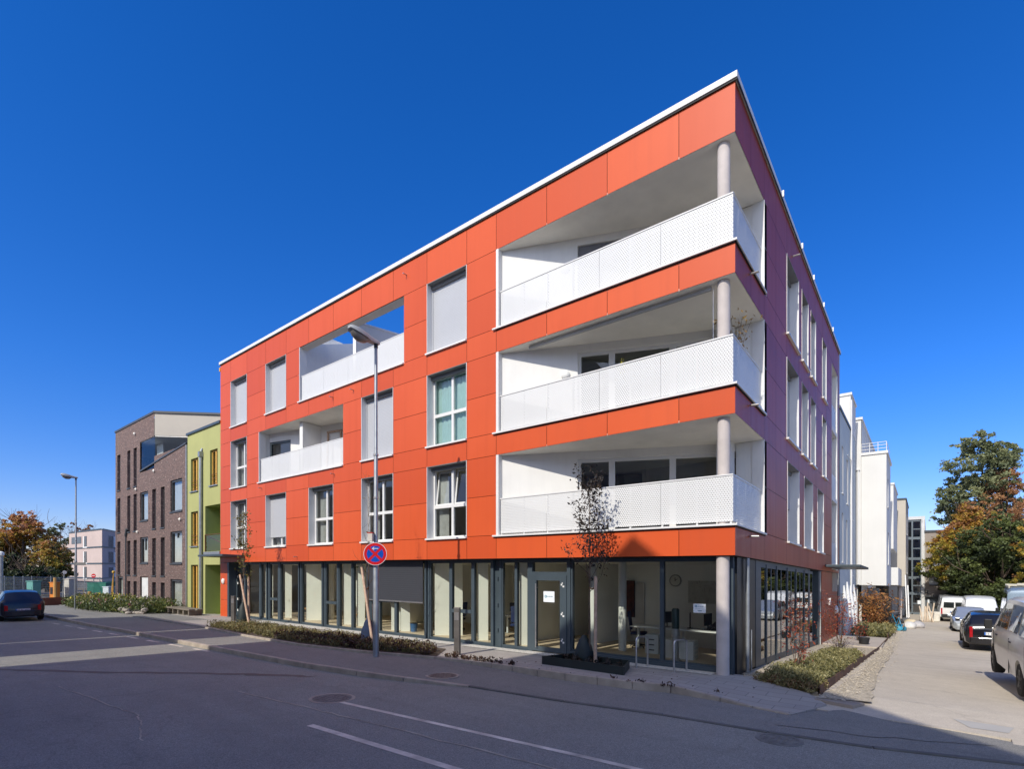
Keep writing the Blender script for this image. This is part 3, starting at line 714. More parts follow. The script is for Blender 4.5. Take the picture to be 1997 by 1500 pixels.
# ---- the two recessed loggias on the front
for (u0, u1, i, xp) in ((-22.5, -15.32, 1, -19.1), (-18.7, -11.5, 2, -15.0)):
    z0, z1 = FL[i]; dp = 2.3 if i == 1 else 4.6
    w = MB()
    w.box(u0-.2, u0-.01, .02, dp if i == 1 else .32, z0, z1); w.box(u1+.01, u1+.2, .02, dp, z0, z1+(0 if i == 1 else 1.1))
    if i == 1:
        OA, OB = (u0, .52), (u1, 1.95); ol = math.hypot(OB[0]-OA[0], OB[1]-OA[1]); ox, oy = (OB[0]-OA[0])/ol, (OB[1]-OA[1])/ol
        TO = lambda u, d, z: (OA[0]+ox*u-oy*d, OA[1]+oy*u+ox*d, z)
        n = len(w.v); w.box(0, 1.55, 0, .2, z0+2.1, z1); w.box(1.55, ol, 0, .2, z0, z1); w.map(TO, n)
        w.box(xp-.12, xp+.14, .30, 1.3, z0, z1-.02)
    else:
        w.box(u0, u1, dp, dp+.2, z0, z1-1.0)
        w.prism_x([(-.32, z0), (-dp, z0), (-dp, z1+1.0), (-.32, z1+.33)], xp-.10, xp+.10) if False else None
        n = len(w.v); w.prism_y([(.32, z0), (dp, z0), (dp, z1+1.9), (.32, z1+.25)], -.10, .09); w.map(lambda a, b_, c: (u0-.105-b_, a, c), n)
        n = len(w.v); w.prism_y([(.32, z0), (dp, z0), (dp, z1+.75), (.32, z1+.12)], -.10, .10); w.map(lambda a, b_, c: (xp-b_, a, c), n)
    w.build('loggia_wall', WHITE, RB)
    if i == 2:
        c = MB(); c.prism_y([(.30, z1+.12), (dp, z1+.75), (dp, z1+.83), (.30, z1+.20)], -.13, .13); c.map(lambda a, b_, cc: (xp-b_, a, cc)); c.build('wall_coping', WALU, RB)
        bm_ = MB(); bm_.box(u0-.01, u1+.01, .03, .42, z1, ZT); bm_.build('lintel_beam', SOFF, RB)
    else:
        c = MB(); c.box(u0, u1, .012, dp, z1, z1+.05); c.build('ceiling', SOFF, RB)
        f = MB()
        for q in ((0.0, .09), (1.46, 1.55)): f.box(q[0], q[1], .05, .14, z0, z0+2.1)
        f.box(.09, 1.46, .05, .14, z0+2.0, z0+2.1); f.map(TO); fo = f.build('balcony_window', DARKM, RB)
        g = MB(); g.quad((.09, .1, z0), (1.46, .1, z0), (1.46, .1, z0+2.0), (.09, .1, z0+2.0)); g.map(TO); g.build('pane', GLASS, fo)
        f = MB()
        for xx, t in ((4.0, .04), (4.95, -.04)): f.prism_y([(xx, z0+.4), (xx+.08, z0+.4), (xx+.08+t*2, z0+2.1), (xx+t*2, z0+2.1)], -.07, -.02)
        f.box(4.05, 5.0, -.07, -.02, z0+2.1, z0+2.18); f.map(TO); f.build('wooden_rack', WOOD, RB)
    f = MB(); f.box(u0, u1, .02, dp, z0-.12, z0-.03); f.build('loggia_floor', CONC, RB)
    r = MB(); r.box(u0, u0+.03, -.012, .34, z0, z1); r.build('reveal', WALU, RB)
    sl = MB(); sl.box(u0-.08, u1+.0, -.07, .10, z0-.05, z0); sl.build('sill', WALU, RB)
    zr = z0+1.12; nn = 4; wd = (u1-u0-.12)/nn
    for k in range(nn):
        xa = u0+.10+k*wd; rp = MB(); rp.quad((xa+.004, .06, z0+.03), (xa+wd-.004, .06, z0+.03), (xa+wd-.004, .06, zr), (xa+.004, .06, zr)); rp.build('railing_panel', PERF, RB)
    pp = MB()
    for k in range(2*nn+1): pp.box(u0+.12+k*wd/2-.02, u0+.12+k*wd/2+.02, .07, .11, z0-.03, zr)
    pp.box(u0+.08, u1-.02, .05, .09, zr, zr+.03); pp.build('railing_frame', WALU, RB)

# ---- tall recess at the far end of the side street face
w = MB(); w.box(-1.6, -1.5, 15.1, 17.15, 2.9, 12.3); w.box(-1.5, -.01, 17.0, 17.15, 2.9, 12.3); w.box(-1.5, -.01, 15.1, 15.2, 2.9, 12.3); w.box(-1.5, -.012, 15.2, 17.0, 12.3, 12.36)
for z in (2.92, 6.1, 9.3): w.box(-1.5, -.02, 15.2, 17.0, z, z+.2)
w.build('loggia_wall', WHITE, RB)
for z in (3.12, 6.3, 9.5):
    rp = MB(); rp.quad((-.06, 15.2, z), (-.06, 17.0, z), (-.06, 17.0, z+1.05), (-.06, 15.2, z+1.05)); rp.build('railing_panel', PERF, RB)
# ---- rainwater spouts and small fixings
def spout(p, q, r=.022):
    b = MB(); b.tube([p, q], r, 8); b.build('rainwater_spout', STEEL, RB)
for x, z in ((-16.05, 9.62), (-14.6, 9.62), (-15.95, 6.4), (-22.2, 6.4), (-11.35, 13.1), (-18.9, 2.98)): spout((x, .0, z), (x, -.17, z-.01))
for y, z in ((6.4, 12.75), (1.2, 9.72), (1.2, 6.5), (1.2, 3.3)): spout((0, y, z), (.22, y, z-.01), .025)
b = MB(); b.lathe((-26.5, -.0, 1.75), [(.15, 0), (.15, -.05), (.09, -.09), (.03, -.10)], axis='y'); b.map(lambda x, y, z: (-26.5+(x+26.5)*1.0, y, z)); b.build('wall_lamp', LAMPG, RB, smooth=True)
b = MB(); b.lathe((0, 16.3, 1.05), [(.20, 0), (.20, .05), (.12, .11), (.03, .13)], axis='x'); b.build('wall_lamp', LAMPG, RB, smooth=True)
# ---- entrance canopies
def canopy(x0, x1, y0, y1, z, name='entrance_canopy'):
    b = MB(); b.box(x0, x1, y0, y1, z, z+.10); return b.build(name, DARKM, RB, bevel=.01)
canopy(-27.0, -24.0, -1.1, -.01, 3.03); canopy(.01, 1.25, 13.1, 16.9, 2.95)
b = MB(); b.box(.001, .01, 15.2, 16.95, 1.9, 2.76); b.build('pale_panel', M('beige_panel', (.42, .36, .29), .7, var=.15, vs=3), RB)
# house number strokes on the side pier
def text_mesh(name, body, size, mat, parent, T, u, d, z, ext=.004, align='CENTER'):
    cu = bpy.data.curves.new(name, 'FONT'); cu.body = body; cu.size = size; cu.extrude = ext; cu.align_x = align; cu.align_y = 'CENTER'
    o = bpy.data.objects.new(name, cu); COL.objects.link(o); dg = bpy.context.evaluated_depsgraph_get(); me = bpy.data.meshes.new_from_object(o.evaluated_get(dg))
    bpy.data.objects.remove(o); b = MB(); b.v = [tuple(v.co) for v in me.vertices]; b.f = [tuple(p.vertices) for p in me.polygons]; bpy.data.meshes.remove(me)
    b.map(lambda x, y, q: T(u+x, d-q, z+y)); return b.build(name, mat, parent)
NUMM = M('number_white', (.75, .74, .70), .5)
text_mesh('house_number', '24', .42, NUMM, RB, SIDE, 14.3, -.03, 1.45, .02)
# ================================================================ GROUND FLOOR GLAZING
GY = .45
def zb(x): return extra(x, 0)+.02
PARTS = [(-24.62, -23.27, 0), (-23.11, -22.56, 0), (-22.27, -21.33, .95), (-21.15, -19.5, 0), (-19.23, -17.53, 0), (-17.28, -16.31, .98), (-16.23, -15.3, 0), (-15.23, -14.26, 0),
         (-14.0, -13.53, 0), (-13.53, -12.46, 1.22), (-12.46, -10.81, 0), (-10.57, -9.53, 0), (-9.53, -8.45, 1.02), (-8.45, -7.63, 0), (-7.22, -6.64, 0), (-6.64, -6.14, 0), (-4.62, -1.9, 0), (-1.9, -.30, 0)]
def glazing(T, a, c, bar, z0, z1, gm=SHOP, d=GY, fw=.05, bot=.13, parent=None, mat=DARKM, fd=.05):
    parent = parent or RB
    def bx(b, a0, a1, d0, d1, h0, h1): n = len(b.v); b.box(a0, a1, d0, d1, h0, h1); b.map(T, n)
    f = MB(); e = fw*(1.8 if bar else 1)
    bx(f, a, a+e, d-fd, d+.07, z0, z1); bx(f, c-e, c, d-fd, d+.07, z0, z1)
    bx(f, a+e, c-e, d-fd, d+.07, z0, z0+bot); bx(f, a+e, c-e, d-fd, d+.07, z1-.10, z1)
    if bar: bx(f, a+e, c-e, d-.065, d+.065, bar-.06, bar+.06)
    fo = f.build('window', mat, parent)
    g = MB()
    for h0, h1 in (((z0+bot, bar-.06), (bar+.06, z1-.10)) if bar else ((z0+bot, z1-.10),)): g.quad(T(a+e, d, h0), T(c-e, d, h0), T(c-e, d, h1), T(a+e, d, h1))
    g.build('pane', gm, fo); return fo
for a, c, bar in PARTS:
    glazing(FRONT, a, c, bar, zb((a+c)/2) if c < -5 else .0, ZB-.01, bot=.13 if c < -5 else .15)
b = MB()
for a, c in ((-23.27, -23.11), (-22.56, -22.27), (-21.33, -21.15), (-19.5, -19.23), (-17.53, -17.28), (-16.31, -16.23), (-15.3, -15.23), (-14.26, -14.0), (-10.81, -10.57), (-7.63, -7.22), (-.30, -.15)):
    z = zb(a)
    if c-a > .2:
        b.box(a, a+.08, GY-.07, GY+.09, z, ZB-.008); b.box(c-.08, c, GY-.07, GY+.09, z, ZB-.008); b.box(a+.08, c-.08, GY+.03, GY+.05, z, ZB-.008)
        for zz in (.45, 1.25, 2.1): b.box((a+c)/2-.02, (a+c)/2+.02, GY-.02, GY+.03, zz, zz+.10)
    else: b.box(a, c, GY-.07, GY+.09, z, ZB-.008)
    b.build('mullion', DARKM, RB); b = MB()
b = MB(); b.box(-24.6, -6.15, GY-.16, GY-.051, -.12, .05); b.map(lambda x, y, z: (x, y, z+extra(x, 0)*.8)); b.build('base_rail', DARKM, RB)
b = MB(); b.box(-4.62, -.15, GY-.10, GY-.052, -.12, .10); b.build('base_rail', DARKM, RB)
b = MB(); b.box(-14.2, -10.86, GY-.12, GY-.09, 1.25, ZB-.02); b.build('charcoal_blind', BLINDD, RB)
b = MB(); b.box(-14.2, -10.86, GY-.13, GY-.08, 1.20, 1.25); b.build('blind_rail', STEEL, RB)
# left entrance recess
b = MB(); b.box(-26.05, -25.85, .0, .5, -.15, ZB-.02); b.box(-24.75, -24.62, .3, .55, -.15, ZB-.02); b.build('door_frame', DARKM, RB)
f = MB(); f.box(-25.85, -25.75, .38, .45, -.1, 2.3); f.box(-24.85, -24.75, .38, .45, -.1, 2.3); f.box(-25.75, -24.85, .38, .45, -.1, .12); f.box(-25.75, -24.85, .38, .45, 2.2, 2.6); dr = f.build('door', DARKM, RB)
g = MB(); g.quad((-25.75, .42, .12), (-24.85, .42, .12), (-24.85, .42, 2.2), (-25.75, .42, 2.2)); g.build('pane', SIDEG, dr)
g = MB(); g.tube([(-24.95, .30, .2), (-24.95, .30, 1.9)], .02, 8); g.build('handle', STEEL, dr)
g = MB()
for z in (1.95, 1.6, .75, .15): g.box(-25.72, -25.62, .375, .379, z, z+.12)
g.build('safety_marks', NUMM, dr)
# office door
b = MB(); b.box(-6.14, -5.98, .36, .52, -.03, ZB-.01); b.box(-4.74, -4.62, .36, .52, -.03, ZB-.01); b.box(-5.98, -4.74, .36, .52, 2.28, 2.38); b.box(-5.98, -4.74, .36, .52, 2.66, ZB-.01); b.build('door_frame', DARKM, RB)
g = MB(); g.quad((-5.98, .44, 2.38), (-4.74, .44, 2.38), (-4.74, .44, 2.66), (-5.98, .44, 2.66)); g.build('transom_pane', SHOP, RB)
f = MB(); f.box(-5.98, -5.80, .33, .42, .0, 2.28); f.box(-4.96, -4.74, .33, .42, .0, 2.28); f.box(-5.80, -4.96, .33, .42, .0, .14); f.box(-5.80, -4.96, .33, .42, 2.12, 2.28); dr = f.build('door', DARKM, RB)
g = MB(); g.quad((-5.80, .38, .14), (-4.96, .38, .14), (-4.96, .38, 2.12), (-5.80, .38, 2.12)); g.build('pane', SHOP, dr)
g = MB(); g.tube([(-5.77, .26, .12), (-5.77, .26, 2.02)], .020, 8)
for z in (.25, 1.9): g.tube([(-5.77, .26, z), (-5.77, .34, z)], .012, 6)
g.build('handle', STEEL, dr)
g = MB()
for z in (.35, 1.12, 1.98): g.box(-4.92, -4.87, .322, .328, z, z+.05); g.box(-4.86, -4.80, .322, .328, z-.05, z+.0); g.box(-4.885, -4.85, .322, .328, z+.05, z+.09)
g.build('safety_marks', NUMM, dr)
PAPER = M('sign_paper', (.78, .82, .83), .5, var=.02); INK = M('sign_teal', (.12, .33, .42), .5); INKG = M('sign_ink', (.25, .36, .42), .5)
def logo_sign(name, T, u0, u1, z0, z1, d, parent, label=None, two=False):
    s = MB(); s.box(u0, u1, d, d+.006, z0, z1); s.map(T); so = s.build(name, PAPER, parent)
    w, h = u1-u0, z1-z0; cz = z0+h*(.52 if not two else .72); r = min(w, h)*.13; ring = MB(); cxx = u0+w*.21
    for k in range(18):
        a0, a1 = 2*PI*k/18, 2*PI*(k+1)/18
        P = [(cxx+q*math.cos(a), d-.003, cz+q*math.sin(a)) for q, a in ((r, a0), (r, a1), (r*.55, a1), (r*.55, a0))][::-1]
        ring.quad(*[T(*p) for p in P])
    n = len(ring.v); ring.box(cxx-.2*r, cxx+1.2*r, d-.003, d-.001, cz-r*.15, cz+r*.15); ring.map(T, n)
    ring.build('logo_ring', INK, so)
    t = MB(); x = u0+w*.36
    for k in range(8):
        ww = w*.055; hh = h*(.07 if k % 3 else .10); n = len(t.v); t.box(x, x+ww*.8, d-.003, d-.001, cz-hh/2, cz+hh/2); t.map(T, n); x += ww*1.15
    if two:
        n = len(t.v); t.box(u0+w*.35, u0+w*.70, d-.003, d-.001, z0+h*.17, z0+h*.27); t.map(T, n)
        n = len(t.v); t.box(u0+w*.12, u0+w*.55, d-.003, d-.001, z0+h*.42, z0+h*.45); t.map(T, n)
    t.build('sign_lettering', INKG, so)
    return so
logo_sign('door_sign', FRONT, -5.56, -5.17, 1.48, 1.80, .365, dr)
logo_sign('window_sign', FRONT, -1.10, -.80, 1.40, 1.62, GY-.02, RB, two=True)
# side glazing
ys = [1.05, 1.9, 2.75, 3.35, 3.95, 4.6, 5.25, 6.1, 6.75, 7.5, 8.25, 9.0, 9.9, 10.8, 11.7]
SD = .11
def zs_(y): return extra(0, y)+.07
b = MB()
for k, (a, c) in enumerate(zip(ys[:-1], ys[1:])):
    if k == 0 or k >= 13: continue
    fo = glazing(SIDE, a, c, 0, zs_((a+c)/2), 2.69, gm=SIDEG, d=SD, fw=.035, bot=.14, fd=.008)
bb = MB()
for y in (3.35, 4.6, 6.1, 7.5, 9.0): b_ = MB(); b_.box(-.108, -.08, y-.045, y+.045, zs_(y), 2.685); b_.build('mullion', DARKM, RB)
bb.box(-.14, -.1, 2.75, 9.9, 2.69, 2.765); bb.build('head_rail', DARKM, RB); bb = MB(); bb.box(-.3, -.1, 1.05, 11.7, -.3, -.02); bb.build('base_rail', DARKM, RB)
b = MB(); b.box(-.26, -.10, .52, 2.2, -.1, 2.76); b.build('corner_panel', M('black_glass_panel', (.010, .011, .013), .4), RB)
b = MB(); b.box(-.24, -.09, 2.2, 2.72, -.1, 2.76); b.build('frame_panel', DARKM, RB); b = MB(); b.box(-.24, -.10, 9.95, 10.2, -.25, 2.76); b.build('frame_panel', DARKM, RB)
b = MB(); b.box(-.34, -.30, 10.2, 12.2, -.3, 2.76); b.build('frame_panel', BLACK, RB); b = MB(); b.box(-.3, -.06, 11.9, 12.19, -.3, 2.76); b.build('frame_panel', DARKM, RB)
b = MB(); b.tube([(-.02, 1.12, -.02), (-.02, 1.12, 2.76)], .045, 12); b.build('downpipe', GALV, RB)
b = MB(); b.tube([(.02, 1.3, -.05), (.02, 1.3, 1.0)], .02, 10); b.build('post', GALV, RB)
# entrance at the far end of the side face
b = MB(); b.box(-1.5, -1.4, 16.9, 17.5, -.7, 2.4); b.box(-.05, -.02, 16.95, 17.5, -.7, 2.2); b.build('side_door', BLACK, RB)
# entrance column
b = MB(); b.lathe((-.33, .20, -.15), [(.145, 0), (.145, ZB+.14)], seg=32); b.build('column', CONC, RB, smooth=True)
# interior shell of the ground floor
w = MB(); w.box(-26.0, -5.2, 5.6, 5.7, -.3, 2.85); w.box(-5.3, -5.2, 2.8, 5.6, -.3, 2.85); w.box(-5.2, -.3, 4.5, 4.6, -.3, 2.85)
for x, L1 in ((-23.05, .35), (-21.10, .30), (-19.20, .75), (-16.20, .55), (-15.20, .30), (-12.98, .45), (-12.42, .35), (-10.52, 1.0), (-8.42, .35), (-6.62, .25)):
    seg_wall(w, (x, .60), (x+L1*.62, .60+L1*.8), .07, -.3, 2.72)
w.box(-15.0, -14.92, 2.4, 5.6, -.3, 2.72); w.box(-19.6, -19.5, 3.0, 5.6, -.3, 2.72); w.box(-7.15, -7.05, 1.9, 5.6, -.3, 2.72); w.box(-11.0, -10.9, 3.2, 5.6, -.3, 2.72)
w.build('interior_walls', INTW, RB)
b = MB(); b.box(-26.0, -.3, .53, 5.6, -.3, .06); b.build('office_floor', FLOORW, RB)
b = MB(); b.box(-26.0, -.3, .53, 5.6, 2.74, 2.80); b.build('ceiling', INTW, RB)
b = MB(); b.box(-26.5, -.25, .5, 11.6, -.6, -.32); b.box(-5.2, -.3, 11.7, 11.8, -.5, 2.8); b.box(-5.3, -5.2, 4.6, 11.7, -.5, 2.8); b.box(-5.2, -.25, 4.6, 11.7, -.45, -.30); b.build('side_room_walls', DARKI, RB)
for x, y in ((-18.9, 1.75), (-16.0, 1.8), (-6.9, 1.0), (-4.35, 1.2), (-3.75, 1.9)):
    b = MB(); b.lathe((x, y, -.1), [(.12, 0), (.12, 2.85)], seg=20); b.build('column', M('white_column', (.72, .72, .68), .8, var=.03), RB, smooth=True)
b = MB(); b.box(-5.0, -4.2, 4.42, 4.49, .06, 2.1); b.build('inner_door', M('inner_door_white', (.62, .61, .57), .6), RB)

# ================================================================ THINGS INSIDE THE OFFICE
DESK = M('desk_top', (.66, .67, .66), .5, var=.03); NAVY = M('navy_fabric', (.015, .03, .11), .9, var=.2); BPL = M('black_plastic', (.012, .012, .014), .45, var=.1)
GREYP = M('pale_grey_metal', (.58, .62, .63), .5, var=.05)
def gz(x, y): return -K*y+.06
def desk(x, y, w, d, label, rz=0):
    rt = empty('desk', (0, 0, 0), label, 'desk')
    b = MB(); b.box(-w/2, w/2, -d/2, d/2, .70, .735); b.build('table_top', DESK, rt, shear=False, bevel=.008)
    for s in (-1, 1):
        b = MB(); b.box(s*(w/2-.12)-.03, s*(w/2-.12)+.03, -.04, .04, .03, .70); b.box(s*(w/2-.12)-.03, s*(w/2-.12)+.03, -d/2+.05, d/2-.05, 0, .035); b.build('leg', GREYP, rt, shear=False)
    rt.location = (x, y, gz(x, y)); rt.rotation_euler = (0, 0, rz); return rt
def office_chair(label=None, seatm=NAVY):
    rt = empty('office_chair', (0, 0, 0), label, 'chair', 'swivel chairs in the office')
    b = MB()
    for k in range(5):
        a = 2*PI*k/5; b.tube([(0, 0, .10), (.29*math.cos(a), .29*math.sin(a), .06)], [.025, .018], 6); b.lathe((.29*math.cos(a), .29*math.sin(a)-.015, .03), [(.03, 0), (.03, .03)], 'y', 8)
    b.tube([(0, 0, .09), (0, 0, .42)], .028, 8); b.build('base', BPL, rt, shear=False)
    b = MB(); b.box(-.24, .24, -.23, .24, .42, .50); b.build('seat', seatm, rt, shear=False, bevel=.03)
    b = MB(); b.box(-.21, .21, .0, .05, .0, .58); b.map(lambda x, y, z: (x, .24+.05*math.cos(x*5)-.05+y+.12*z, .56+z)); b.build('backrest', seatm, rt, shear=False, bevel=.02)
    b = MB(); b.tube([(0, .18, .44), (0, .27, .50), (0, .29, .70)], .02, 6); b.build('back_support', BPL, rt, shear=False)
    for s in (-1, 1):
        b = MB(); b.tube([(s*.26, .05, .44), (s*.29, .05, .66)], .016, 6); b.box(s*.29-.03, s*.29+.03, -.12, .13, .66, .69); b.build('armrest', BPL, rt, shear=False)
    return rt
desk(-3.0, 2.75, 1.5, .75, 'pale desk left of the dark window post in the corner office')
desk(-1.55, 2.7, 1.5, .75, 'pale desk right of the dark window post below the small window sign')
desk(-8.6, 3.2, 1.5, .75, 'pale desk behind the window with a cross bar left of the office door')
desk(-12.2, 2.9, 1.3, .7, 'pale desk seen below the charcoal blind')
ch = office_chair('navy swivel chair at the right end of the corner office desks, seen from the side')
for i, (x, y, rz, lb) in enumerate(((-.62, 2.5, -PI/2, None), (-3.75, 3.05, PI/2+.3, 'dark swivel chair at the left end of the corner office desks'), (-8.1, 2.35, PI+.6, 'blue swivel chair standing at the desk left of the office door'), (-11.3, 2.6, -1.2, 'swivel chair beside the desk below the charcoal blind'))):
    c = ch if i == 0 else copy_tree(ch)
    if lb: c['label'] = lb
    c.location = (x, y, gz(x, y)); c.rotation_euler = (0, 0, rz)
def monitor(x, y, rz, label):
    rt = empty('monitor', (0, 0, 0), label, 'monitor', 'computer monitors on the desks')
    b = MB(); b.box(-.27, .27, -.015, .015, .12, .46); b.build('screen', BPL, rt, shear=False, bevel=.006)
    b = MB(); b.box(-.10, .10, -.08, .08, 0, .012); b.tube([(0, 0, .01), (0, .0, .2)], .02, 6); b.build('stand', BPL, rt, shear=False)
    rt.location = (x, y, gz(x, y)+.735); rt.rotation_euler = (0, 0, rz)
monitor(-2.75, 2.85, 1.2, 'black monitor on the left desk in the corner office'); monitor(-2.05, 2.85, 1.9, 'black monitor on the right desk just right of the dark window post')
monitor(-1.55, 2.9, 1.5, 'black monitor above the white pedestal below the window sign'); monitor(-8.9, 3.3, .2, 'black monitor behind the window left of the office door'); monitor(-11.9, 3.0, 1.2, 'black monitor on the desk below the charcoal blind')
rt = empty('bag', (0, 0, 0), 'black bag lying on the right desk of the corner office', 'bag')
b = MB()
for k in range(7):
    b.tube([(-.22+.03*k, -.1, .05+.02*(k % 3)), (-.05+.03*k, .02, .15-.012*k), (.2+.008*k, .08, .05)], [.05, .08, .04], 7)
b.build('bag_body', BPL, rt, shear=False, smooth=True); b = MB(); b.tube([(-.15, 0, .12), (-.05, 0, .25), (.08, 0, .12)], .012, 6); b.build('handle', BPL, rt, shear=False); rt.location = (-1.25, 2.75, gz(0, 2.75)+.735)
rt = empty('drawer_pedestal', (0, 0, 0), 'white drawer pedestal standing under the right desk of the corner office', 'drawers')
b = MB(); b.box(-.42, .42, -.2, .2, 0, .5); b.build('body', M('pedestal_white', (.78, .78, .76), .5), rt, shear=False, bevel=.01)
for z in (.06, .17, .28, .39): b = MB(); b.box(.421, .43, -.12, .12, z, z+.05); b.build('handle', GREYP, rt, shear=False)
rt.location = (-1.9, 1.7, gz(0, 1.7))
rt = empty('drawer_pedestal', (0, 0, 0), 'grey drawer pedestal under the left desk of the corner office', 'drawers')
b = MB(); b.box(-.2, .2, -.25, .25, 0, .55); b.build('body', GREYP, rt, shear=False, bevel=.01)
for z in (.1, .25, .4): b = MB(); b.box(-.08, .08, -.262, -.251, z, z+.03); b.build('handle', BPL, rt, shear=False)
rt.location = (-2.85, 2.2, gz(0, 2.2))
rt = empty('air_column', (0, 0, 0), 'dark cylindrical tower fan standing right of the dark window post', 'fan')
b = MB(); b.lathe((0, 0, 0), [(.13, 0), (.13, .04), (.09, .08), (.09, .62), (.11, .64), (.11, .85)], seg=18); b.build('base', M('tower_silver', (.5, .5, .5), .4, metal=.4), rt, shear=False, smooth=True)
b = MB(); b.lathe((0, 0, .85), [(.10, 0), (.10, .50), (.07, .54)], seg=18); b.build('tower', M('tower_green', (.02, .05, .045), .3), rt, shear=False, smooth=True)
rt.location = (-1.83, 1.15, gz(0, 1.2))
rt = empty('wall_clock', (0, 0, 0), 'round wall clock on the back wall of the corner office', 'clock')
b = MB(); b.lathe((0, 0, 0), [(.20, 0), (.20, -.04), (.17, -.045)], 'y', 28); b.build('rim', M('clock_rim', (.30, .30, .26), .5), rt, shear=False)
b = MB(); b.lathe((0, 0, 0), [(.168, -.04), (.168, -.047)], 'y', 28); b.build('dial', M('clock_dial', (.72, .70, .60), .5), rt, shear=False)
b = MB(); b.box(-.01, .01, -.055, -.050, -.02, .10); b.tube([(0, -.052, 0), (.08, -.052, .06)], .008, 4); b.build('hands', BPL, rt, shear=False)
rt.location = (-3.12, 4.49, 2.21-K*4.5)
rt = empty('wall_map', (0, 0, 0), 'pale printed plan pinned to the back wall behind the window sign', 'map')
b = MB(); b.box(-.85, .85, -.008, 0, -.36, .36); b.build('sheet', M('map_paper', (.55, .55, .48), .8, var=.1, vs=5), rt, shear=False)
b = MB()
for k in range(46):
    x, z = rng.uniform(-.8, .8), rng.uniform(-.32, .32); w_, h_ = rng.choice([(.09, .006), (.006, .07), (.05, .006)]); b.box(x, x+w_, -.011, -.009, z, z+h_)
b.build('plan_lines', M('map_lines', (.12, .14, .13), .8), rt, shear=False); rt.location = (-1.85, 4.49, 1.85-K*4.5)
rt = empty('picture', (0, 0, 0), 'tall narrow dark red picture hanging on the office wall behind the small tree', 'picture')
b = MB(); b.box(-.16, .16, -.03, 0, -.62, .62); b.build('canvas', M('dark_red_canvas', (.10, .025, .012), .7, var=.6, vs=5), rt, shear=False)
b = MB(); b.box(-.175, -.16, -.04, 0, -.635, .635); b.box(.16, .175, -.04, 0, -.635, .635); b.box(-.16, .16, -.04, 0, .62, .635); b.box(-.16, .16, -.04, 0, -.635, -.62); b.build('frame', BPL, rt, shear=False); rt.location = (-5.1+.4, 4.40, 1.55-K*4.5)
rt = empty('waste_basket', (0, 0, 0), 'blue waste basket on the office floor below the charcoal blind', 'bin')
b = MB(); b.lathe((0, 0, 0), [(.11, 0), (.15, .33), (.14, .33), (.10, .02)], seg=18); b.build('basket', M('basket_blue', (.04, .12, .28), .5), rt, shear=False, smooth=True)
b = MB(); b.lathe((0, 0, .325), [(.158, 0), (.158, .018), (.14, .018)], seg=18); b.build('rim', BPL, rt, shear=False); rt.location = (-12.0, .9, gz(0, 1))
WC = M('beech_wood', (.50, .28, .12), .5, var=.1, vs=6)
def wood_chair(x, y, rz, label):
    rt = empty('wooden_chair', (0, 0, 0), label, 'chair')
    b = MB(); b.box(-.21, .21, -.21, .21, .43, .455); b.build('seat', WC, rt, shear=False, bevel=.01)
    b = MB(); b.box(-.2, .2, .19, .215, .58, .88); b.build('backrest', WC, rt, shear=False, bevel=.01)
    for sx in (-1, 1):
        for sy in (-1, 1): b = MB(); b.tube([(sx*.2, sy*.2, 0), (sx*.19, sy*.19, .44 if sy < 0 else .85)], .011, 6); b.build('leg', STEEL, rt, shear=False)
    rt.location = (x, y, gz(x, y)); rt.rotation_euler = (0, 0, rz)
wood_chair(-15.75, 1.15, 1.9, 'beech chair with steel legs behind the glass left of the leaning stake')
wood_chair(-19.95, 1.9, 2.7, 'beech chair behind the third large pane of the left shop front')
rt = empty('table', (0, 0, 0), 'low wooden table with bottles behind the left shop front', 'table')
b = MB(); b.box(-.6, .6, -.35, .35, .45, .49); b.build('table_top', WC, rt, shear=False)
for sx in (-1, 1):
    for sy in (-1, 1): b = MB(); b.box(sx*.55-.025, sx*.55+.025, sy*.3-.025, sy*.3+.025, 0, .45); b.build('leg', WC, rt, shear=False)
rt.location = (-20.3, 1.5, gz(0, 1.5))
# ================================================================ NEIGHBOURING BUILDINGS
def facade(b, us, zs, opens, T, d=0): 
    q = backing(us[0], us[1], zs[0], zs[1], opens, T, d); n = len(b.v); b.v += q.v; b.f += [tuple(n+i for i in f) for f in q.f]
GREEN = M('lime_green_render', (.40, .405, .155), .85, var=.05, vs=.7, fine=90, bs=.2, grime=.12)
GREENS = M('olive_green_render', (.33, .38, .13), .85, var=.05)
ORW = M('orange_wood_frame', (.62, .34, .06), .6, var=.1, vs=6)
DG = M('dark_window_frame', (.06, .065, .07), .5, var=.1)
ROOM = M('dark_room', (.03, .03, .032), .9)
# --- green building
GB = empty('green_building', (-29.2, 0, H(-29.2, 0)), 'lime green rendered terraced building squeezed between the brick and the red building', 'building')
GO = [(-31.0, -29.95, 7.0, 8.95), (-28.3, -27.3, 7.1, 9.1), (-31.0, -29.95, 3.75, 5.8), (-28.95, -26.95, 3.4, 6.0), (-31.0, -29.95, -.2, 2.65), (-28.95, -26.95, -.2, 2.65)]
GZ = 10.43; b = MB(); facade(b, (-31.5, XL), (-.4, GZ), GO, FRONT, .02)
b.box(-31.5, XL-.02, 1.6, 12, -.4, GZ-.02); b.build('wall', GREEN, GB)
b = MB()
for i, o in enumerate(GO):
    dp = .35 if i not in (3, 5) else 1.5
    b.box(o[0]-.08, o[0], .025, dp, o[2], o[3]); b.box(o[1], o[1]+.08, .025, dp, o[2], o[3]); b.box(o[0], o[1], .025, dp, o[3], o[3]+.06); b.box(o[0], o[1], .025, dp, o[2]-.06, o[2])
    if i in (3, 5): b.box(o[0], o[1], dp, dp+.08, o[2], o[3])
    b.build('reveal', GREENS, GB); b = MB()
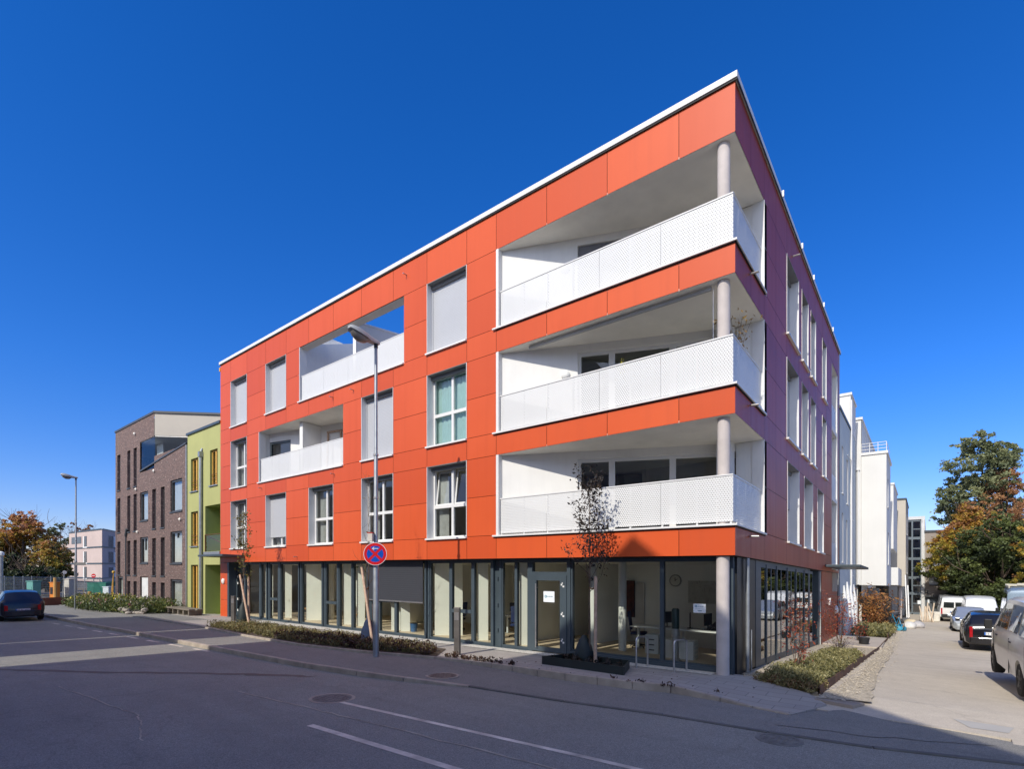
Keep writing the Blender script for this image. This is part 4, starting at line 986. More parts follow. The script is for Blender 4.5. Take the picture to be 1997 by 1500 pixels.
for i, o in enumerate(GO):
    if i in (3, 5): continue
    f = MB(); m_ = (o[0]+o[1])/2
    for a, c in ((o[0], o[0]+.07), (m_-.08, m_+.08), (o[1]-.07, o[1])): f.box(a, c, .14, .22, o[2], o[3])
    f.box(o[0]+.07, o[1]-.07, .145, .21, o[2], o[2]+.08); f.box(o[0]+.07, o[1]-.07, .145, .21, o[3]-.08, o[3]); fo = f.build('window', ORW, GB)
    g = MB(); g.quad((o[0], .2, o[2]), (o[1], .2, o[2]), (o[1], .2, o[3]), (o[0], .2, o[3])); g.build('pane', GLASS, fo)
    if o[2] > 1:
        s = MB(); s.box(o[0]-.06, o[1]+.04, -.05, .30, o[2]-.06, o[2]); s.build('sill', GALV, GB)
        s = MB()
        for zz in (.12, .40, .62): s.tube([(o[0], .05, o[2]+zz), (o[1], .05, o[2]+zz)], .014, 5)
        s.build('window_rail', M('brown_rail', (.16, .06, .03), .6), GB)
b = MB(); b.box(-31.56, XL, -.06, .3, GZ, GZ+.13); b.box(-31.56, -31.4, .3, 12, GZ, GZ+.13); b.build('roof_edge', DARKM, GB)
b = MB(); b.tube([(-29.3, -.09, -.2), (-29.3, -.09, 8.9)], .085, 12); b.box(-29.42, -29.18, -.2, .01, 8.85, 9.15); b.tube([(-29.3, -.09, 9.1), (-29.3, .0, 9.35)], .06, 8); b.build('downpipe', GALV, GB)
b = MB(); b.box(-29.0, XL, -.06, 1.4, 3.18, 3.38); b.build('balcony_floor', GALV, GB)
b = MB(); b.tube([(-28.9, .0, 3.4), (-28.9, .0, 4.35)], .03, 6); b.tube([(-28.9, .0, 4.35), (-26.95, .0, 4.35)], .02, 6); b.tube([(-28.85, .1, 4.3), (-27.0, .9, 3.5)], .03, 6); b.build('balcony_rail', M('brown_rail', (.16, .06, .03)), GB)
g = MB(); g.quad((-28.9, .02, 3.42), (-26.95, .02, 3.42), (-26.95, .02, 4.3), (-28.9, .02, 4.3)); g.build('balcony_glass', m_glass('balcony_glass', (.8, .8, .7), 1.4, .8), GB)
# --- brick building
BB = empty('brick_building', (-38, 0, H(-38, 0)), 'brown brick apartment building with tall slit windows left of the green one', 'building')
BX0, BX1, BXC, BZ = -45.5, -31.6, -37.1, 12.84
def fx(px, y=0.0): 
    a = (px-998.5)/1019.0; rx, ry = F[0]+a*R_[0], F[1]+a*R_[1]; t = (y-CAM[1])/ry; return CAM[0]+t*rx
def fz(px, py, y=0.0):
    a = (px-998.5)/1019.0; ry = F[1]+a*R_[1]; t = (y-CAM[1])/ry; return CAM[2]+t*(1107-py)/1019.0+K*y
BO = []; wide = []
# measured storeys: slit windows and wide windows
for u0, u1, z0, z1, wd in (
    (-45.05, -44.3, 8.35, 11.05, 0), (-42.7, -42.0, 8.3, 11.05, 0), (-41.3, -40.6, 8.3, 11.05, 0),
    (-45.05, -44.3, 5.15, 7.75, 0), (-42.7, -42.0, 5.1, 7.75, 0), (-41.3, -40.6, 5.1, 7.75, 0), (-37.5, -36.8, 5.1, 7.75, 0), (-35.9, -35.2, 5.1, 7.75, 0),
    (-45.05, -44.3, 1.95, 4.45, 0), (-42.7, -42.0, 1.95, 4.45, 0), (-41.3, -40.6, 1.95, 4.45, 0), (-37.5, -36.8, 1.95, 4.45, 0), (-35.9, -35.2, 1.95, 4.45, 0),
    (-42.7, -42.0, -.3, 1.5, 0), (-41.3, -40.6, -.3, 1.5, 0), (-37.5, -36.8, -.3, 1.5, 0), (-35.9, -35.2, -.3, 1.5, 0),
    (-39.9, -38.3, 5.75, 7.75, 1), (-34.2, -32.3, 6.0, 8.0, 1), (-39.9, -38.3, 2.8, 4.6, 2), (-34.2, -32.3, 2.75, 4.75, 3), (-34.2, -32.3, -.1, 1.75, 4), (-45.0, -43.7, .1, 1.8, 1), (-39.9, -38.3, -.4, 1.85, 9)):
    BO.append((u0, u1, z0, z1, wd))
CO = [(o[0], o[1], o[2], o[3]) for o in BO]
b = MB(); facade(b, (BX0, BXC), (-.5, BZ), CO+[(-39.9, BXC, 9.15, 11.3)], FRONT, .0); facade(b, (BXC, BX1), (-.5, 9.95), CO, FRONT, .0)
b.box(BX0, BX1, 5.5, 14, -.5, BZ-.3) ; b.box(BX0, BX0+.3, .01, 5.5, -.5, BZ)
b.build('wall', BRICK, BB)
b = MB()
for o in BO:
    u0, u1, z0, z1, wd = o
    b = MB(); b.box(u0-.1, u0, .005, .38, z0, z1); b.box(u1, u1+.1, .005, .38, z0, z1); b.box(u0, u1, .005, .38, z1, z1+.05); b.build('reveal', BRICK, BB)
for u0, u1, z0, z1, wd in BO:
    if wd == 9:
        b = MB(); b.box(u0+.1, u1-.1, .08, .14, z0, z1-.05); b.build('door', M('white_door', (.75, .75, .72), .5), BB); continue
    b = MB(); b.box(u0-.03, u1+.03, -.05, .38, z0-.08, z0-.0)
    b.build('sill', DG, BB)
    f = MB()
    D0 = .07 if wd else .17; cd = D0+.16
    for a, c in ((u0, u0+.08), (u1-.08, u1)): f.box(a, c, D0, D0+.10, z0, z1)
    f.box(u0+.08, u1-.08, D0, D0+.10, z0, z0+.08); f.box(u0+.08, u1-.08, D0, D0+.10, z1-.12, z1)
    if wd in (2, 3): f.box((u0+u1)/2-.03, (u0+u1)/2+.03, D0, D0+.09, z0+.9 if wd == 2 else z0+1.6, z1-.12)
    fo = f.build('window', DG, BB)
    g = MB(); g.quad((u0+.08, D0+.06, z0+.08), (u1-.08, D0+.06, z0+.08), (u1-.08, D0+.06, z1-.12), (u0+.08, D0+.06, z1-.12)); g.build('pane', GLASS, fo)
    if wd:
        c = MB(); n = 10; ub = u1-.08 if wd != 1 else u0+(u1-u0)*.72
        for k in range(n):
            a0, a1 = u0+.08+(ub-u0-.08)*k/n, u0+.08+(ub-u0-.08)*(k+1)/n; c.quad((a0, cd+.05*(k % 2), z0), (a1, cd+.05*((k+1) % 2), z0), (a1, cd+.05*((k+1) % 2), z1), (a0, cd+.05*(k % 2), z1))
        c.build('curtain', CURT, BB)
b = MB(); b.box(BX0, BX1, 4.4, 4.5, -.5, 9.9)
for z in (1.9, 5.0, 8.15): b.box(BX0, BX1, .36, 4.5, z, z+.06)
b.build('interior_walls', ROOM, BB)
# penthouse with the beige end panel
PEN = M('beige_render', (.50, .45, .37), .85, var=.04, vs=.8)
# corner loggia with glass corner below a solid parapet
EX, EY = -32.2, 4.3                       # far end of the slanting upper edge
b = MB(); b.prism([(BXC, .02), (EX, EY), (EX-.6, EY+1.5), (BXC-.3, .4)], 11.35, BZ-.02); b.build('penthouse_panel', PEN, BB)
b = MB(); b.prism([(BX0, .05), (BXC, .05), (EX, EY), (EX, 14), (BX0, 14)], 11.28, 11.34); b.prism([(BX0, .3), (BXC-.5, .3), (EX-.6, EY), (EX-.6, 14), (BX0, 14)], BZ-.2, BZ-.1); b.build('roof', SOFF, BB)
b = MB(); b.prism([(BX0-.05, -.05), (BXC+.03, -.05), (EX+.1, EY-.05), (EX, EY+.3), (BXC-.1, .3), (BX0-.05, .3)], BZ, BZ+.14); b.build('roof_edge', DG, BB)
b = MB(); b.box(-39.9, BX1, -.05, .3, 9.97, 10.07); b.map(lambda x, y, z: (x, y, z if x > -38 else z-.78)) ; b.build('parapet_rail', DG, BB)
b = MB(); b.box(-39.8, -37.1, 3.5, 3.6, 9.2, 11.3); b.box(-37.1, -32, 4.5, 4.6, 9.9, 11.3); b.build('loggia_back', ROOM, BB)
g = MB(); g.quad((-39.9, .05, 9.2), (BXC, .05, 9.2), (BXC, .05, 11.28), (-39.9, .05, 11.28)); g.quad((BXC, .05, 10.0), (EX-.2, EY-.1, 10.0), (EX-.2, EY-.1, 11.28), (BXC, .05, 11.28)); g.build('corner_glass', m_glass('corner_glass', (.80, .85, .86), 1.45, .7), BB)
b = MB(); b.box(-39.5, -38.3, .9, .95, 9.2, 11.2); b.build('curtain', CURT, BB)
b = MB(); b.box(BX1-.02, BX1+.09, -.05, .1, -.2, 9.9); b.build('downpipe', GALV, BB)
for x, z in ((-40.9, 12.05), (-37.0, 8.95), (-40.6, 8.05), (-32.5, 5.45), (-40.3, 5.0)):
    b = MB(); b.lathe((x, -.0, z), [(.07, 0), (.10, -.08), (.03, -.14)], 'y', 10); b.build('swift_box', SOFF, BB)
b = MB(); b.tube([(-42.85, -.06, -.2), (-42.85, -.06, 4.8)], .04, 8); b.tube([(-42.85, -.05, 4.8), (-42.6, -.05, 5.3)], .10, 8); b.build('thin_downpipe', DG, BB)

# --- side street row
def block(root, name, x0, x1, y0, y1, z0, z1, mat, cope=None):
    b = MB(); b.box(x0, x1, y0, y1, z0, z1); o = b.build(name, mat, root)
    if cope: c = MB(); c.box(x0-.05, x1+.06, y0-.06, y1+.05, z1+.003, z1+.14); c.build('roof_edge', cope, root)
    return o
GGR = M('grey_green_render', (.54, .58, .56), .85, var=.05, vs=.6)
WR2 = M('bright_white_render', (.68, .67, .63), .85, var=.035, vs=.6, fine=120, bs=.1, grime=.05)
def slit(root, y0, y1, z0, z1, x=0.0, dep=.3, nm='window'):
    """window let into a wall that faces the side street"""
    f = MB(); f.box(x+.003, x+.05, y1-.0, y1+.10, z0, z1); f.build('reveal', WALU, root)
    g = MB(); g.box(x+.004, x+.02, y0, y1, z0, z1); g.build(nm, M('dark_pane', (.07, .08, .09), .2), root)
    s = MB(); s.box(x, x+.09, y0-.05, y1+.12, z0-.06, z0); s.build('sill', WALU, root)
def facade_side(name, root, x, y0, y1, z0, z1, opens, mat, dep=.35):
    T = lambda u, d, z: (x-d, u, z)
    b = backing(y0, y1, z0, z1, opens, T, 0); b.build(name, mat, root)
    for o in opens:
        r = MB(); n = 0
        r.box(o[0]-.05, o[0], .004, dep, o[2], o[3]); r.box(o[1], o[1]+.05, .004, dep, o[2], o[3]); r.box(o[0], o[1], .004, dep, o[3], o[3]+.05); r.box(o[0], o[1], -.05, dep, o[2]-.05, o[2]); r.map(T, n); r.build('reveal', WALU, root)
        f = MB()
        for a, c, e, g in ((o[0], o[0]+.06, o[2], o[3]), (o[1]-.06, o[1], o[2], o[3]), (o[0]+.06, o[1]-.06, o[2], o[2]+.06), (o[0]+.06, o[1]-.06, o[3]-.06, o[3])): f.box(a, c, dep-.06, dep, e, g)
        f.map(T); fo = f.build('window', WPVC, root)
        g = MB(); g.quad((o[0], dep-.02, o[2]), (o[1], dep-.02, o[2]), (o[1], dep-.02, o[3]), (o[0], dep-.02, o[3])); g.map(T); g.build('pane', GLASS, fo)
N1 = empty('grey_green_building', (-3, 21, H(-3, 21)), 'grey green rendered building with tall slit windows right behind the red building', 'building')
facade_side('wall', N1, 0, 17.62, 24.8, -.9, 10.9, [(18.6, 19.2, 6.9, 9.3), (20.5, 21.3, 6.6, 9.0), (18.6, 19.2, 3.4, 5.9), (20.3, 20.9, 3.3, 5.7), (22.9, 23.5, 6.0, 9.9), (22.9, 23.5, 2.8, 5.5), (17.9, 18.5, -.5, 1.8), (19.2, 19.8, -.5, 1.8), (20.7, 21.3, -.5, 1.8), (22.4, 23.0, -.5, 1.8)], GGR)
block(N1, 'wall', -11, -.45, 17.85, 24.8, -.9, 10.88, GGR); 
b = MB(); b.box(-.3, .05, 17.62, 22.3, 10.92, 11.05); b.build('roof_edge', DARKM, N1)
block(N1, 'stair_tower', -5, .02, 22.3, 24.85, 10.9, 12.9, WR2, WALU)
b = MB(); b.tube([(.05, 22.25, 0), (.05, 22.25, 12.6)], .05, 8); b.tube([(.05, 22.25, 9.2), (.05, 20.6, 9.2)], .02, 5); b.build('downpipe', WALU, N1)
# white columns at its base, the shade on their heads shaped as tapered tops
for i, (y, r) in enumerate(((18.35, .10), (19.35, .13), (20.6, .15), (22.1, .17))):
    pass
b = MB()
for y, h in ((18.9, 2.2), (20.2, 2.4), (21.7, 2.2), (23.2, 2.3)): b.tube([(.14, y, -.45), (.13, y, h*.55), (.06, y, h)], [.14, .13, .03], 10)
b.build('pillar_cladding', M('pillar_white', (.76, .76, .74), .5, var=.06, vs=6), N1, smooth=True)
N2 = empty('white_building', (-3, 30, H(-3, 30)), 'white rendered building with a big box bay jutting over the side street', 'building')
facade_side('wall', N2, .22, 25.95, 37, -.9, 12.4, [(28.0, 28.7, 10.6, 12.0), (27.6, 28.4, -.5, 2.0), (30, 30.8, -.5, 2.0)], WR2)
block(N2, 'upper_block', -9, .2, 25.9, 37, 2.27, 12.35, WR2); block(N2, 'base', -9, -.9, 25.9, 40, -1, 2.2, WR2)
b = MB(); b.box(-9, .28, 25.85, 37.1, 12.41, 12.55); b.build('roof_edge', WALU, N2)
WB = M('bay_white_render', (.70, .69, .65), .85, var=.03, vs=.6, fine=120, bs=.1, grime=.06)
facade_side('bay_face', N2, 1.46, 26.0, 30.2, 2.27, 10.2, [(26.9, 27.9, 7.1, 8.9), (27.2, 28.4, 3.6, 5.6)], WB)
block(N2, 'bay', -.2, 1.10, 26.0, 30.2, 2.27, 10.2, WB); b = MB(); b.box(1.10, 1.46, 26.002, 26.05, 2.27, 10.2); b.box(1.10, 1.455, 30.1, 30.18, 2.27, 10.2); b.box(1.1, 1.455, 26.05, 30.1, 2.275, 2.32); b.box(1.1, 1.455, 26.05, 30.1, 10.1, 10.19); b.build('bay', WB, N2)
b = MB(); b.box(-.2, 1.54, 25.93, 30.3, 10.205, 10.36); b.build('roof_edge', WALU, N2)
b = MB()
for x in (.2, .62, 1.04, 1.46): b.tube([(x, 26.05, 10.36), (x, 26.05, 10.92)], .02, 5)
for z in (10.55, 10.75, 10.92): b.tube([(-.15, 26.05, z), (1.46, 26.05, z)], .018, 5)
b.tube([(1.46, 26.05, 10.92), (1.46, 29.5, 10.92)], .018, 5); b.build('roof_rail', WALU, N2)
block(N2, 'second_bay', -.2, 1.50, 33.0, 38.5, 4.9, 9.4, WB, WALU)
block(N2, 'low_bay', -.2, 1.75, 33.5, 39.5, 2.35, 3.6, WB)
b = MB(); b.tube([(.05, 25.88, 2.3), (.05, 25.88, 9.3)], .05, 8); b.box(-.1, .15, 25.8, 25.9, 9.3, 9.4); b.build('downpipe', WALU, N2)
b = MB(); b.box(-.88, -.8, 26.5, 39, -1, 2.2); b.build('undercroft_wall', M('undercroft_dark', (.06, .06, .06), .9), N2)
b = MB()
for y in (26.2, 27.4, 29.2): b.box(-.2, .0, y, y+.25, -1, 2.25)
b.build('column', WR2, N2)
f = MB(); f.box(-.7, .9, 29.5, 29.58, -.9, 2.1); f.build('glazed_door', M('pale_door', (.35, .40, .42), .4), N2)
N3 = empty('beige_building', (-3, 44, H(-3, 44)), 'beige rendered building on a round column further down the side street', 'building')
block(N3, 'wall', -8, 2.0, 40.0, 46.0, 2.3, 9.25, PEN, DARKM); block(N3, 'base', -8, .6, 40.2, 46, -1.2, 2.28, M('beige_base', (.12, .11, .10), .9))
facade_side('side_wall', N3, 2.02, 40, 46, 2.3, 9.25, [(41.5, 42.5, 6.6, 8.4), (41.5, 42.5, 3.4, 5.2)], PEN, .2)
b = MB(); b.lathe((1.6, 40.5, -1.2), [(.15, 0), (.15, 3.5)]); b.build('column', CONC, N3, smooth=True)
def farx(px, y): return fx(px, y)
N4 = empty('glazed_stair_building', (2.4, 50, H(2.4, 50)), 'distant block with glazed stairwell and white downpipe at the end of the side street', 'building')
YS = 50.0
sx = lambda px: fx(px, YS); sz = lambda px, py: fz(px, py, YS)
b = MB(); b.box(-6, sx(1804), YS+1.6, YS+12, -1.5, sz(1780, 1008)); b.box(sx(1797), sx(1804), YS, YS+1.6, -1.5, sz(1780, 1008)); b.box(-6, sx(1764), YS-.2, YS+1.6, -1.5, sz(1780, 1008)-.2); b.box(sx(1764), sx(1797), YS, YS+1.6, sz(1780, 1014), sz(1780, 1008)); b.build('wall', M('stair_white', (.58, .58, .56), .8, var=.04), N4)
f = MB(); xs = [sx(1765), sx(1779), sx(1796)]; zz = [sz(1780, 1197), sz(1780, 1158), sz(1780, 1127), sz(1780, 1090), sz(1780, 1050), sz(1780, 1015)]
for x in xs: f.box(x-.06, x+.06, YS+.1, YS+.22, zz[0], zz[-1])
for z in zz: f.box(xs[0]+.06, xs[1]-.06, YS+.11, YS+.21, z-.12, z+.12); f.box(xs[1]+.06, xs[2]-.06, YS+.11, YS+.21, z-.12, z+.12)
for z0, z1 in zip(zz[:-1], zz[1:]): f.box(xs[1]+.06, xs[2]-.06, YS+.12, YS+.20, (z0+z1)/2-.05, (z0+z1)/2+.05)
fo = f.build('stair_glazing', M('slate_frame', (.13, .16, .18), .5), N4)
g = MB(); g.quad((xs[0], YS+.16, zz[0]), (xs[2], YS+.16, zz[0]), (xs[2], YS+.16, zz[-1]), (xs[0], YS+.16, zz[-1])); g.build('pane', SIDEG, fo)
b = MB(); b.tube([(sx(1801), YS-.1, sz(1801, 1197)), (sx(1801), YS-.1, sz(1801, 1014))], .07, 8); b.tube([(sx(1798), YS-.1, sz(1801, 1197)), (sx(1798), YS-.1, sz(1801, 1020))], .05, 8); b.build('downpipe', WALU, N4)
b = MB(); b.box(xs[1]+.4, xs[1]+.65, YS+.08, YS+.1, zz[0]+.9, zz[0]+1.25); b.build('notice', PAPER, N4)
N5 = empty('taupe_building', (5, 50, H(5, 50)), 'taupe rendered building with dark doors closing the side street, half hidden by the trees', 'building')
TAU = M('taupe_render', (.30, .255, .215), .85, var=.04)
zt, zm = sz(1830, 1038), sz(1830, 1165); zb_ = sz(1830, 1199)
W5 = [(sx(1812), sx(1845), sz(1830, 1141), sz(1830, 1127)), (sx(1812), sx(1838), sz(1830, 1105), sz(1830, 1090))]
b = backing(sx(1804), 12, zm, zt, W5, FRONT, YS-.05); b.box(sx(1804), 12, YS+.4, YS+12, zb_-.3, zt-.03); b.build('wall', TAU, N5)
b = MB(); b.box(sx(1804), 12, YS, YS+.3, zb_-.3, zm); b.build('garage_wall', M('slate_panel', (.10, .115, .125), .6), N5)
b = MB(); b.box(sx(1804), 12, YS-.4, YS+.3, zm, zm+.12); b.box(sx(1804)-.1, 12, YS-.15, YS+.3, zt, zt+.18); b.build('roof_edge', DG, N5)
for o in W5:
    f = MB(); f.box(o[0], o[1], YS-.08, YS-.0, o[2]-.1, o[2]); f.build('sill', DG, N5); g = MB(); g.box(o[0], o[1], YS+.05, YS+.1, o[2], o[3]); g.build('window', M('pale_blind', (.60, .63, .66), .4), N5)
b = MB(); b.box(sx(1807), sx(1821), YS-.03, YS-.001, zb_, zm-.2); dd = b.build('door', M('slate_door', (.085, .10, .11), .5), N5); b = MB(); b.box(sx(1809), sx(1812.5), YS-.05, YS-.032, zb_+1.0, zb_+1.4); b.build('notice', PAPER, dd)
text_mesh('house_number', '3', .9, DG, N5, FRONT, sx(1806.5), YS-.06, sz(1806, 1158), .02)

# --- grey house far behind on the left
FH = empty('grey_house', far(170, 92), 'pale mauve timber clad apartment block far away behind the building site', 'building')
FH.location.z = CAM[2]+(1107-1165)*92/1019
p0, p1, p2 = far(119, 96), far(199, 84), far(232, 92)
def hz(py, d=91): return CAM[2]+(1107-py)*d/1019
MAU = M('mauve_boarding', (.50, .40, .36), .85, var=.06, vs=.5); MAU2 = M('mauve_boarding_shade', (.42, .36, .35), .85, var=.06)
def vwall(b, a, c, u0, u1, z0, z1, off=0):
    ax, ay = a[0]+(c[0]-a[0])*u0, a[1]+(c[1]-a[1])*u0; bx_, by_ = a[0]+(c[0]-a[0])*u1, a[1]+(c[1]-a[1])*u1
    l = math.hypot(c[0]-a[0], c[1]-a[1]); nx, ny = (c[1]-a[1])/l*off, -(c[0]-a[0])/l*off
    b.quad((ax+nx, ay+ny, z0), (bx_+nx, by_+ny, z0), (bx_+nx, by_+ny, z1), (ax+nx, ay+ny, z1))
b = MB(); vwall(b, p0, p1, 0, 1, hz(1132), hz(1061)); vwall(b, p0, p1, .22, 1, hz(1061), hz(1038)); vwall(b, p1, p2, 0, 1, hz(1132), hz(1038))
b.prism([(p0[0]-.01, p0[1]+.02), (p1[0]-.01, p1[1]+.02), (p2[0], p2[1]+.02), (p2[0]-9, p2[1]+14), (p0[0]-3, p0[1]+15)], hz(1132)-.1, hz(1061)-.02)
q0 = (p0[0]+(p1[0]-p0[0])*.22, p0[1]+(p1[1]-p0[1])*.22)
b.prism([(q0[0], q0[1]+.02), (p1[0]-.01, p1[1]+.02), (p2[0], p2[1]+.02), (p2[0]-9, p2[1]+14), (q0[0]-3, q0[1]+15)], hz(1061)-.01, hz(1038)-.02)
b.build('wall', MAU, FH, shear=False)
b = MB()
for py in (1038, 1070, 1100, 1127): vwall(b, p0, p1, 0 if py > 1050 else .22, 1, hz(py)-.12, hz(py)+.12, .06); vwall(b, p1, p2, 0, 1, hz(py)-.12, hz(py)+.12, .06)
b.build('roof_edge', DARKM, FH, shear=False)
for (u0, u1, t, bt) in ((.29, .53, 1048, 1061), (.60, .66, 1048, 1068), (.60, .66, 1077, 1098), (.60, .66, 1106, 1127)):
    g = MB(); vwall(g, p0, p1, u0, u1, hz(bt), hz(t), .05); g.build('window', M('dark_pane', (.07, .08, .09), .2), FH, shear=False)
    if u0 > .5: g = MB(); vwall(g, p0, p1, u0-.012, u0+.012, hz(bt), hz(t), .09); vwall(g, p0, p1, u0-.02, u1+.02, hz(bt)-.2, hz(bt), .09); g.build('reveal', WALU, FH, shear=False)
for t, bt in ((1048, 1070), (1078, 1098), (1107, 1127)):
    g = MB(); vwall(g, p1, p2, .36, .62, hz(bt), hz(t), .05); g.build('window', M('dark_pane', (.07, .08, .09), .2), FH, shear=False); g = MB(); vwall(g, p1, p2, .64, .76, hz(bt), hz(t), .05); g.build('reveal', WALU, FH, shear=False)
b = MB(); vwall(b, p0, p1, .02, 1, hz(1165), hz(1132), -.3); vwall(b, p1, p2, 0, 1, hz(1165), hz(1132), -.3); b.build('base', M('base_grey', (.11, .11, .115), .8, var=.3, vs=.3), FH, shear=False)
HH = empty('timber_house', far(108, 70), 'horizontally boarded timber house behind the autumn tree', 'building')
a, c = far(92, 70), far(118, 72); b = MB(); vwall(b, a, c, 0, 1, hz(1150, 70), hz(1072, 70)); b.prism([(a[0], a[1]+.05), (c[0], c[1]+.05), (c[0]-6, c[1]+.6), (a[0]-6, a[1]+.6)], hz(1150, 70), hz(1072, 70)-.05); b.build('wall', M('weathered_boards', (.22, .17, .12), .9, var=.3), HH, shear=False)
b = MB()
for k in range(14): vwall(b, a, c, 0, 1, hz(1150, 70)+k*.38, hz(1150, 70)+k*.38+.12, .06)
b.build('boards', M('board_light', (.42, .36, .28), .9), HH, shear=False)

# --- houses across the street (behind the photographer): they throw the big shadow on the road
def house(label, x0, x1, y0, y1, eave, ridge, apex=None, wallm=None, gable=False, skew=0):
    rt = empty('opposite_house', ((x0+x1)/2, y0, H((x0+x1)/2, y0)), label, 'building')
    wm = wallm; b = MB()
    if gable:
        b.prism_y([(x0, -.5), (x1, -.5), (x1, eave[1]), (apex, ridge), (x0, eave[0])], y0, y1)
        b.build('wall', wm, rt)
        r = MB()
        for (ax, az), (bx_, bz) in (((x0, eave[0]), (apex, ridge)), ((apex, ridge), (x1, eave[1]))):
            r.quad((ax, y0-.05, az+.06), (bx_, y0-.05, bz+.06), (bx_, y1+.02, bz+.06), (ax, y1+.02, az+.06)); r.quad((ax, y0-.05, az-.1), (bx_, y0-.05, bz-.1), (bx_, y0-.05, bz+.06), (ax, y0-.05, az+.06)); r.quad((ax, y1+.02, az-.1), (bx_, y1+.02, bz-.1), (bx_, y1+.02, bz+.06), (ax, y1+.02, az+.06))
        r.build('roof', M('red_roof_tiles', (.22, .07, .04), .8, var=.25, vs=3), rt)
    else:
        b.box(x0, x1, y0, y1, -.5, eave); b.build('wall', wm, rt)
        r = MB(); ym = (y0+y1)/2; r.prism_x([(-(y1+.0), eave+.02), (-(y0-.3), eave+.02), (-ym, ridge)], x0, x1)
        r.v = [(x, y, z) for x, y, z in r.v]; r.build('roof', M('red_roof_tiles', (.22, .07, .04), .8, var=.25, vs=3), rt)
    ev = eave if not gable else min(eave); nx = int((x1-x0)/2.6)
    for k in range(nx):
        for z in (.9, 3.9, 6.9):
            if z+1.6 > ev: continue
            xx = x0+1.0+k*2.6; f = MB(); f.box(xx, xx+1.1, y1+.005, y1+.05, z, z+1.5); fo = f.build('window', WPVC, rt); g = MB(); g.box(xx+.08, xx+.5, y1+.051, y1+.06, z+.08, z+1.42); g.box(xx+.6, xx+1.02, y1+.051, y1+.06, z+.08, z+1.42); g.build('pane', M('dark_pane', (.07, .08, .09), .2), fo)
    return rt
YH = -18.4
OW = M('ochre_house_render', (.45, .36, .24), .85, var=.06); OW2 = M('cream_house_render', (.50, .47, .40), .85, var=.06)
house('cream gabled town house across the street', -4.9, 8.6, -30, YH, (14.7, 9.3), 17.6, apex=-1.86, wallm=OW2, gable=True)
house('ochre town house across the street with long eaves', -13.5, -4.95, -29, YH, 12.5, 12.51, wallm=OW)
house('narrow cream house across the street', -19.35, -15.9, -29, YH, 11.7, 11.71, wallm=OW2)
house('ochre town house across the street further left', -29.0, -19.7, -29, YH, 11.9, 11.91, wallm=OW)
house('low cream house across the street at the far left', -50.0, -29.1, -29, YH, 9.5, 9.51, wallm=OW2)
# ================================================================ STREET FURNITURE
def street_lamp(label):
    rt = empty('street_lamp', (0, 0, 0), label, 'street lamp', 'street lamps along the kerb')
    b = MB(); b.tube([(0, 0, -.1), (0, 0, 3.0), (0, 0, 3.06), (0, 0, 5.6), (0, 0, 5.63), (0, 0, 8.75)], [.084, .080, .060, .056, .049, .044], 14); b.build('pole', GALV, rt, shear=False, smooth=True)
    b = MB()
    for z in (4.4, 5.6): b.lathe((0, 0, z), [(.072, 0), (.072, .05)], seg=14)
    b.box(-.012, .012, -.098, -.088, .6, 1.0); b.build('clamp', STEEL, rt, shear=False)
    # head: points to the road (-y), tilted slightly up
    hd = [(.10, .055, .0, .10), (-.05, .085, -.01, .12), (-.22, .10, .0, .15), (-.40, .16, .02, .20), (-.62, .17, .06, .25), (-.80, .13, .11, .25), (-.86, .07, .15, .22)]
    b = MB(); n = 10
    for (y, w, z0, z1) in hd:
        for k in range(n):
            a = PI*k/(n-1); b.v.append((w*math.cos(a), y, 8.72+z0+(z1-z0)*math.sin(a)**.7))
    for i in range(len(hd)-1):
        for k in range(n):
            a_, c_ = i*n+k, i*n+(k+1) % n; b.f.append((a_, a_+n, c_+n, c_))
    b.f.append(tuple(range(n))); b.f.append(tuple((len(hd)-1)*n+k for k in range(n))[::-1])
    b.build('lamp_head', M('lamp_head_grey', (.42, .43, .42), .45, var=.1), rt, shear=False, smooth=True)
    b = MB(); pr = [(-.26, .07, .0, -.02), (-.38, .12, .01, -.10), (-.58, .13, .05, -.11), (-.74, .10, .09, -.02), (-.80, .06, .12, .09)]
    for (y, w, z1, z0) in pr:
        for k in range(n):
            a = PI*k/(n-1); b.v.append((w*math.cos(a), y, 8.71+z1+(z0-z1)*math.sin(a)**.8))
    for i in range(len(pr)-1):
        for k in range(n-1):
            a_, c_ = i*n+k, i*n+(k+1); b.f.append((a_, c_, c_+n, a_+n))
    b.build('lamp_cover', M('lamp_plastic', (.22, .20, .18), .2, var=.2), rt, shear=False, smooth=True)
    b = MB(); b.tube([(0, 0, 8.6), (0, 0, 8.8)], .056, 12); b.build('spigot', BPL, rt, shear=False)
    return rt
l1 = street_lamp('grey street lamp in front of the red building carrying the no stopping sign')
l2 = copy_tree(l1); l2['label'] = 'street lamp standing far left in front of the brick building and flower bed'
LX, LY = -8.61, -3.40; place(l1, LX, LY); place(l2, -45.2, -2.45, 0, 0); l2.scale = (1, 1, 1.06)
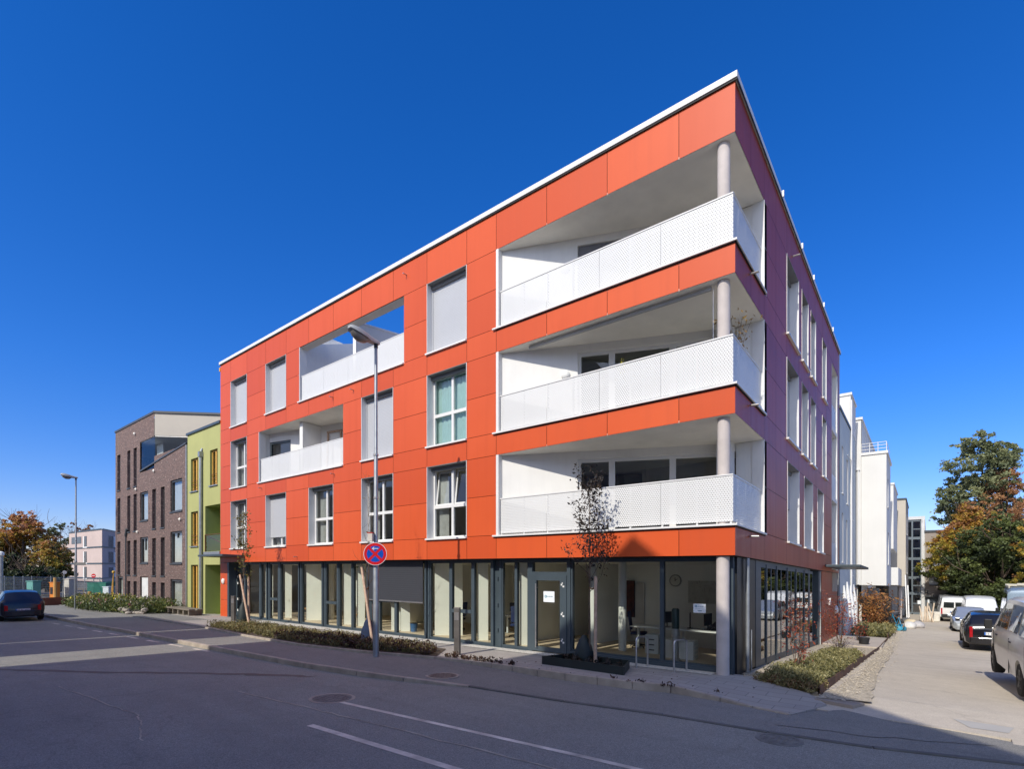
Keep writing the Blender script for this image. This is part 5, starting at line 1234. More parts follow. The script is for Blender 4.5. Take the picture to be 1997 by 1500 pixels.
# ---- no stopping sign
RED = M('sign_red', (.62, .008, .012), .35, var=.03); BLUE = M('sign_blue', (.0, .075, .42), .35, var=.03); SWH = M('sign_white', (.80, .78, .76), .4, var=.02)
sg = empty('no_stopping_sign', (0, 0, 0), 'round red and blue no stopping sign with a white arrow on the lamp post', 'traffic sign')
b = MB(); b.lathe((0, 0, 0), [(.315, 0), (.315, -.02)], 'y', 40); b.build('plate', SWH, sg, shear=False)
b = MB(); b.lathe((0, 0, 0), [(.302, -.019), (.302, -.0225)], 'y', 40); b.build('red_disc', RED, sg, shear=False)
b = MB(); R0 = .225; w = .035
for q in range(4):                       # four blue sectors left free by the red ring and the cross
    a0 = PI/4+q*PI/2; pts = []
    # tip on the bisector between two bars
    am = a0+PI/4; tip = (w*math.sqrt(2)*math.cos(am), w*math.sqrt(2)*math.sin(am)); da = math.asin(w/R0)
    pts.append(tip)
    for k in range(13): a = a0+da+(PI/2-2*da)*k/12; pts.append((R0*math.cos(a), R0*math.sin(a)))
    b.quad(*[(x, -.0240, z) for x, z in pts])
b.build('blue_fields', BLUE, sg, shear=False)
b = MB(); y = -.0255; cz = .150
b.quad((-.055, y, cz-.009), (.085, y, cz-.009), (.085, y, cz+.009), (-.055, y, cz+.009))
b.quad((-.085, y, cz), (-.035, y, cz-.045), (-.018, y, cz-.045), (-.055, y, cz)); b.quad((-.085, y, cz), (-.055, y, cz), (-.018, y, cz+.045), (-.035, y, cz+.045))
b.build('arrow', SWH, sg, shear=False)
b = MB(); b.box(-.10, .10, .0, .03, -.03, .0); b.box(-.10, .10, .0, .03, .10, .13); b.build('bracket', STEEL, sg, shear=False)
zs = H(LX, LY)+2.86
az = .78
sg.location = (LX+.125*math.sin(az), LY-.125*math.cos(az), zs); sg.rotation_euler = (0, 0, az)
bx = empty('junction_box', (0, 0, 0), 'small pale box with a red lid strapped to the lamp post above the round sign', 'box')
b = MB(); b.box(-.07, .07, -.06, .06, 0, .22); b.build('body', M('box_ivory', (.62, .56, .48), .5), bx, shear=False, bevel=.008)
b = MB(); b.box(-.076, .076, -.066, .066, .22, .25); b.build('lid', M('box_red', (.45, .04, .03), .5), bx, shear=False); b = MB(); b.box(-.07, .07, .06, .10, .05, .09); b.build('strap', BPL, bx, shear=False)
bx.location = (LX-.03, LY-.15, zs+.35); bx.rotation_euler = (0, 0, .5)
# ---- posts
def post(x, y, w, d, h, label, mat):
    rt = empty('intercom_post', (0, 0, 0), label, 'post')
    b = MB(); b.box(-w/2, w/2, -d/2, d/2, 0, h); b.build('body', mat, rt, shear=False, bevel=.008)
    b = MB(); b.box(-w/2+.02, w/2-.02, -d/2-.004, -d/2+.001, h-.34, h-.12); b.build('panel', STEEL, rt, shear=False); b = MB(); b.box(-w/2-.005, w/2+.005, -d/2-.005, d/2+.005, h, h+.012); b.build('cap', STEEL, rt, shear=False)
    place(rt, x, y, .35)
ST2 = M('weathered_steel_post', (.17, .155, .14), .45, metal=.5, var=.2, vs=3)
post(-7.02, -1.8, .17, .11, 1.38, 'dark metal mailbox post in the bed between the lamp post and the office door', ST2)
post(-23.0, -1.0, .2, .12, 1.25, 'grey metal post in front of the left entrance door', ST2)
# ---- bicycle stands
def rack(label):
    rt = empty('bicycle_stand', (0, 0, 0), label, 'bicycle stand', 'steel bicycle stands')
    pts = [(0, -.22, -.1), (0, -.22, .68)]+[(0, -.14-.08*math.cos(a), .68+.08*math.sin(a)) for a in (.5, 1.0, PI/2)]+[(0, .14+.08*math.cos(a), .68+.08*math.sin(a)) for a in (PI/2, 1.0, .5)]+[(0, .22, .68), (0, .22, -.1)]
    b = MB(); b.tube(pts, .024, 10); b.build('tube', STEEL, rt, shear=False, smooth=True)
    b = MB()
    for s in (-.22, .22): b.lathe((0, s, .0), [(.05, 0), (.05, .01), (.026, .014)], seg=14)
    b.build('foot', STEEL, rt, shear=False)
    return rt
r1 = rack('left steel bicycle stand on the paving beside the raised tree bed'); r2 = copy_tree(r1); r2['label'] = 'right steel bicycle stand nearest to the round corner column'
place(r1, -2.20, -.12, -.25, .05); place(r2, -1.22, -.12, -.35, .05)

# ================================================================ PLANTS
def leaf_quads(pts, size, tone, flat=.0, rg=None, aspect=.6):
    """numpy: one small bent leaf (quad) per point with random orientation"""
    n = len(pts); r = np.random.default_rng(rg)
    a = r.normal(size=(n, 3)); a[:, 2] *= (1-flat); a /= np.linalg.norm(a, axis=1)[:, None]
    c = r.normal(size=(n, 3)); c -= (c*a).sum(1)[:, None]*a; c /= np.linalg.norm(c, axis=1)[:, None]
    s = size*r.uniform(.55, 1.35, n)[:, None]
    P = pts; A = a*s; B = c*s*aspect
    v = np.stack([P-A, P+B*.9, P+A, P-B*.9], 1).reshape(-1, 3)
    f = np.arange(4*n).reshape(-1, 4)
    return v, f, tone
def mesh_np(name, v, f, tone, mat, parent=None):
    me = bpy.data.meshes.new(name); n = len(f)
    me.vertices.add(len(v)); me.vertices.foreach_set('co', v.astype(np.float32).ravel())
    me.loops.add(4*n); me.loops.foreach_set('vertex_index', f.astype(np.int32).ravel())
    me.polygons.add(n); me.polygons.foreach_set('loop_start', np.arange(0, 4*n, 4, dtype=np.int32)); me.polygons.foreach_set('loop_total', np.full(n, 4, dtype=np.int32))
    me.update(calc_edges=True)
    at = me.attributes.new('tone', 'FLOAT', 'FACE'); at.data.foreach_set('value', np.clip(tone, 0, 1).astype(np.float32))
    me.materials.append(mat); o = bpy.data.objects.new(name, me); COL.objects.link(o)
    if parent is not None: o.parent = parent
    return o
def limbs(b, base, h, r0, nb, spread, rg, top=.95, up=.7, lean=(0, 0), sub=2, start=.3):
    """trunk with boughs; returns bough points for leaf placement"""
    rr = random.Random(rg); tips = []
    P = []; n = 8
    for i in range(n+1):
        t = i/n; P.append((base[0]+lean[0]*t+rr.uniform(-.02, .02)*h*.15*t, base[1]+lean[1]*t+rr.uniform(-.02, .02)*h*.15*t, base[2]+h*top*t))
    b.tube(P, [r0*(1-.88*i/n)*(1.25 if i == 0 else 1) for i in range(n+1)], 8); tips += P[4:]
    for k in range(nb):
        t = start+(1-start)*(k+rr.random())/nb; j = min(n-1, int(t*n)); q = Vector(P[j]).lerp(Vector(P[j+1]), t*n-j)
        a = k*2.4+rr.uniform(-.4, .4); ln = spread*(1-.55*abs(t-.45))*rr.uniform(.7, 1.1)
        d = Vector((math.cos(a), math.sin(a), up*rr.uniform(.5, 1.4))).normalized()
        pts = [q]; 
        for m in range(4):
            d = (d+Vector((rr.uniform(-.2, .2), rr.uniform(-.2, .2), rr.uniform(-.05, .22)))).normalized(); pts.append(pts[-1]+d*ln/4)
        rb = max(.004, r0*(1-.85*t)*.45); b.tube(pts, [rb*(1-.2*m) for m in range(5)], 5, cap=False); tips += [tuple(x) for x in pts[2:]]
        for s in range(sub):
            m = 1+rr.randrange(3); d2 = (d+Vector((rr.uniform(-1, 1), rr.uniform(-1, 1), rr.uniform(-.2, .8)))).normalized(); p2 = [pts[m]]
            for _ in range(3): d2 = (d2+Vector((rr.uniform(-.2, .2), rr.uniform(-.2, .2), rr.uniform(0, .2)))).normalized(); p2.append(p2[-1]+d2*ln*.17)
            b.tube(p2, [rb*.5, rb*.4, rb*.3, rb*.2], 4, cap=False); tips += [tuple(x) for x in p2[1:]]
    return tips
def young_tree(x, y, h, spread, nb, nleaf, leafm, label, seed, lsize=.045, r0=.035, up=1.4, start=.38, tone=(0, 1)):
    rt = empty('young_tree', (0, 0, 0), label, 'tree', 'newly planted street trees')
    b = MB(); tips = limbs(b, (0, 0, -.05), h, r0, nb, spread, seed, up=up, start=start, sub=3); b.build('trunk', BARK, rt, shear=False, smooth=True)
    r = np.random.default_rng(seed); tp = np.array(tips); 
    if nleaf:
        idx = r.integers(0, len(tp), nleaf); pts = tp[idx]+r.normal(scale=.07, size=(nleaf, 3))
        v, f, t = leaf_quads(pts, lsize, r.uniform(tone[0], tone[1], nleaf), rg=seed); mesh_np('crown', v, f, t, leafm, rt)
    return place(rt, x, y, 0, .04)
def stake(p, q, r, label, mat=WOOD):
    o = MB(); o.tube([p, q], [r, r*.92], 10); ob = o.build('tree_stake', mat, None, shear=True, smooth=True); return tag(ob, label, 'stake')
def water_bag(x, y, h, label, mat):
    b = MB(); b.lathe((0, 0, 0), [(.20, 0), (.27, .10), (.25, h*.35), (.20, h*.62), (.13, h*.85), (.05, h), (.03, h*1.02)], seg=16)
    rr = random.Random(int(x*100)); b.map(lambda X, Y, Z: (X*(1+rr.uniform(-.14, .14)), Y*(1+rr.uniform(-.14, .14)), Z))
    o = b.build('watering_bag', mat, None, shear=False, smooth=True); tag(o, label, 'bag'); o.location = (x, y, H(x, y)+.05)
DKLEAF = m_leaf('dark_bronze_leaf', [(.010, .010, .008), (.022, .018, .012), (.05, .03, .015)], .1)
YGLEAF = m_leaf('yellow_green_leaf', [(.05, .07, .015), (.14, .15, .03), (.30, .20, .05)], .3)
young_tree(-3.34, -.75, 4.75, 1.15, 26, 1150, DKLEAF, 'young tree with dark leaves standing in the raised bed before the shop window', 5, .042, .032, 1.5, .42)
young_tree(-20.37, -1.7, 5.0, .8, 18, 420, YGLEAF, 'young yellowing tree with two crossed stakes near the left entrance', 8, .055, .035, 1.9, .4)
young_tree(-10.60, -2.2, 5.6, 1.0, 18, 20, YGLEAF, 'almost leafless young tree right behind the lamp post with the round sign', 12, .04, .03, 1.9, .36)
stake((-3.06, -.95, -.05), (-3.06, -.93, 2.24), .045, 'upright wooden stake tied to the young tree in the raised bed')
stake((-19.14, -2.0, -.15), (-20.5, -1.8, 2.10), .045, 'long leaning stake of the young tree by the left entrance')
stake((-20.28, -1.5, -.1), (-20.35, -1.5, 2.04), .05, 'short thick upright stake behind the leaning one by the left entrance')
stake((-9.60, -2.75, -.05), (-10.75, -2.35, 2.42), .042, 'long stake leaning left beside the lamp post')
stake((-10.5, -2.0, -.1), (-10.62, -2.0, 1.25), .045, 'short stake half hidden behind the long leaning one beside the lamp post')
for (a, c) in (((-3.34, -.75, 1.95), (-3.06, -.93, 1.98)), ((-10.42, -2.45, 1.75), (-10.6, -2.2, 1.78))):
    b = MB(); b.tube([a, ((a[0]+c[0])/2, (a[1]+c[1])/2, a[2]-.03), c], .022, 6); tag(b.build('tree_tie', M('coir_rope', (.20, .10, .04), .9)), 'brown coir tie between '+('the raised bed tree and its upright stake' if a[0] > -5 else 'the leafless tree and its leaning stake'), 'tie')
BAG = M('bag_black_green', (.012, .022, .022), .6, var=.3, vs=6); BAG2 = M('bag_navy', (.008, .02, .06), .85, var=.3, vs=6)
water_bag(-3.52, -.72, .74, 'black watering bag around the foot of the tree in the raised bed', BAG); water_bag(-20.3, -1.75, 1.0, 'black watering bag at the foot of the yellowing tree by the left entrance', BAG); water_bag(-10.6, -2.2, .85, 'blue watering bag at the foot of the leafless tree beside the lamp post', BAG2)
# raised bed
b = MB(); bp = [(-4.30, -1.50), (-1.98, -1.55), (-2.35, -.50), (-4.05, -.45)]
for i in range(4):
    (x0, y0), (x1, y1) = bp[i], bp[(i+1) % 4]; l = math.hypot(x1-x0, y1-y0); nx, ny = -(y1-y0)/l*.03, (x1-x0)/l*.03
    b.prism([(x0, y0), (x1, y1), (x1+nx, y1+ny), (x0+nx, y0+ny)], -.1, .18)
tag(b.build('bed_edging', M('dark_bed_edge', (.018, .026, .024), .5, var=.2)), 'dark metal edging of the raised tree bed in front of the shop window', 'planter')
tag(sheet('soil', [(-4.25, -1.45), (-2.05, -1.5), (-2.4, -.55), (-4.0, -.5)], .13, M('dark_soil', (.02, .022, .016), .95, var=.4, vs=8, bs=1.0), kind=None), 'dark soil filling the raised tree bed', 'soil')
def tufts(name, poly, dz, n, size, hgt, mat, label, cat, kind='stuff', seed=1, tone=(0, 1), clump=24, spiky=.5, zf=None):
    """low planting: leafy clumps scattered over a polygon"""
    r = np.random.default_rng(seed); P = np.array(poly); lo, hi = P.min(0), P.max(0)
    def inside(q):
        c = False; j = len(poly)-1
        for i in range(len(poly)):
            xi, yi = poly[i]; xj, yj = poly[j]
            if (yi > q[1]) != (yj > q[1]) and q[0] < (xj-xi)*(q[1]-yi)/(yj-yi)+xi: c = not c
            j = i
        return c
    pts = []; tn = []
    k = 0
    while k < n:
        c = r.uniform(lo, hi)
        if not inside(c): continue
        k += 1; hh = hgt*r.uniform(.45, 1.2); m = clump; t0 = r.uniform(*tone); rad_ = hh*r.uniform(.4, .8)
        u = r.normal(size=(m, 3)); u /= np.linalg.norm(u, axis=1)[:, None]; u *= r.uniform(.3, 1, m)[:, None]**.5
        q = np.zeros((m, 3)); q[:, 0] = c[0]+u[:, 0]*rad_; q[:, 1] = c[1]+u[:, 1]*rad_; q[:, 2] = H(c[0], c[1])+dz+hh*.5+u[:, 2]*hh*.5
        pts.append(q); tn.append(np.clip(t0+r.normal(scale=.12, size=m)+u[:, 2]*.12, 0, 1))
    pts = np.concatenate(pts); tn = np.concatenate(tn)
    v, f, t = leaf_quads(pts, size, tn, rg=seed, aspect=.35, flat=-spiky); o = mesh_np(name, v, f, t, mat)
    if kind: o['kind'] = kind
    return tag(o, label, cat)
BEDL = m_leaf('bed_foliage', [(.05, .045, .02), (.14, .13, .045), (.26, .22, .08), (.18, .09, .04)], .2)
BEDD = m_leaf('dry_twigs', [(.03, .015, .01), (.06, .025, .015), (.09, .05, .02)], .1)
GB2 = m_leaf('juniper_foliage', [(.07, .07, .025), (.19, .18, .065), (.36, .31, .13)], .2)
bed = [(-20.5, -3.1), (-15.9, -3.42), (-12.4, -3.48), (-9.6, -3.05), (-7.5, -2.45), (-8.4, -1.5), (-12, -1.5), (-20.5, -1.6)]
tag(sheet('bed_soil', [(-20.65, -3.2), (-15.9, -3.5), (-12.4, -3.56), (-9.57, -3.16), (-7.15, -2.5), (-8.1, -1.2), (-20.65, -1.2)], .07, M('bed_earth', (.10, .075, .05), .95, var=.4, vs=6, bs=1.0), kind=None), 'brown earth of the planted strip before the shop front', 'soil')
tufts('ground_cover_plants', bed, .06, 1000, .04, .26, BEDL, 'low olive ground cover in the planted strip before the shop front', 'plants', seed=3, clump=34, tone=(.2, .7))
tufts('ground_cover_plants', [(-14.5, -3.45), (-9.6, -3.05), (-7.3, -2.5), (-8.1, -1.7), (-14, -2.7)], .06, 240, .06, .34, BEDD, 'dark reddish twigs along the kerb side of the planted strip', 'plants', seed=4, clump=22)
tufts('grass_tufts', [(-7.0, -2.42), (-4.6, -2.18), (-4.6, -2.05), (-7.1, -2.2)], .05, 30, .05, .14, BEDD, 'sparse dark sprouts growing along the kerb left of the raised bed', 'plants', seed=6, clump=14)
tufts('grass_tufts', [(-2.0, -2.25), (.5, -1.95), (.5, -1.8), (-2.0, -2.1)], .05, 9, .045, .10, BEDD, 'a few sprouts along the kerb in front of the corner column', 'plants', seed=7, clump=10)
tufts('grass_tufts', [(-4.2, -1.3), (-2.4, -1.3), (-2.4, -.5), (-4.1, -.5)], .14, 22, .06, .16, DKLEAF, 'dark weeds growing in the raised tree bed', 'plants', seed=9, clump=20)
rb = [(.5, .0), (1.74, -.47), (1.80, 7.4), (.85, 7.4), (.80, 3)]
tag(sheet('bed_soil', rb, .12, M('bed_earth', (.10, .075, .05)), kind=None), 'earth of the rusty edged bed beside the side street', 'soil')
tufts('ground_cover_plants', [(.65, .15), (1.6, -.25), (1.7, 3), (1.72, 7.2), (.95, 7.2), (.9, 3)], .10, 760, .036, .30, GB2, 'green spreading shrubs filling the rusty edged bed at the corner', 'plants', seed=13, clump=60, tone=(.2, .9))
tufts('ground_cover_plants', [(.35, .15), (.5, -.1), (1.65, -.55), (1.7, .5), (.8, .9)], .0, 230, .034, .22, BEDL, 'yellowish low plants at the near end of the rusty edged bed', 'plants', seed=14, clump=46, tone=(.4, 1))
tufts('ground_cover_plants', [(.5, 17.9), (1.9, 17.9), (1.9, 24), (.5, 24)], .05, 260, .08, .45, GB2, 'green planting in the second bed beyond the entrance path', 'plants', seed=15, clump=30)
def edging(pts, z1, label):
    b = MB()
    for (x0, y0), (x1, y1) in zip(pts[:-1], pts[1:]):
        l = math.hypot(x1-x0, y1-y0); nx, ny = -(y1-y0)/l*.012, (x1-x0)/l*.012
        for q in range(4):
            ta, tb = q/4, (q+1)/4; ax, ay, bx_, by_ = x0+(x1-x0)*ta, y0+(y1-y0)*ta, x0+(x1-x0)*tb, y0+(y1-y0)*tb
            n = len(b.v); 
            for z in (-.15, z1):
                for X, Y in ((ax, ay), (bx_, by_), (bx_+nx, by_+ny), (ax+nx, ay+ny)): b.v.append((X, Y, z+extra(X, Y)))
            b.f += [tuple(n+i for i in f) for f in ((4, 5, 6, 7), (0, 1, 5, 4), (1, 2, 6, 5), (2, 3, 7, 6), (3, 0, 4, 7))]
    tag(b.build('bed_edging', CORTEN), label, 'edging')
edging([(1.75, -.48), (1.86, 7.5), (.9, 7.5)], .18, 'rusty steel edging of the shrub bed at the street corner')
edging([(1.95, 17.4), (2.0, 24.3)], .30, 'rusty steel edging of the second bed beyond the entrance path')
edging([(1.86, 7.5), (1.93, 12.5), (1.95, 17.4)], .12, 'rusty steel edge beside the entrance path')
REDL = m_leaf('red_shrub_leaf', [(.16, .03, .015), (.32, .06, .03), (.42, .14, .06)], .3)
ORL = m_leaf('orange_bush_leaf', [(.18, .07, .02), (.38, .15, .04), (.42, .22, .06)], .3)
def shrub(name, x, y, h, spread, nleaf, leafm, label, seed, ls=.045, stems=7):
    rt = empty(name, (0, 0, 0), label, 'shrub'); b = MB(); rr = random.Random(seed); tips = []
    for k in range(stems):
        a = rr.uniform(0, 2*PI); d = Vector((math.cos(a)*.35, math.sin(a)*.35, 1)); p = [Vector((0, 0, 0))]
        for m in range(6): d = (d+Vector((rr.uniform(-.25, .25), rr.uniform(-.25, .25), .05))).normalized(); p.append(p[-1]+Vector((d.x*spread, d.y*spread, d.z*h))/6*rr.uniform(.75, 1.1))
        b.tube(p, [.012, .011, .009, .008, .006, .005, .003], 5, cap=False); tips += p[2:]
    b.build('stems', BARK, rt, shear=False)
    r = np.random.default_rng(seed); tp = np.array([tuple(t) for t in tips]); idx = r.integers(0, len(tp), nleaf); pts = tp[idx]+r.normal(scale=spread*.12, size=(nleaf, 3))
    v, f, t = leaf_quads(pts, ls, r.uniform(0, 1, nleaf), rg=seed, aspect=.4); mesh_np('foliage', v, f, t, leafm, rt); return place(rt, x, y, 0, .08)
shrub('red_leaved_shrub', 1.05, 1.1, 1.65, 1.1, 260, REDL, 'slender shrub with sparse red leaves in front of the side shop windows', 21)
shrub('red_leaved_shrub', .75, 11.6, 1.9, 1.6, 620, REDL, 'dense shrub with red leaves in front of the orange side pier', 22, .05)
shrub('red_leaved_shrub', 1.0, 14.9, 1.2, 1.0, 200, REDL, 'small red leaved shrub in a pot beside the side entrance', 23, .05)
shrub('orange_bush', 1.2, 23.5, 2.1, 2.4, 1500, ORL, 'orange autumn bush under the white box bay', 24, .08, 12)
shrub('bare_twig_shrub', 1.25, 6.8, .8, .7, 60, GB2, 'small twiggy grey plant at the far end of the rusty edged bed', 25, .04, 16)
DRY = m_leaf('dried_flower', [(.20, .12, .03), (.40, .24, .05), (.30, .20, .10)], .2)
pl = shrub('balcony_plant', -.3, 1.2, 1.3, .9, 170, DRY, 'dried plant standing behind the railing of the middle corner balcony', 26, .05, 12); pl.location = (-.25, 1.0, 7.45-K*1.0)
pl = shrub('balcony_plant', -3.2, .9, .55, .3, 50, m_leaf('yellow_flower', [(.55, .5, .02), (.7, .65, .05)], .2), 'small yellow plant peeping over the railing of the middle corner balcony', 27, .05, 5); pl.location = (-3.0, .5, 7.6)
pt = MB(); pt.lathe((1.35, 13.4, -.28), [(.15, 0), (.21, .34), (.19, .34), (.17, .30)], seg=16); tag(pt.build('plant_pot', M('black_pot', (.02, .02, .02), .6), smooth=True), 'black plant pot standing at the near end of the entrance path', 'pot')
# flower bed before the brick building
FLB = m_leaf('meadow_leaf', [(.02, .035, .012), (.09, .13, .03), (.20, .20, .05)], .2)
fb = [(-43, -3.4), (-38, -3.7), (-34.5, -3.4), (-31.3, -2.5), (-30.8, -1.0), (-32, -.4), (-46, -.5)]
tufts('flower_bed_foliage', fb, .0, 760, .09, .85, FLB, 'dense green foliage of the flower bed before the brick building', 'plants', seed=31, clump=40)
for i, (c, nm, lb, sd, k) in enumerate((((.75, .62, .03), 'yellow_blossoms', 'yellow blossoms in the flower bed before the brick building', 32, 50), ((.70, .62, .55), 'white_blossoms', 'white blossoms in the flower bed before the brick building', 33, 50), ((.55, .16, .24), 'pink_blossoms', 'pink blossoms in the flower bed before the brick building', 34, 36))):
    tufts(nm, fb if i else [(-43, -3.4), (-37, -3.6), (-34, -3), (-36, -1), (-45, -1)], .35, int(k*1.4), .075, .6, m_leaf(nm, [tuple(q*.7 for q in c), c], .2), lb, 'flowers', seed=sd, clump=9)
rr = random.Random(41)
for k in range(26):
    x, y = -31.9+rr.uniform(-1.2, 1.2), -2.65+rr.uniform(-.35, .35); s = rr.uniform(.09, .22)
    bm = bmesh.new(); bmesh.ops.create_icosphere(bm, subdivisions=2, radius=s)
    for v in bm.verts: v.co *= rr.uniform(.8, 1.15); v.co.z *= .65
    me = bpy.data.meshes.new('stone'); bm.to_mesh(me); bm.free(); me.materials.append(M('field_stone', (.36, .32, .27), .9, var=.3, vs=5)); o = bpy.data.objects.new('stone', me); COL.objects.link(o); o.location = (x, y, H(x, y)+s*.4+.03+(.15 if k % 4 == 0 else 0))
    tag(o, 'rough grey brown stone in the pile at the flower bed end', 'stone', 'stones piled at the flower bed')
b = MB(); b.box(-31.0, -27.6, -1.3, -1.0, .12, .20); b.box(-31.0, -27.6, -.9, -.6, .12, .20)
for k in range(5): b.box(-30.9+k*.75, -30.75+k*.75, -1.25, -.6, -.15, .118)
tag(b.build('wooden_pallet', M('grey_old_wood', (.20, .17, .13), .9, var=.3)), 'weathered wooden pallet lying before the brick and green buildings', 'pallet')
# scattered pale stones along the side street gravel
r = np.random.default_rng(5); V = []; Fc = []; n = 2600
ys_ = r.uniform(-.9, 24, n)**1.0; xs_ = 2.0+r.normal(scale=.17, size=n)+.1; 
b = MB()
for x, y in zip(xs_, ys_):
    s = abs(r.normal(scale=.013))+.008; z = H(x, y)+.012; n0 = len(b.v); q = r.uniform(.6, 1.3, 6)*s
    b.v += [(x+q[0], y, z+s*.3), (x, y+q[1], z+s*.3), (x-q[2], y, z+s*.3), (x, y-q[3], z+s*.3), (x, y, z+s)]
    b.f += [(n0, n0+1, n0+4), (n0+1, n0+2, n0+4), (n0+2, n0+3, n0+4), (n0+3, n0, n0+4)]
for k in range(1500):
    x = r.uniform(.1, 1.7); y = r.uniform(.3, 2.6) if k % 3 else r.uniform(.3, 12); s = abs(r.normal(scale=.018))+.01; z = H(x, y)+.03; n0 = len(b.v); q = r.uniform(.6, 1.3, 6)*s
    b.v += [(x+q[0], y, z), (x, y+q[1], z), (x-q[2], y, z), (x, y-q[3], z), (x, y, z+s)]
    b.f += [(n0, n0+1, n0+4), (n0+1, n0+2, n0+4), (n0+2, n0+3, n0+4), (n0+3, n0, n0+4)]
o = b.build('gravel_stones', M('pale_pebbles', (.46, .40, .31), .9, var=.35, vs=20), shear=False); tag(o, 'loose pale gravel stones along the rusty edging', 'gravel', kind='stuff')
# dead leaves on asphalt / paving
r = np.random.default_rng(8); n = 420; P = np.zeros((n, 3)); P[:, 0] = r.uniform(-12, 6, n); P[:, 1] = -2.6+r.normal(scale=.9, size=n)
for i in range(n): P[i, 2] = H(P[i, 0], P[i, 1])+.056
keep = (P[:, 1] > -2.2) & (P[:, 1] < -.2) & (P[:, 0] > -7.5) & (P[:, 0] < 1.2); P = P[keep]; v, f, t = leaf_quads(P, .022, r.uniform(0, 1, len(P)), flat=.95, rg=3); o = mesh_np('fallen_leaves', v, f, t, BEDD); tag(o, 'small fallen leaves scattered over the pavement', 'leaves', kind='stuff')

# ================================================================ LARGE TREES
def big_tree(name, x, y, zb_, h, clumps, leafm, nleaf, ls, label, seed, trunk_r=.3, group=None, nb=16, spread=None, rtone=.0):
    """clumps: list of (dx,dy,z,rx,ry,rz,tone) ellipsoids that carry the foliage"""
    rt = empty(name, (0, 0, 0), label, 'tree', group); b = MB()
    w = max(abs(c[0])+c[3] for c in clumps); tips = limbs(b, (0, 0, -.3), h*.93, trunk_r, nb, spread or w*1.0, seed, up=.8, start=.18, sub=4); b.build('trunk', BARK, rt, shear=False, smooth=True)
    r = np.random.default_rng(seed); vols = np.array([c[3]*c[4]*c[5] for c in clumps])**.8; vols /= vols.sum(); P = []; T = []
    for c, vf in zip(clumps, vols):
        m = int(nleaf*vf); ns = max(6, m//34)
        u = r.normal(size=(ns, 3)); u /= np.linalg.norm(u, axis=1)[:, None]; rad_ = r.uniform(.45, 1.08, ns)**.6; cc = u*rad_[:, None]*np.array(c[3:6])+np.array(c[:3])
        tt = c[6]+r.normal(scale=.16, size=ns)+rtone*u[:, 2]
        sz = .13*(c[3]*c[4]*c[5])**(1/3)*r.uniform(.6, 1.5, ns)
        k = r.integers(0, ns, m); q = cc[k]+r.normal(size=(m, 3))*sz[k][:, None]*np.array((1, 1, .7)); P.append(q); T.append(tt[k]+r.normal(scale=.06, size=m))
    P = np.concatenate(P); T = np.clip(np.concatenate(T), 0, 1)
    v, f, t = leaf_quads(P, ls, T, rg=seed, aspect=.65); mesh_np('crown', v, f, t, leafm, rt); rt.location = (x, y, zb_); return rt
def clumpset(r, n, w, z0, z1, rmin, rmax, tone, shape=lambda t: 1, tj=.12):
    out = []
    for k in range(n):
        t = (k+r.random())/n; z = z0+(z1-z0)*t; a = r.uniform(0, 2*PI); d = w*shape(t)*math.sqrt(r.random())*.85; q = r.uniform(rmin, rmax)*(.6+.4*shape(t))
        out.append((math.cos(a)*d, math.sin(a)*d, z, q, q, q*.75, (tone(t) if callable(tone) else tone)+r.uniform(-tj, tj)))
    return out
PINEL = m_leaf('pine_needles', [(.055, .070, .034), (.14, .165, .075), (.26, .27, .12)], .2)
AUTL = m_leaf('autumn_leaf', [(.035, .050, .012), (.12, .14, .025), (.42, .32, .04), (.48, .24, .05), (.34, .16, .07)], .35)
YEWL = m_leaf('yew_leaf', [(.018, .030, .009), (.065, .088, .024), (.14, .17, .045)], .2)
RUSTL = m_leaf('rust_leaf', [(.22, .10, .05), (.36, .17, .07), (.44, .24, .10)], .3)
rr = random.Random(77)
dome = lambda t: math.sin(PI*(.18+.80*t))
X, Y, Z = far(1915, 52); hh = 2.5+(1107-850)*52/1019-Z
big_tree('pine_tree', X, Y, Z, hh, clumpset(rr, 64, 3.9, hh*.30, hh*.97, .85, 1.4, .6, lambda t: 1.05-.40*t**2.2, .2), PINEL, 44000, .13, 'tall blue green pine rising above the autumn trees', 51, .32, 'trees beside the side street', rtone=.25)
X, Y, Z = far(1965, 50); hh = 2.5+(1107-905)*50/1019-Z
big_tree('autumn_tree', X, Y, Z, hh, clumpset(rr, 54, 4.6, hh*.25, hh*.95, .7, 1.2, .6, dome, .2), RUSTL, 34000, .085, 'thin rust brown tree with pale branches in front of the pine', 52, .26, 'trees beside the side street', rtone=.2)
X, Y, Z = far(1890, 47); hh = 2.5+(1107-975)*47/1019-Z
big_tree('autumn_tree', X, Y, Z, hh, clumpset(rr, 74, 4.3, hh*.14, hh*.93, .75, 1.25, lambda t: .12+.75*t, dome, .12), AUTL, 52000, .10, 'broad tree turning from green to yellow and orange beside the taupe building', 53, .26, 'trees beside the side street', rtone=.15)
X, Y, Z = far(1955, 41); hh = 2.5+(1107-1000)*41/1019-Z
big_tree('yew_tree', X, Y, Z, hh, clumpset(rr, 60, 4.4, hh*.08, hh*.94, .8, 1.3, .5, dome, .22), YEWL, 42000, .10, 'dark green bushy yew behind the parked vans', 54, .22, 'trees beside the side street', rtone=.3)
X, Y, Z = far(2080, 36); hh = 2.5+(1107-930)*36/1019-Z
big_tree('autumn_tree', X, Y, Z, hh, clumpset(rr, 50, 3.8, hh*.2, hh*.93, .6, 1.1, .55, dome, .2), AUTL, 20000, .09, 'green and yellow tree cut by the right edge of the picture', 55, .26, 'trees beside the side street')
X, Y, Z = far(1880, 45); hh = 2.5+(1107-1085)*45/1019-Z
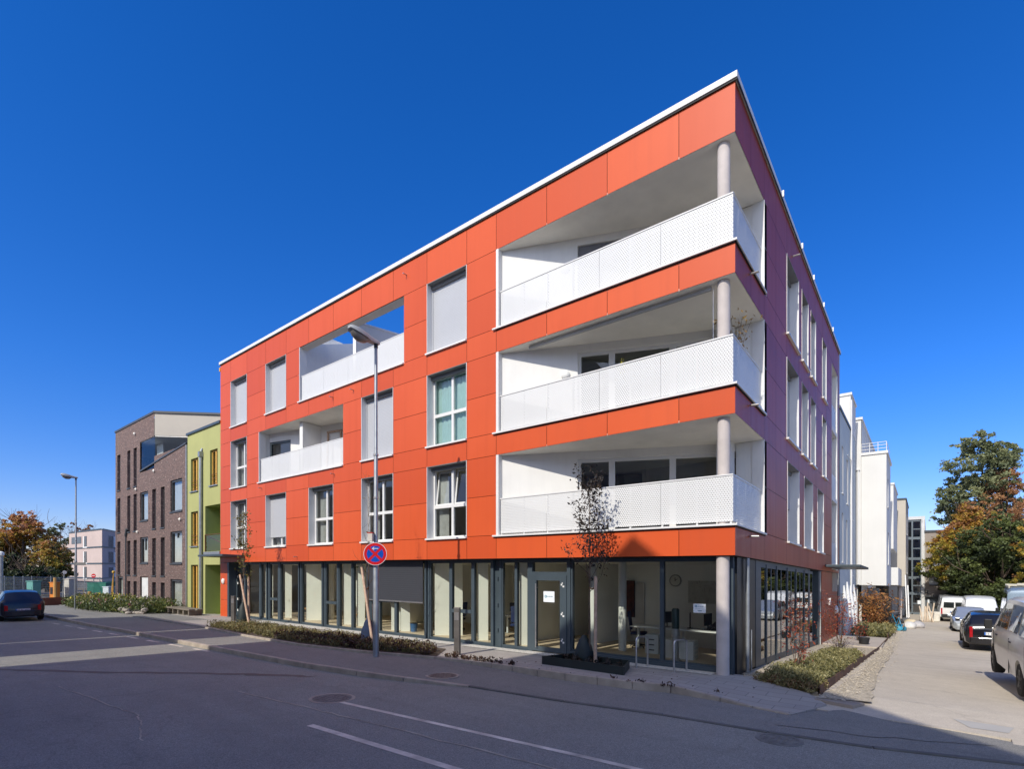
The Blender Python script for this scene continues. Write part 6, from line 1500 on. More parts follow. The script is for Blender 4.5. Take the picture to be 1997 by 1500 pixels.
big_tree('bush', X, Y, Z, hh, clumpset(rr, 26, 2.5, .3, hh*.9, .5, .9, .62, dome, .15), YEWL, 12000, .09, 'light green bush behind the white vans', 56, .08, 'trees beside the side street', rtone=.3)
# more greenery further along (seen reflected in the glass)
for k, (x, y, h_) in enumerate(((11.5, 9.0, 7.5), (12.5, 15.0, 8.5), (11.0, 2.5, 6.5))):
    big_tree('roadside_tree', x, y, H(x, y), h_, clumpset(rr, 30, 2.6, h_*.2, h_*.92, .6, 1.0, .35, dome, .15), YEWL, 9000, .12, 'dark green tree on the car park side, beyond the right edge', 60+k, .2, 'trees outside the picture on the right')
# left background trees
OAKL = m_leaf('oak_autumn_leaf', [(.018, .028, .009), (.09, .10, .02), (.38, .30, .04), (.54, .29, .06), (.55, .27, .13)], .35)
def ltree(px, d, top, w, n, leafm, tone, nl, ls, label, seed, base_z=0.0, nb=16, tj=.12, rmn=.6, rmx=1.1):
    X, Y, Z = far(px, d); Z = 2.5+(1107-1150)*d/1019; hh = 2.5+(1107-top)*d/1019-Z
    return big_tree('autumn_tree', X, Y, Z, hh, clumpset(random.Random(seed), n, w, hh*base_z, hh*.94, rmn*w*.28, rmx*w*.28, tone, dome, tj), leafm, nl, ls, label, seed, w*.07, 'trees behind the building site', nb=nb, rtone=.15)
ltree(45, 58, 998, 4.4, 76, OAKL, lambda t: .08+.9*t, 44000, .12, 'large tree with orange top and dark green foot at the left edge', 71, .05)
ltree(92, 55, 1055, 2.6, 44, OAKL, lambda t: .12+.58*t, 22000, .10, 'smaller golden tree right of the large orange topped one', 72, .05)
ltree(20, 50, 1085, 3.4, 40, YEWL, .15, 14000, .12, 'very dark green hedge like tree at the left edge behind the wire fence', 73, .0)
ltree(60, 49, 1108, 3.0, 30, YEWL, .12, 12000, .12, 'low dark green thicket behind the wire fence', 74, .0)
ltree(118, 105, 1012, 4.5, 24, PINEL, .6, 8000, .16, 'sparse grey green tree behind the mauve house', 75, .35, 26, rmn=.4, rmx=.7)
ltree(140, 112, 1014, 4.5, 18, RUSTL, .5, 4500, .16, 'nearly bare tree just left of the street lamp', 76, .45, 30, rmn=.4, rmx=.7)
ltree(172, 118, 1016, 4.6, 20, RUSTL, .8, 6500, .16, 'rusty tree rising above the flat roof of the mauve house', 77, .5, 26, rmn=.4, rmx=.7)
ltree(2, 90, 1020, 4.0, 12, RUSTL, .5, 1500, .14, 'bare grey tree at the very left edge', 78, .5, 34, rmn=.4, rmx=.7)
ltree(-40, 56, 1030, 4.2, 40, OAKL, .4, 12000, .14, 'autumn tree just outside the left edge', 79, .05)
ltree(212, 122, 1034, 4.6, 14, YEWL, .8, 4000, .15, 'low green tree top showing over the mauve house roof', 80, .6, 16, rmn=.4, rmx=.7)
# ================================================================ CARS
def paint(name, col, metal=.0, rough=.3):
    m, nt, b = nt_new(name); v = coords(nt); n = noise(nt, v, 2.5, 5); n2 = noise(nt, v, 400, 1)
    c = mix_col(nt, ramp(nt, n, .35, .75), col, tuple(x*.86 for x in col)); c = mix_col(nt, ramp(nt, n2, .5, .8, (0, 0, 0, 1), (.25, .25, .25, 1)), c, tuple(min(1, x*1.25+.01) for x in col))
    L(nt, c, b.inputs['Base Color']); b.inputs['Metallic'].default_value = metal; b.inputs['Roughness'].default_value = rough
    b.inputs['Coat Weight'].default_value = .6; b.inputs['Coat Roughness'].default_value = .08
    return m
CARG = m_glass('car_glass', (.16, .18, .18), 1.5, 1.2)
RIM = M('alloy_rim', (.45, .45, .46), .35, metal=.7, var=.1); TRIM = M('black_trim', (.015, .015, .016), .55, var=.1)
REDG = M('rear_light_red', (.42, .006, .012), .15, var=.2, vs=12); CLEAR = M('headlight_glass', (.55, .58, .60), .1, var=.3, vs=14)
PLATE = M('plate_white', (.72, .73, .74), .4, var=.03); PBLU = M('plate_blue', (.02, .12, .45), .4)
def car(name, label, W, prof, cabin, pm, wheels, rw=.31, bump_rear=True, plate=None, van=False, cat='car', group='cars and vans parked along the side street', side_glass=True, lights='tall', rear_door_glass=True, split_rear=False):
    """local: x across, +y = driving direction, origin at the ground below the rear bumper.
    prof: (y, zbot, zbelt, ztop, half width at belt, half width at top) from tail to nose
    cabin: (i_tail_base, i_tail_top, i_screen_top, i_screen_base) profile indices"""
    rt = empty(name, (0, 0, 0), label, cat, group)
    def section(p):
        y, zb, zl, zt, w, wt = p
        return [(0, zb), (w*.80, zb), (w*.965, zb+.10), (w*1.0, zb+(zl-zb)*.45), (w*.995, zl-.12), (w*.965, zl), (wt+(w*.965-wt)*.03, zt-(zt-zl)*.10), (wt*.86, zt-.012), (wt*.45, zt+.012), (0, zt+.018)]
    # refine the profile with a smooth curve
    secs = [(p[0], section(p)) for p in prof]
    b = MB(); full = []
    for y, s in secs:
        row = [(x, y, z) for x, z in s]+[(-x, y, z) for x, z in s[-2:0:-1]]; full.append(row)
    n = len(full[0])
    for row in full: b.v += row
    for i in range(len(full)-1):
        for k in range(n):
            a, c = i*n+k, i*n+(k+1) % n; b.f.append((a, a+n, c+n, c))
    b.f.append(tuple(range(n))); b.f.append(tuple((len(full)-1)*n+k for k in range(n))[::-1])
    body = b.build('body', pm, rt, shear=False)
    # cut the wheel arches, then bake
    cut = MB()
    for wy in wheels:
        for s in (-1, 1): cut.lathe((s*(W/2-.20) if s > 0 else -(W/2+.15), wy, rw), [(rw+.055, 0), (rw+.055, .35)], 'x', 28)
    co = cut.build('arch_tool', pm, None, shear=False)
    for ob_ in (body, co):
        bm = bmesh.new(); bm.from_mesh(ob_.data); bmesh.ops.recalc_face_normals(bm, faces=bm.faces); bm.to_mesh(ob_.data); bm.free()
    md = body.modifiers.new('cut', 'BOOLEAN'); md.operation = 'DIFFERENCE'; md.object = co; md.solver = 'EXACT'
    dg = bpy.context.evaluated_depsgraph_get(); dg.update(); me = bpy.data.meshes.new_from_object(body.evaluated_get(dg)); body.modifiers.clear(); body.data = me; me.name = 'body'
    bpy.data.objects.remove(co)
    me.materials.clear(); me.materials.append(pm)
    for p in me.polygons: p.material_index = 0; p.use_smooth = True
    try: me.set_sharp_from_angle(angle=rad(32))
    except Exception: pass
    def P(i, k, s=1): x, z = secs[i][1][k]; return Vector((s*x, secs[i][0], z))
    def patch(name_, A, B, C_, D, mat, off=.006, ins=(.06, .06, .06, .06), par=None, nu=4):
        """inset quad A(bottom left) B(bottom right) C(top right) D(top left) lifted off the body"""
        nrm = (B-A).cross(D-A).normalized(); b_ = MB()
        l, r_, lo, hi = ins
        def q(u, v): return A.lerp(B, u).lerp(D.lerp(C_, u), v)+nrm*off
        us = [l+(1-l-r_)*k/nu for k in range(nu+1)]
        for k in range(nu): b_.quad(tuple(q(us[k], lo)), tuple(q(us[k+1], lo)), tuple(q(us[k+1], 1-hi)), tuple(q(us[k], 1-hi)))
        return b_.build(name_, mat, par or rt, shear=False)
    tb, tt, st_, sb = cabin
    # back window / windscreen
    if rear_door_glass and van:
        A_, B_, C2, D2 = P(0, 5, -1), P(0, 5, 1), P(0, 6, 1), P(0, 6, -1)
        if split_rear:
            m0, m1 = (A_+B_)/2, (C2+D2)/2
            patch('rear_window', A_, m0, m1, D2, CARG, .012, (.16, .05, .10, .14)); patch('rear_window', m0, B_, C2, m1, CARG, .012, (.05, .16, .10, .14))
        else: patch('rear_window', A_, B_, C2, D2, CARG, .012, (.10, .10, .08, .14))
    elif rear_door_glass:
        if split_rear:
            m0, m1 = (P(tb, 5, 1)+P(tb, 5, -1))/2, (P(tt, 6, 1)+P(tt, 6, -1))/2
            patch('rear_window', P(tb, 5, -1), m0, m1, P(tt, 6, -1), CARG, .012, (.14, .05, .12, .12)); patch('rear_window', m0, P(tb, 5, 1), P(tt, 6, 1), m1, CARG, .012, (.05, .14, .12, .12))
        else: patch('rear_window', P(tb, 5, -1), P(tb, 5, 1), P(tt, 6, 1), P(tt, 6, -1), CARG, .014, (.09, .09, .08, .12))
    patch('windscreen', P(sb, 5, 1), P(sb, 5, -1), P(st_, 6, -1), P(st_, 6, 1), CARG, .016, (.06, .06, .04, .08))
    # dark seal behind glass for depth
    for s in (1, -1):
        if side_glass:
            ids = list(range(tt, st_)); 
            for i in ids+[st_]:
                j = i+1
                if j > sb: continue
                A, B, C_, D = P(i, 5, s), P(j, 5, s), P(j, 6, s), P(i, 6, s)
                if s < 0: A, B, C_, D = B, A, D, C_
                patch('side_window', A, B, C_, D, CARG, .010, (.05, .05, .10, .12))
            if tb < tt-0 and not van:
                A, B, C_, D = P(tb, 5, s), P(tt, 5, s), P(tt, 6, s), P(tb, 6, s)
                if s < 0: A, B, C_, D = B, A, D, C_
                patch('side_window', A, B, C_, D, CARG, .010, (.45, .06, .14, .22))
    # bumpers, lights, plate
    y0, s0 = secs[0]; y1, s1 = secs[-1]; zb = prof[0][1]
    for (yy, sg_, nm) in ((y0, -1, 'bumper'), (y1, 1, 'bumper')):
        b_ = MB(); w_ = prof[0][4] if sg_ < 0 else prof[-1][4]; zz = prof[0][1] if sg_ < 0 else prof[-1][1]
        b_.prism([(-w_*1.0, yy-sg_*.18), (-w_*.97, yy+sg_*.03), (-w_*.6, yy+sg_*.075), (w_*.6, yy+sg_*.075), (w_*.97, yy+sg_*.03), (w_*1.0, yy-sg_*.18)], zz-.03, zz+.24)
        b_.build(nm, TRIM if van or sg_ > 5 else pm, rt, shear=False, bevel=.03)
    for s in (-1, 1):
        w_, zl = prof[0][4], prof[0][2]
        b_ = MB(); x0, x1 = s*w_*.985, s*w_*.80
        if lights == 'tall': z0_, z1_ = zl-.30, zl+.14; x1 = s*w_*.86
        elif lights == 'van': z0_, z1_ = zl-.42, zl+.02; x1 = s*w_*.88
        else: z0_, z1_ = zl-.28, zl-.02
        b_.prism([(x0, y0-.012), (x1, y0-.035), (x1, y0+.1), (s*w_*1.006, y0+.22), (s*w_*1.006, y0+.02)] , z0_, z1_); b_.build('tail_light', REDG, rt, shear=False, bevel=.01)
        w_, zl = prof[-1][4], prof[-1][2]
        b_ = MB(); b_.prism([(s*w_*.98, y1-.18), (s*w_*.96, y1+.01), (s*w_*.60, y1+.035), (s*w_*.62, y1-.06), (s*w_*.9, y1-.2)], zl-.20, zl-.02); b_.build('headlight', CLEAR, rt, shear=False, bevel=.01)
        # mirror
        mp = P(sb, 5, s); b_ = MB(); b_.box(mp.x+s*.05, mp.x+s*.20, mp.y-.28, mp.y-.20, mp.z+.0, mp.z+(.14 if not van else .24)); b_.box(mp.x-s*.02, mp.x+s*.05, mp.y-.26, mp.y-.22, mp.z+.03, mp.z+.06); b_.build('wing_mirror', TRIM if van else pm, rt, shear=False, bevel=.015)
    b_ = MB(); w_, zl = prof[-1][4], prof[-1][2]; b_.box(-w_*.5, w_*.5, y1-.02, y1+.022, zl-.22, zl-.10); b_.build('grille', TRIM, rt, shear=False)
    for (yy, sg_) in ((y0, -1), (y1, 1)):
        pz = prof[0][2]-.30 if sg_ < 0 else prof[-1][1]+.18
        if plate == 'high' and sg_ < 0: pz = prof[0][2]-.16
        off = .02 if (sg_ < 0) else .085
        b_ = MB(); b_.box(-.26, .26, yy+sg_*off, yy+sg_*(off+.012), pz, pz+.115); pl_ = b_.build('licence_plate', PLATE, rt, shear=False)
        b_ = MB(); xx = -.26 if sg_ < 0 else .26-.045; b_.box(xx, xx+.045, yy+sg_*(off+.013), yy+sg_*(off+.015), pz+.003, pz+.112); b_.build('plate_band', PBLU, pl_, shear=False)
        b_ = MB(); rq = random.Random(len(label)); x = -.19
        for g in (1, 1, 0, 1, 1, 0, 1, 1, 1, 1):
            if g: 
                b_.box(x, x+.012, yy+sg_*(off+.013), yy+sg_*(off+.015), pz+.025, pz+.09)
                if rq.random() < .7: b_.box(x+.012, x+.03, yy+sg_*(off+.013), yy+sg_*(off+.015), pz+.078, pz+.09)
                if rq.random() < .6: b_.box(x+.012, x+.03, yy+sg_*(off+.013), yy+sg_*(off+.015), pz+.025, pz+.036)
            x += .044
        b_.build('plate_characters', TRIM, pl_, shear=False)
    # handles, seams
    for s in (-1, 1):
        b_ = MB(); zl = prof[st_][2]; xx = prof[st_][4]
        for yy in (((secs[tt][0]+secs[st_][0])/2-.15), secs[st_][0]-.25): b_.box(s*xx*.99, s*(xx+.018), yy, yy+.17, zl-.14, zl-.11)
        b_.build('door_handle', pm if not van else TRIM, rt, shear=False)
        b_ = MB()
        for yy in (secs[tt][0]+.25, (secs[tt][0]+secs[st_][0])/2+.1, secs[st_][0]+.28): b_.box(s*xx*.985, s*(xx*1.004), yy, yy+.008, prof[st_][1]+.1, zl-.06)
        b_.build('door_seam', TRIM, rt, shear=False)
    # wheels
    for wy in wheels:
        for s in (-1, 1):
            X = s*(W/2-.115); b_ = MB(); b_.lathe((X-.10, wy, rw), [(rw*.62, 0), (rw*.95, .0), (rw, .03), (rw, .17), (rw*.95, .20), (rw*.62, .20)], 'x', 28); wh = b_.build('wheel', TYRE, rt, shear=False, smooth=True)
            b_ = MB(); b_.lathe((X+s*.05, wy, rw), [(rw*.63, 0), (rw*.63, s*.03), (rw*.55, s*.04)], 'x', 24)
            for k in range(5):
                a = 2*PI*k/5; c, sn = math.cos(a), math.sin(a); ww = .035
                n0 = len(b_.v); b_.box(min(X+s*.06, X+s*.10), max(X+s*.06, X+s*.10), -ww, ww, 0, rw*.6); b_.map(lambda x, y, z: (x, wy+y*c-z*sn, rw+y*sn+z*c), n0)
            b_.build('rim', RIM, wh, shear=False)
    b_ = MB(); ws = sorted(wheels); hw = W/2-.16
    b_.box(-hw, hw, secs[0][0]+.15, secs[-1][0]-.15, prof[0][1]-.06, prof[0][1]+.02); b_.build('underbody', TRIM, rt, shear=False)
    # seats seen through the glass
    b_ = MB(); zf = prof[st_][1]+.35
    for yy in (secs[tt][0]+.75, secs[st_][0]-.15):
        for s in (-.35, .35): b_.box(s-.2, s+.2, yy-.08, yy+.02, zf, prof[st_][2]+.12); b_.box(s-.11, s+.11, yy-.07, yy+.0, prof[st_][2]+.15, prof[st_][2]+.32)
    return rt
hatch = [(0, .30, .80, .84, .70, .60), (.05, .24, .92, .98, .82, .70), (.14, .22, .97, 1.08, .85, .70), (.48, .20, .98, 1.40, .87, .62), (.85, .19, .98, 1.46, .875, .615), (1.6, .18, .97, 1.49, .88, .60), (2.35, .18, .95, 1.44, .88, .585), (3.12, .19, .92, .97, .87, .70), (3.65, .21, .84, .86, .85, .60), (4.0, .24, .74, .76, .78, .5), (4.1, .30, .62, .64, .66, .4)]
c4 = car('parked_car', 'black hatchback parked between the silver van and the silver car, tail to the viewer', 1.77, hatch, (2, 3, 6, 7), paint('black_paint', (.006, .006, .008), 0, .22), (.78, 3.3), plate='high')
place(c4, 5.40, 15.2, .0, .0)
b = MB(); b.tube([(0, -.02, .32), (0, -.16, .30), (0, -.19, .42)], .022, 8); tb_ = b.build('tow_hitch', STEEL, c4, shear=False); tb_.location = (0, 0, 0)
for v in tb_.data.vertices: v.co = Vector(v.co)+Vector(c4.location)
sed = [(0, .30, .86, .90, .70, .55), (.06, .24, .93, .98, .82, .66), (.5, .22, .96, 1.02, .86, .70), (1.05, .20, .97, 1.36, .875, .62), (1.6, .19, .97, 1.43, .88, .61), (2.1, .18, .96, 1.45, .88, .60), (2.65, .18, .95, 1.40, .88, .58), (3.4, .19, .92, .97, .87, .72), (4.0, .21, .84, .87, .85, .62), (4.35, .24, .74, .77, .80, .5), (4.45, .30, .62, .64, .68, .4)]
c2 = car('parked_car', 'silver car parked nose to the viewer in front of the white van', 1.76, sed, (2, 3, 6, 7), paint('silver_paint', (.42, .45, .47), .4, .3), (.95, 3.6), lights='low')
place(c2, 5.35, 31.2, PI)
vanp = [(0, .32, 1.05, 1.75, .86, .80), (.04, .26, 1.12, 1.88, .93, .80), (.20, .24, 1.15, 1.93, .95, .78), (1.2, .22, 1.15, 1.96, .955, .78), (2.3, .21, 1.15, 1.97, .955, .78), (3.2, .21, 1.14, 1.94, .95, .76), (3.55, .21, 1.13, 1.88, .95, .74), (4.25, .22, 1.08, 1.14, .93, .78), (4.65, .25, .94, .97, .88, .66), (4.85, .32, .70, .72, .74, .5)]
v1 = car('parked_van', 'silver grey van at the right edge with its big red tail light', 1.90, vanp, (0, 2, 6, 7), paint('silver_grey_paint', (.78, .77, .73), .05, .32), (1.0, 4.0), rw=.335, van=True, lights='van', cat='van')
place(v1, 5.86, 1.35, .06)
vw = [(0, .32, .98, 1.60, .80, .74), (.04, .26, 1.05, 1.74, .86, .73), (.20, .24, 1.08, 1.80, .88, .72), (1.2, .22, 1.08, 1.83, .885, .72), (2.2, .21, 1.08, 1.83, .885, .72), (2.75, .21, 1.06, 1.76, .88, .68), (3.0, .21, 1.05, 1.70, .88, .67), (3.6, .22, 1.0, 1.06, .87, .74), (4.05, .25, .88, .92, .82, .62), (4.2, .32, .66, .68, .70, .5)]
WP = paint('white_paint', (.74, .74, .72), 0, .35)
v2 = car('parked_van', 'white delivery van facing the viewer behind the silver car, yellow note on its dashboard', 1.78, [(a*1.0, b_, c*1.08, d*1.12, e*1.08, f*1.08) for a, b_, c, d, e, f in vw], (0, 2, 6, 7), WP, (.9, 3.4), van=True, cat='van', side_glass=False)
place(v2, 6.15, 37.5, PI)
b = MB(); b.box(-.15, .3, 3.35, 3.36, 1.18, 1.26); nb_ = b.build('dashboard_note', M('yellow_paper', (.65, .50, .03), .6), v2, shear=False)
for v in nb_.data.vertices: v.co = Vector(v.co)+Vector(v2.location)
v3 = car('parked_van', 'small white van with its tail to the viewer further back in the row', 1.72, vw, (0, 2, 6, 7), WP, (.85, 3.3), van=True, lights='van', cat='van', split_rear=True)
place(v3, 4.95, 38.5)
v4 = car('parked_van', 'farthest grey and white van in the row, facing the viewer', 1.78, [(a, b_, c*1.05, d*1.1, e, f) for a, b_, c, d, e, f in vw], (0, 2, 6, 7), paint('grey_van_paint', (.45, .45, .44), .2, .35), (.85, 3.3), van=True, cat='van', side_glass=False)
place(v4, 4.9, 49.0, PI)
bigp = [(0, .42, 1.25, 2.35, .92, .86), (.04, .36, 1.3, 2.5, .97, .85), (.20, .34, 1.3, 2.58, .985, .84), (1.5, .32, 1.3, 2.62, .99, .84), (3.2, .31, 1.3, 2.62, .99, .84), (4.0, .31, 1.28, 2.55, .985, .82), (4.3, .31, 1.26, 2.4, .98, .80), (5.0, .32, 1.15, 1.22, .96, .84), (5.4, .36, 1.0, 1.04, .90, .7), (5.55, .42, .78, .8, .8, .55)]
v5 = car('parked_van', 'large blue grey high roof van with roof rack behind the black hatchback', 2.0, bigp, (0, 2, 6, 7), paint('blue_grey_paint', (.20, .27, .34), .2, .35), (1.0, 4.7), rw=.36, van=True, lights='van', cat='van')
place(v5, 7.25, 22.0, -.04, -.1)
b = MB()
for y in (.5, 1.8, 3.1): b.box(-.8, .8, y, y+.06, 2.72, 2.76)
b.box(-.8, -.76, .4, 3.3, 2.62, 2.72); b.box(.76, .8, .4, 3.3, 2.62, 2.72); b.box(-.5, .7, .45, .55, 2.77, 2.86)
rk = b.build('roof_rack', M('rack_cream', (.55, .52, .42), .6), v5, shear=False)
for v in rk.data.vertices: v.co = Vector(v.co)+Vector(v5.location)
pol = [(p[0]*.95, p[1], p[2]*1.0, p[3]*.99, p[4]*.94, p[5]*.94) for p in hatch]
c1 = car('dark_blue_car', 'dark blue hatchback driving away on the road at the far left', 1.66, pol, (2, 3, 6, 7), paint('dark_blue_paint', (.006, .007, .016), 0, .32), (.72, 3.15), lights='low', group=None)
place(c1, -30.5, -7.45, PI/2-.04, -.11)

# ================================================================ THINGS FAR DOWN THE SIDE STREET
def junk(name, label, cat, x, y, build): 
    rt = empty(name, (0, 0, 0), label, cat); build(rt); return place(rt, x, y)
def bicycle(rt):
    for yy in (0, 1.05):
        b = MB(); b.tube([(0, yy+.33*math.cos(a), .34+.33*math.sin(a)) for a in [2*PI*k/20 for k in range(21)]], .02, 5, cap=False); b.build('wheel', TYRE, rt, shear=False)
    b = MB()
    for p, q in (((0, 0, .34), (0, .25, .78)), ((0, .25, .78), (0, .42, .32)), ((0, 0, .34), (0, .42, .32)), ((0, .25, .74), (0, .85, .80)), ((0, .42, .32), (0, .85, .78)), ((0, .85, .95), (0, 1.05, .34))): b.tube([p, q], .022, 6)
    b.build('frame', M('bike_blue', (.03, .25, .40), .4), rt, shear=False)
    b = MB(); b.box(-.06, .06, .12, .36, .86, .90); b.build('saddle', TRIM, rt, shear=False); b = MB(); b.tube([(-.28, .8, 1.02), (0, .86, .98), (.28, .8, 1.02)], .015, 6); b.build('handlebar', STEEL, rt, shear=False)
bk_ = empty('bicycle', (0, 0, 0), 'blue bicycle parked among bags at the foot of the white building', 'bicycle'); bicycle(bk_); place(bk_, 2.2, 24.6, .5)
b = MB(); rr = random.Random(9)
def sack(x, y, s, label, mat, nm='rubble_sack'):
    bm = bmesh.new(); bmesh.ops.create_icosphere(bm, subdivisions=3, radius=s); 
    for v in bm.verts: v.co *= rr.uniform(.9, 1.1); v.co.z = max(-.3*s, v.co.z*.8)
    me = bpy.data.meshes.new(nm); bm.to_mesh(me); bm.free(); me.materials.append(mat); me.shade_smooth(); o = bpy.data.objects.new(nm, me); COL.objects.link(o); o.location = (x, y, H(x, y)+.3*s); tag(o, label, 'sack')
sack(2.1, 24.9, .34, 'blue plastic sack beside the blue bicycle', M('blue_sack', (.05, .30, .42), .5))
sack(2.5, 27.6, .36, 'white sack right behind the bicycle', M('white_sack', (.62, .60, .56), .7)); sack(2.9, 28.8, .36, 'pale grey sack touching the white one', M('grey_sack', (.45, .43, .42), .7)); sack(2.55, 30.5, .4, 'cream sack furthest back in the heap', M('cream_sack', (.60, .50, .33), .7)); sack(2.2, 33.5, .35, 'dark grey sack in front of the beige building', M('dark_sack', (.10, .10, .10), .7))
def boards(x, y, n, label, mat, h=1.2):
    b = MB()
    for k in range(n): a = k*.12; b.tube([(x+a, y+rr.uniform(-.2, .2), H(x, y)), (x+a+rr.uniform(-.5, .3), y+.5, H(x, y)+h*rr.uniform(.7, 1.1))], .05, 5)
    tag(b.build('leaning_boards', mat, shear=False), label, 'boards')
boards(3.1, 36.5, 6, 'bundle of pale timber boards leaning in front of the glazed stair building', M('pale_timber', (.55, .44, .32), .8), 1.3)
boards(2.15, 37.5, 2, 'two white pipes standing upright by the glazed stair building', WALU, 3.2)
b = MB(); b.box(2.9, 4.1, 38.0, 39.2, 0, .7); b.map(lambda x, y, z: (x, y, z+H(x, y))); tag(b.build('white_crate', M('crate_white', (.68, .64, .55), .8, var=.2, vs=3), shear=False, bevel=.03), 'white bulk crate behind the leaning boards', 'crate')
BF = M('bin_shed_black', (.010, .010, .011), .6)
b = MB(); b.box(.35, 1.75, 24.4, 25.6, -.4, 1.6); tag(b.build('bin_shed', BF), 'black bin shed under the white box bay behind the orange bush', 'shed')

# ================================================================ BUILDING SITE ON THE LEFT
def fpanel(px0, d0, px1, d1, label):
    a, c = far(px0, d0), far(px1, d1); za = a[2]+.0; rt = empty('site_fence', ((a[0]+c[0])/2, (a[1]+c[1])/2, a[2]), label, 'fence', 'wire fence panels around the building site')
    b = MB(); n = 5
    for k in range(n+1): t = k/n; p = (a[0]+(c[0]-a[0])*t, a[1]+(c[1]-a[1])*t); b.tube([(p[0], p[1], H(*p)-.1), (p[0], p[1], H(*p)+2.0)], .03, 6)
    b.build('post', GALV, rt, shear=False)
    b = MB(); m = 90
    for k in range(m): t = k/m; p = (a[0]+(c[0]-a[0])*t, a[1]+(c[1]-a[1])*t); b.tube([(p[0], p[1], H(*p)+.05), (p[0], p[1], H(*p)+1.9)], .007, 3, cap=False)
    for z in [.1+.2*k for k in range(10)]: b.tube([(a[0], a[1], H(a[0], a[1])+z), (c[0], c[1], H(c[0], c[1])+z)], .008 if 0 < z < 1.8 else .02, 4, cap=False)
    b.build('mesh_wires', GALV, rt, shear=False)
fpanel(-30, 38, 62, 42, 'pale wire fence at the left edge behind the dark blue car'); fpanel(62, 43, 222, 52, 'wire fence behind the orange machine and the lamp post')
def wall_strip(px0, d0, px1, d1, h0, h1, name, label, mat):
    a, c = far(px0, d0), far(px1, d1); b = MB()
    b.v += [(a[0], a[1], H(a[0], a[1])+h0), (c[0], c[1], H(c[0], c[1])+h0), (c[0], c[1], H(c[0], c[1])+h1), (a[0], a[1], H(a[0], a[1])+h1)]
    b.v += [(x-.1, y+.3, z) for x, y, z in b.v]; b.f += [(0, 1, 2, 3), (7, 6, 5, 4), (3, 2, 6, 7), (1, 0, 4, 5), (0, 3, 7, 4), (2, 1, 5, 6)]
    return tag(b.build(name, mat, shear=False), label, 'barrier')
wall_strip(80, 36.5, 222, 41, -.1, .55, 'site_barrier', 'low rust red board along the building site behind the lamp post', M('rust_red_board', (.22, .075, .045), .8, var=.3, vs=1))
def obj_box(name, px, d, w, dep, h, mat, label, cat, rz=.5, z=0, parts=None):
    x, y, g = far(px, d); rt = empty(name, (0, 0, 0), label, cat)
    b = MB(); b.box(-w/2, w/2, -dep/2, dep/2, .12, h); b.build('body', mat, rt, shear=False, bevel=.04)
    b = MB(); b.box(-w/2-.03, w/2+.03, -dep/2-.03, dep/2+.03, h, h+.06); b.box(-w/2+.1, -w/2+.2, -dep/2, dep/2, 0, .12); b.box(w/2-.2, w/2-.1, -dep/2, dep/2, 0, .12); b.build('lid', mat, rt, shear=False)
    b = MB(); b.box(-w*.3, w*.3, -dep/2-.015, -dep/2-.001, h*.35, h*.75); b.build('door', TRIM if 'generator' in name else mat, rt, shear=False)
    rt.location = (x, y, g+z); rt.rotation_euler = (0, 0, rz)
obj_box('orange_generator', 107, 44, .5, .5, 1.45, M('generator_orange', (.62, .20, .02), .5, var=.1), 'orange machine box on the building site', 'machine', .4)
obj_box('green_container', 199, 50, 2.0, 1.2, 1.45, M('container_green', (.02, .16, .11), .5, var=.15), 'green container on the building site next to the brick building', 'container', .55)
obj_box('white_barrel_box', 212, 46, .6, .6, 1.15, M('tank_white', (.60, .66, .68), .5), 'pale plastic tank right of the green container', 'tank', .5)
obj_box('concrete_block', 135, 45, .55, .5, 1.75, M('site_concrete', (.50, .48, .42), .85), 'narrow pale concrete block behind the lamp post', 'block', .5)
obj_box('teal_skip', 66, 40, .6, .6, 1.6, M('skip_teal', (.14, .36, .32), .5, var=.15), 'teal skip seen over the roof of the dark blue car', 'skip', .5)
def timber_post(px, d, h, label, mat, lean=0, r=.11):
    x, y, g = far(px, d); b = MB(); b.tube([(0, 0, -.2), (lean, 0, h)], [r, r*.9], 8); o = b.build('timber_post', mat, None, shear=False, smooth=True); o.location = (x, y, g); tag(o, label, 'post')
YW = M('yellow_timber', (.52, .30, .10), .8)
timber_post(108, 38.5, 1.95, 'tall yellowish timber post right of the dark blue car', YW, -.12); timber_post(175, 42, .85, 'short yellowish timber post left of the green container', YW, 0, .14)
def excavator():
    x, y, g = far(219, 44); rt = empty('excavator_arm', (0, 0, 0), 'yellow excavator arm reaching up beside the brick building', 'machine')
    b = MB(); b.tube([(-.3, 0, .1), (0, 0, 1.6), (.5, 0, 3.3)], [.10, .08, .05], 8); b.tube([(.25, 0, .1), (.3, 0, 1.7), (.5, 0, 3.3)], [.07, .06, .04], 8); b.tube([(-.2, 0, .6), (.28, 0, 1.1), (0, 0, 1.6), (.33, 0, 2.0)], .035, 5); b.build('boom', M('machine_yellow', (.50, .28, .05), .5, var=.2), rt, shear=False)
    b = MB(); b.lathe((.5, -.15, 3.45), [(.08, -.0), (.16, .08), (.16, .2), (.08, .28)], 'y', 12); b.build('bucket_head', M('helmet_yellow', (.60, .36, .03), .5), rt, shear=False); b = MB(); b.tube([(-.2, .1, .6), (.2, .05, 2.6)], .05, 6); b.build('cylinder_rod', TRIM, rt, shear=False)
    rt.location = (x, y, g); rt.scale = (.72, .72, .72)
excavator()
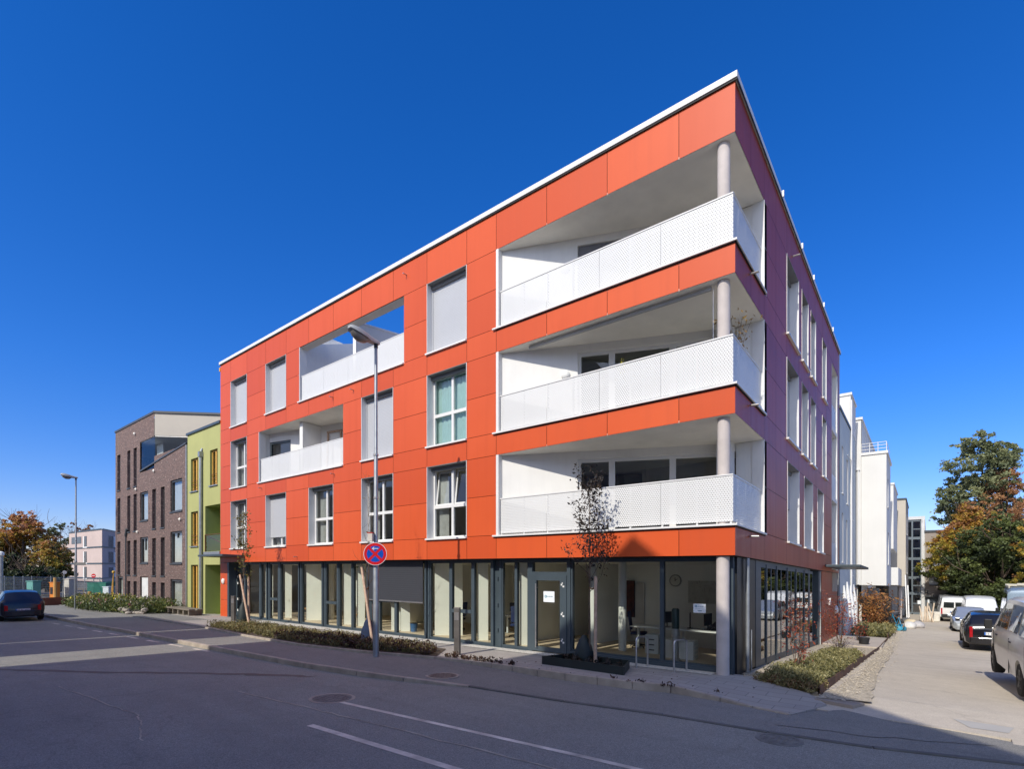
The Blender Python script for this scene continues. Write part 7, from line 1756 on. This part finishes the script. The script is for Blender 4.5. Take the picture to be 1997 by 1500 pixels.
# street name sign on a thin pole at the far lamp
x, y, g = far(146, 32.6); rt = empty('street_name_sign', (0, 0, 0), 'street name plate on a thin pole in front of the far street lamp', 'sign')
b = MB(); b.tube([(0, 0, 0), (0, 0, 3.0)], .035, 8); b.build('pole', GALV, rt, shear=False); b = MB(); b.box(.02, .62, -.02, .0, 2.78, 2.95); b.build('plate', M('sign_grey', (.20, .20, .19), .5), rt, shear=False); rt.location = (x, y, g); rt.rotation_euler = (0, 0, .8)
x, y, g = far(183, 52); rt = empty('traffic_sign', (0, 0, 0), 'small round red and white sign above the green container', 'traffic sign')
b = MB(); b.tube([(0, 0, 0), (0, 0, 2.3)], .035, 6); b.build('pole', GALV, rt, shear=False); b = MB(); b.lathe((0, -.03, 2.1), [(.20, 0), (.20, -.03)], 'y', 24); p_ = b.build('plate', RED, rt, shear=False); b = MB(); b.box(-.14, .14, -.075, -.065, 2.07, 2.13); b.build('white_bar', SWH, rt, shear=False); rt.location = (x, y, g); rt.rotation_euler = (0, 0, .8)
x, y, g = far(122, 40); rt = empty('traffic_sign', (0, 0, 0), 'round sign on a bent post seen from the side, left of the far lamp', 'traffic sign')
b = MB(); b.tube([(0, 0, 0), (.02, 0, 1.0), (.12, 0, 2.5)], .035, 6); b.build('pole', GALV, rt, shear=False); b = MB(); b.lathe((.12, -.03, 2.35), [(.13, 0), (.13, -.03)], 'y', 24); b.build('plate', SWH, rt, shear=False); rt.location = (x, y, g); rt.rotation_euler = (0, 0, 1.5)
x, y, g = far(2, 44); rt = empty('site_pole', (0, 0, 0), 'grey pole with a small lamp at the very left edge', 'pole')
b = MB(); b.tube([(0, 0, 0), (0, 0, 3.6)], .13, 8); b.build('pole', GALV, rt, shear=False); b = MB(); b.lathe((.1, 0, 3.6), [(.1, 0), (.2, .1), (.2, .3), (.05, .4)], seg=12); b.build('lamp_head', LAMPG, rt, shear=False); rt.location = (x, y, g)
# ================================================================ LIGHT, SKY, CAMERA
sd = Vector((.035, -1.0, .813)).normalized()        # towards the sun
sun = bpy.data.lights.new('sun', 'SUN'); sun.energy = 4.15; sun.angle = rad(.55); sun.color = (1.0, .94, .84)
so = bpy.data.objects.new('sun', sun); COL.objects.link(so); so.rotation_euler = (-sd).to_track_quat('-Z', 'Y').to_euler(); so.location = (5, -40, 40)
w = bpy.data.worlds.new('World'); scene.world = w; w.use_nodes = True; nt = w.node_tree
bg = nt.nodes['Background']; sk = nt.nodes.new('ShaderNodeTexSky'); sk.sky_type = 'NISHITA'; sk.sun_disc = False
el = math.asin(sd.z); sk.sun_elevation = el; sk.sun_rotation = math.atan2(sd.x, sd.y); sk.altitude = 600; sk.air_density = 1.0; sk.dust_density = .25; sk.ozone_density = 3.2
hs = nt.nodes.new('ShaderNodeHueSaturation'); hs.inputs['Saturation'].default_value = 1.32; hs.inputs['Hue'].default_value = .503; hs.inputs['Value'].default_value = 1.7
# haze-free autumn sky: the physical sky graded by elevation
tc = nt.nodes.new('ShaderNodeTexCoord'); se = nt.nodes.new('ShaderNodeSeparateXYZ'); nt.links.new(tc.outputs['Generated'], se.inputs[0])
cr = nt.nodes.new('ShaderNodeValToRGB'); nt.links.new(se.outputs[2], cr.inputs[0])
e = cr.color_ramp.elements; e[0].position = 0.0; e[0].color = (.46, .42, .57, 1); e[1].position = .62; e[1].color = (.28, .54, .78, 1)
for p_, c_ in ((.10, (.44, .45, .64, 1)), (.30, (.34, .50, .74, 1))): x_ = e.new(p_); x_.color = c_
mx = nt.nodes.new('ShaderNodeMix'); mx.data_type = 'RGBA'; mx.blend_type = 'MULTIPLY'; mx.inputs[0].default_value = 1
nt.links.new(sk.outputs[0], hs.inputs['Color']); nt.links.new(hs.outputs[0], mx.inputs[6]); nt.links.new(cr.outputs[0], mx.inputs[7]); # warm glow added to the unseen sky around the sun, fills the shade
dt = nt.nodes.new('ShaderNodeVectorMath'); dt.operation = 'DOT_PRODUCT'; nt.links.new(tc.outputs['Generated'], dt.inputs[0]); dt.inputs[1].default_value = tuple(Vector((.0, -1.0, .62)).normalized())
cl = nt.nodes.new('ShaderNodeMapRange'); cl.inputs[1].default_value = .42; cl.inputs[2].default_value = 1.0; nt.links.new(dt.outputs['Value'], cl.inputs[0])
pw = nt.nodes.new('ShaderNodeMath'); pw.operation = 'POWER'; pw.inputs[1].default_value = 1.5; nt.links.new(cl.outputs[0], pw.inputs[0])
gl = nt.nodes.new('ShaderNodeMix'); gl.data_type = 'RGBA'; gl.blend_type = 'ADD'; gl.inputs[7].default_value = (9.0, 7.9, 4.6, 1)
nt.links.new(pw.outputs[0], gl.inputs[0]); nt.links.new(mx.outputs[2], gl.inputs[6]); nt.links.new(gl.outputs[2], bg.inputs[0]); bg.inputs[1].default_value = .15
cam = bpy.data.cameras.new('camera'); co = bpy.data.objects.new('camera', cam); COL.objects.link(co)
cam.sensor_fit = 'HORIZONTAL'; cam.sensor_width = 36; cam.lens = 36*1019/1997; cam.clip_end = 2000; cam.clip_start = .05
cam.shift_x = 0; cam.shift_y = (1107-750)/1997
co.location = CAM; co.rotation_euler = (PI/2, 0, math.atan2(.6234, .7819))
scene.camera = co
scene.view_settings.view_transform = 'Standard'; scene.view_settings.look = 'None'; scene.view_settings.exposure = 0; scene.view_settings.gamma = 1
scene.render.engine = 'CYCLES'; scene.cycles.max_bounces = 8; scene.cycles.transparent_max_bounces = 24
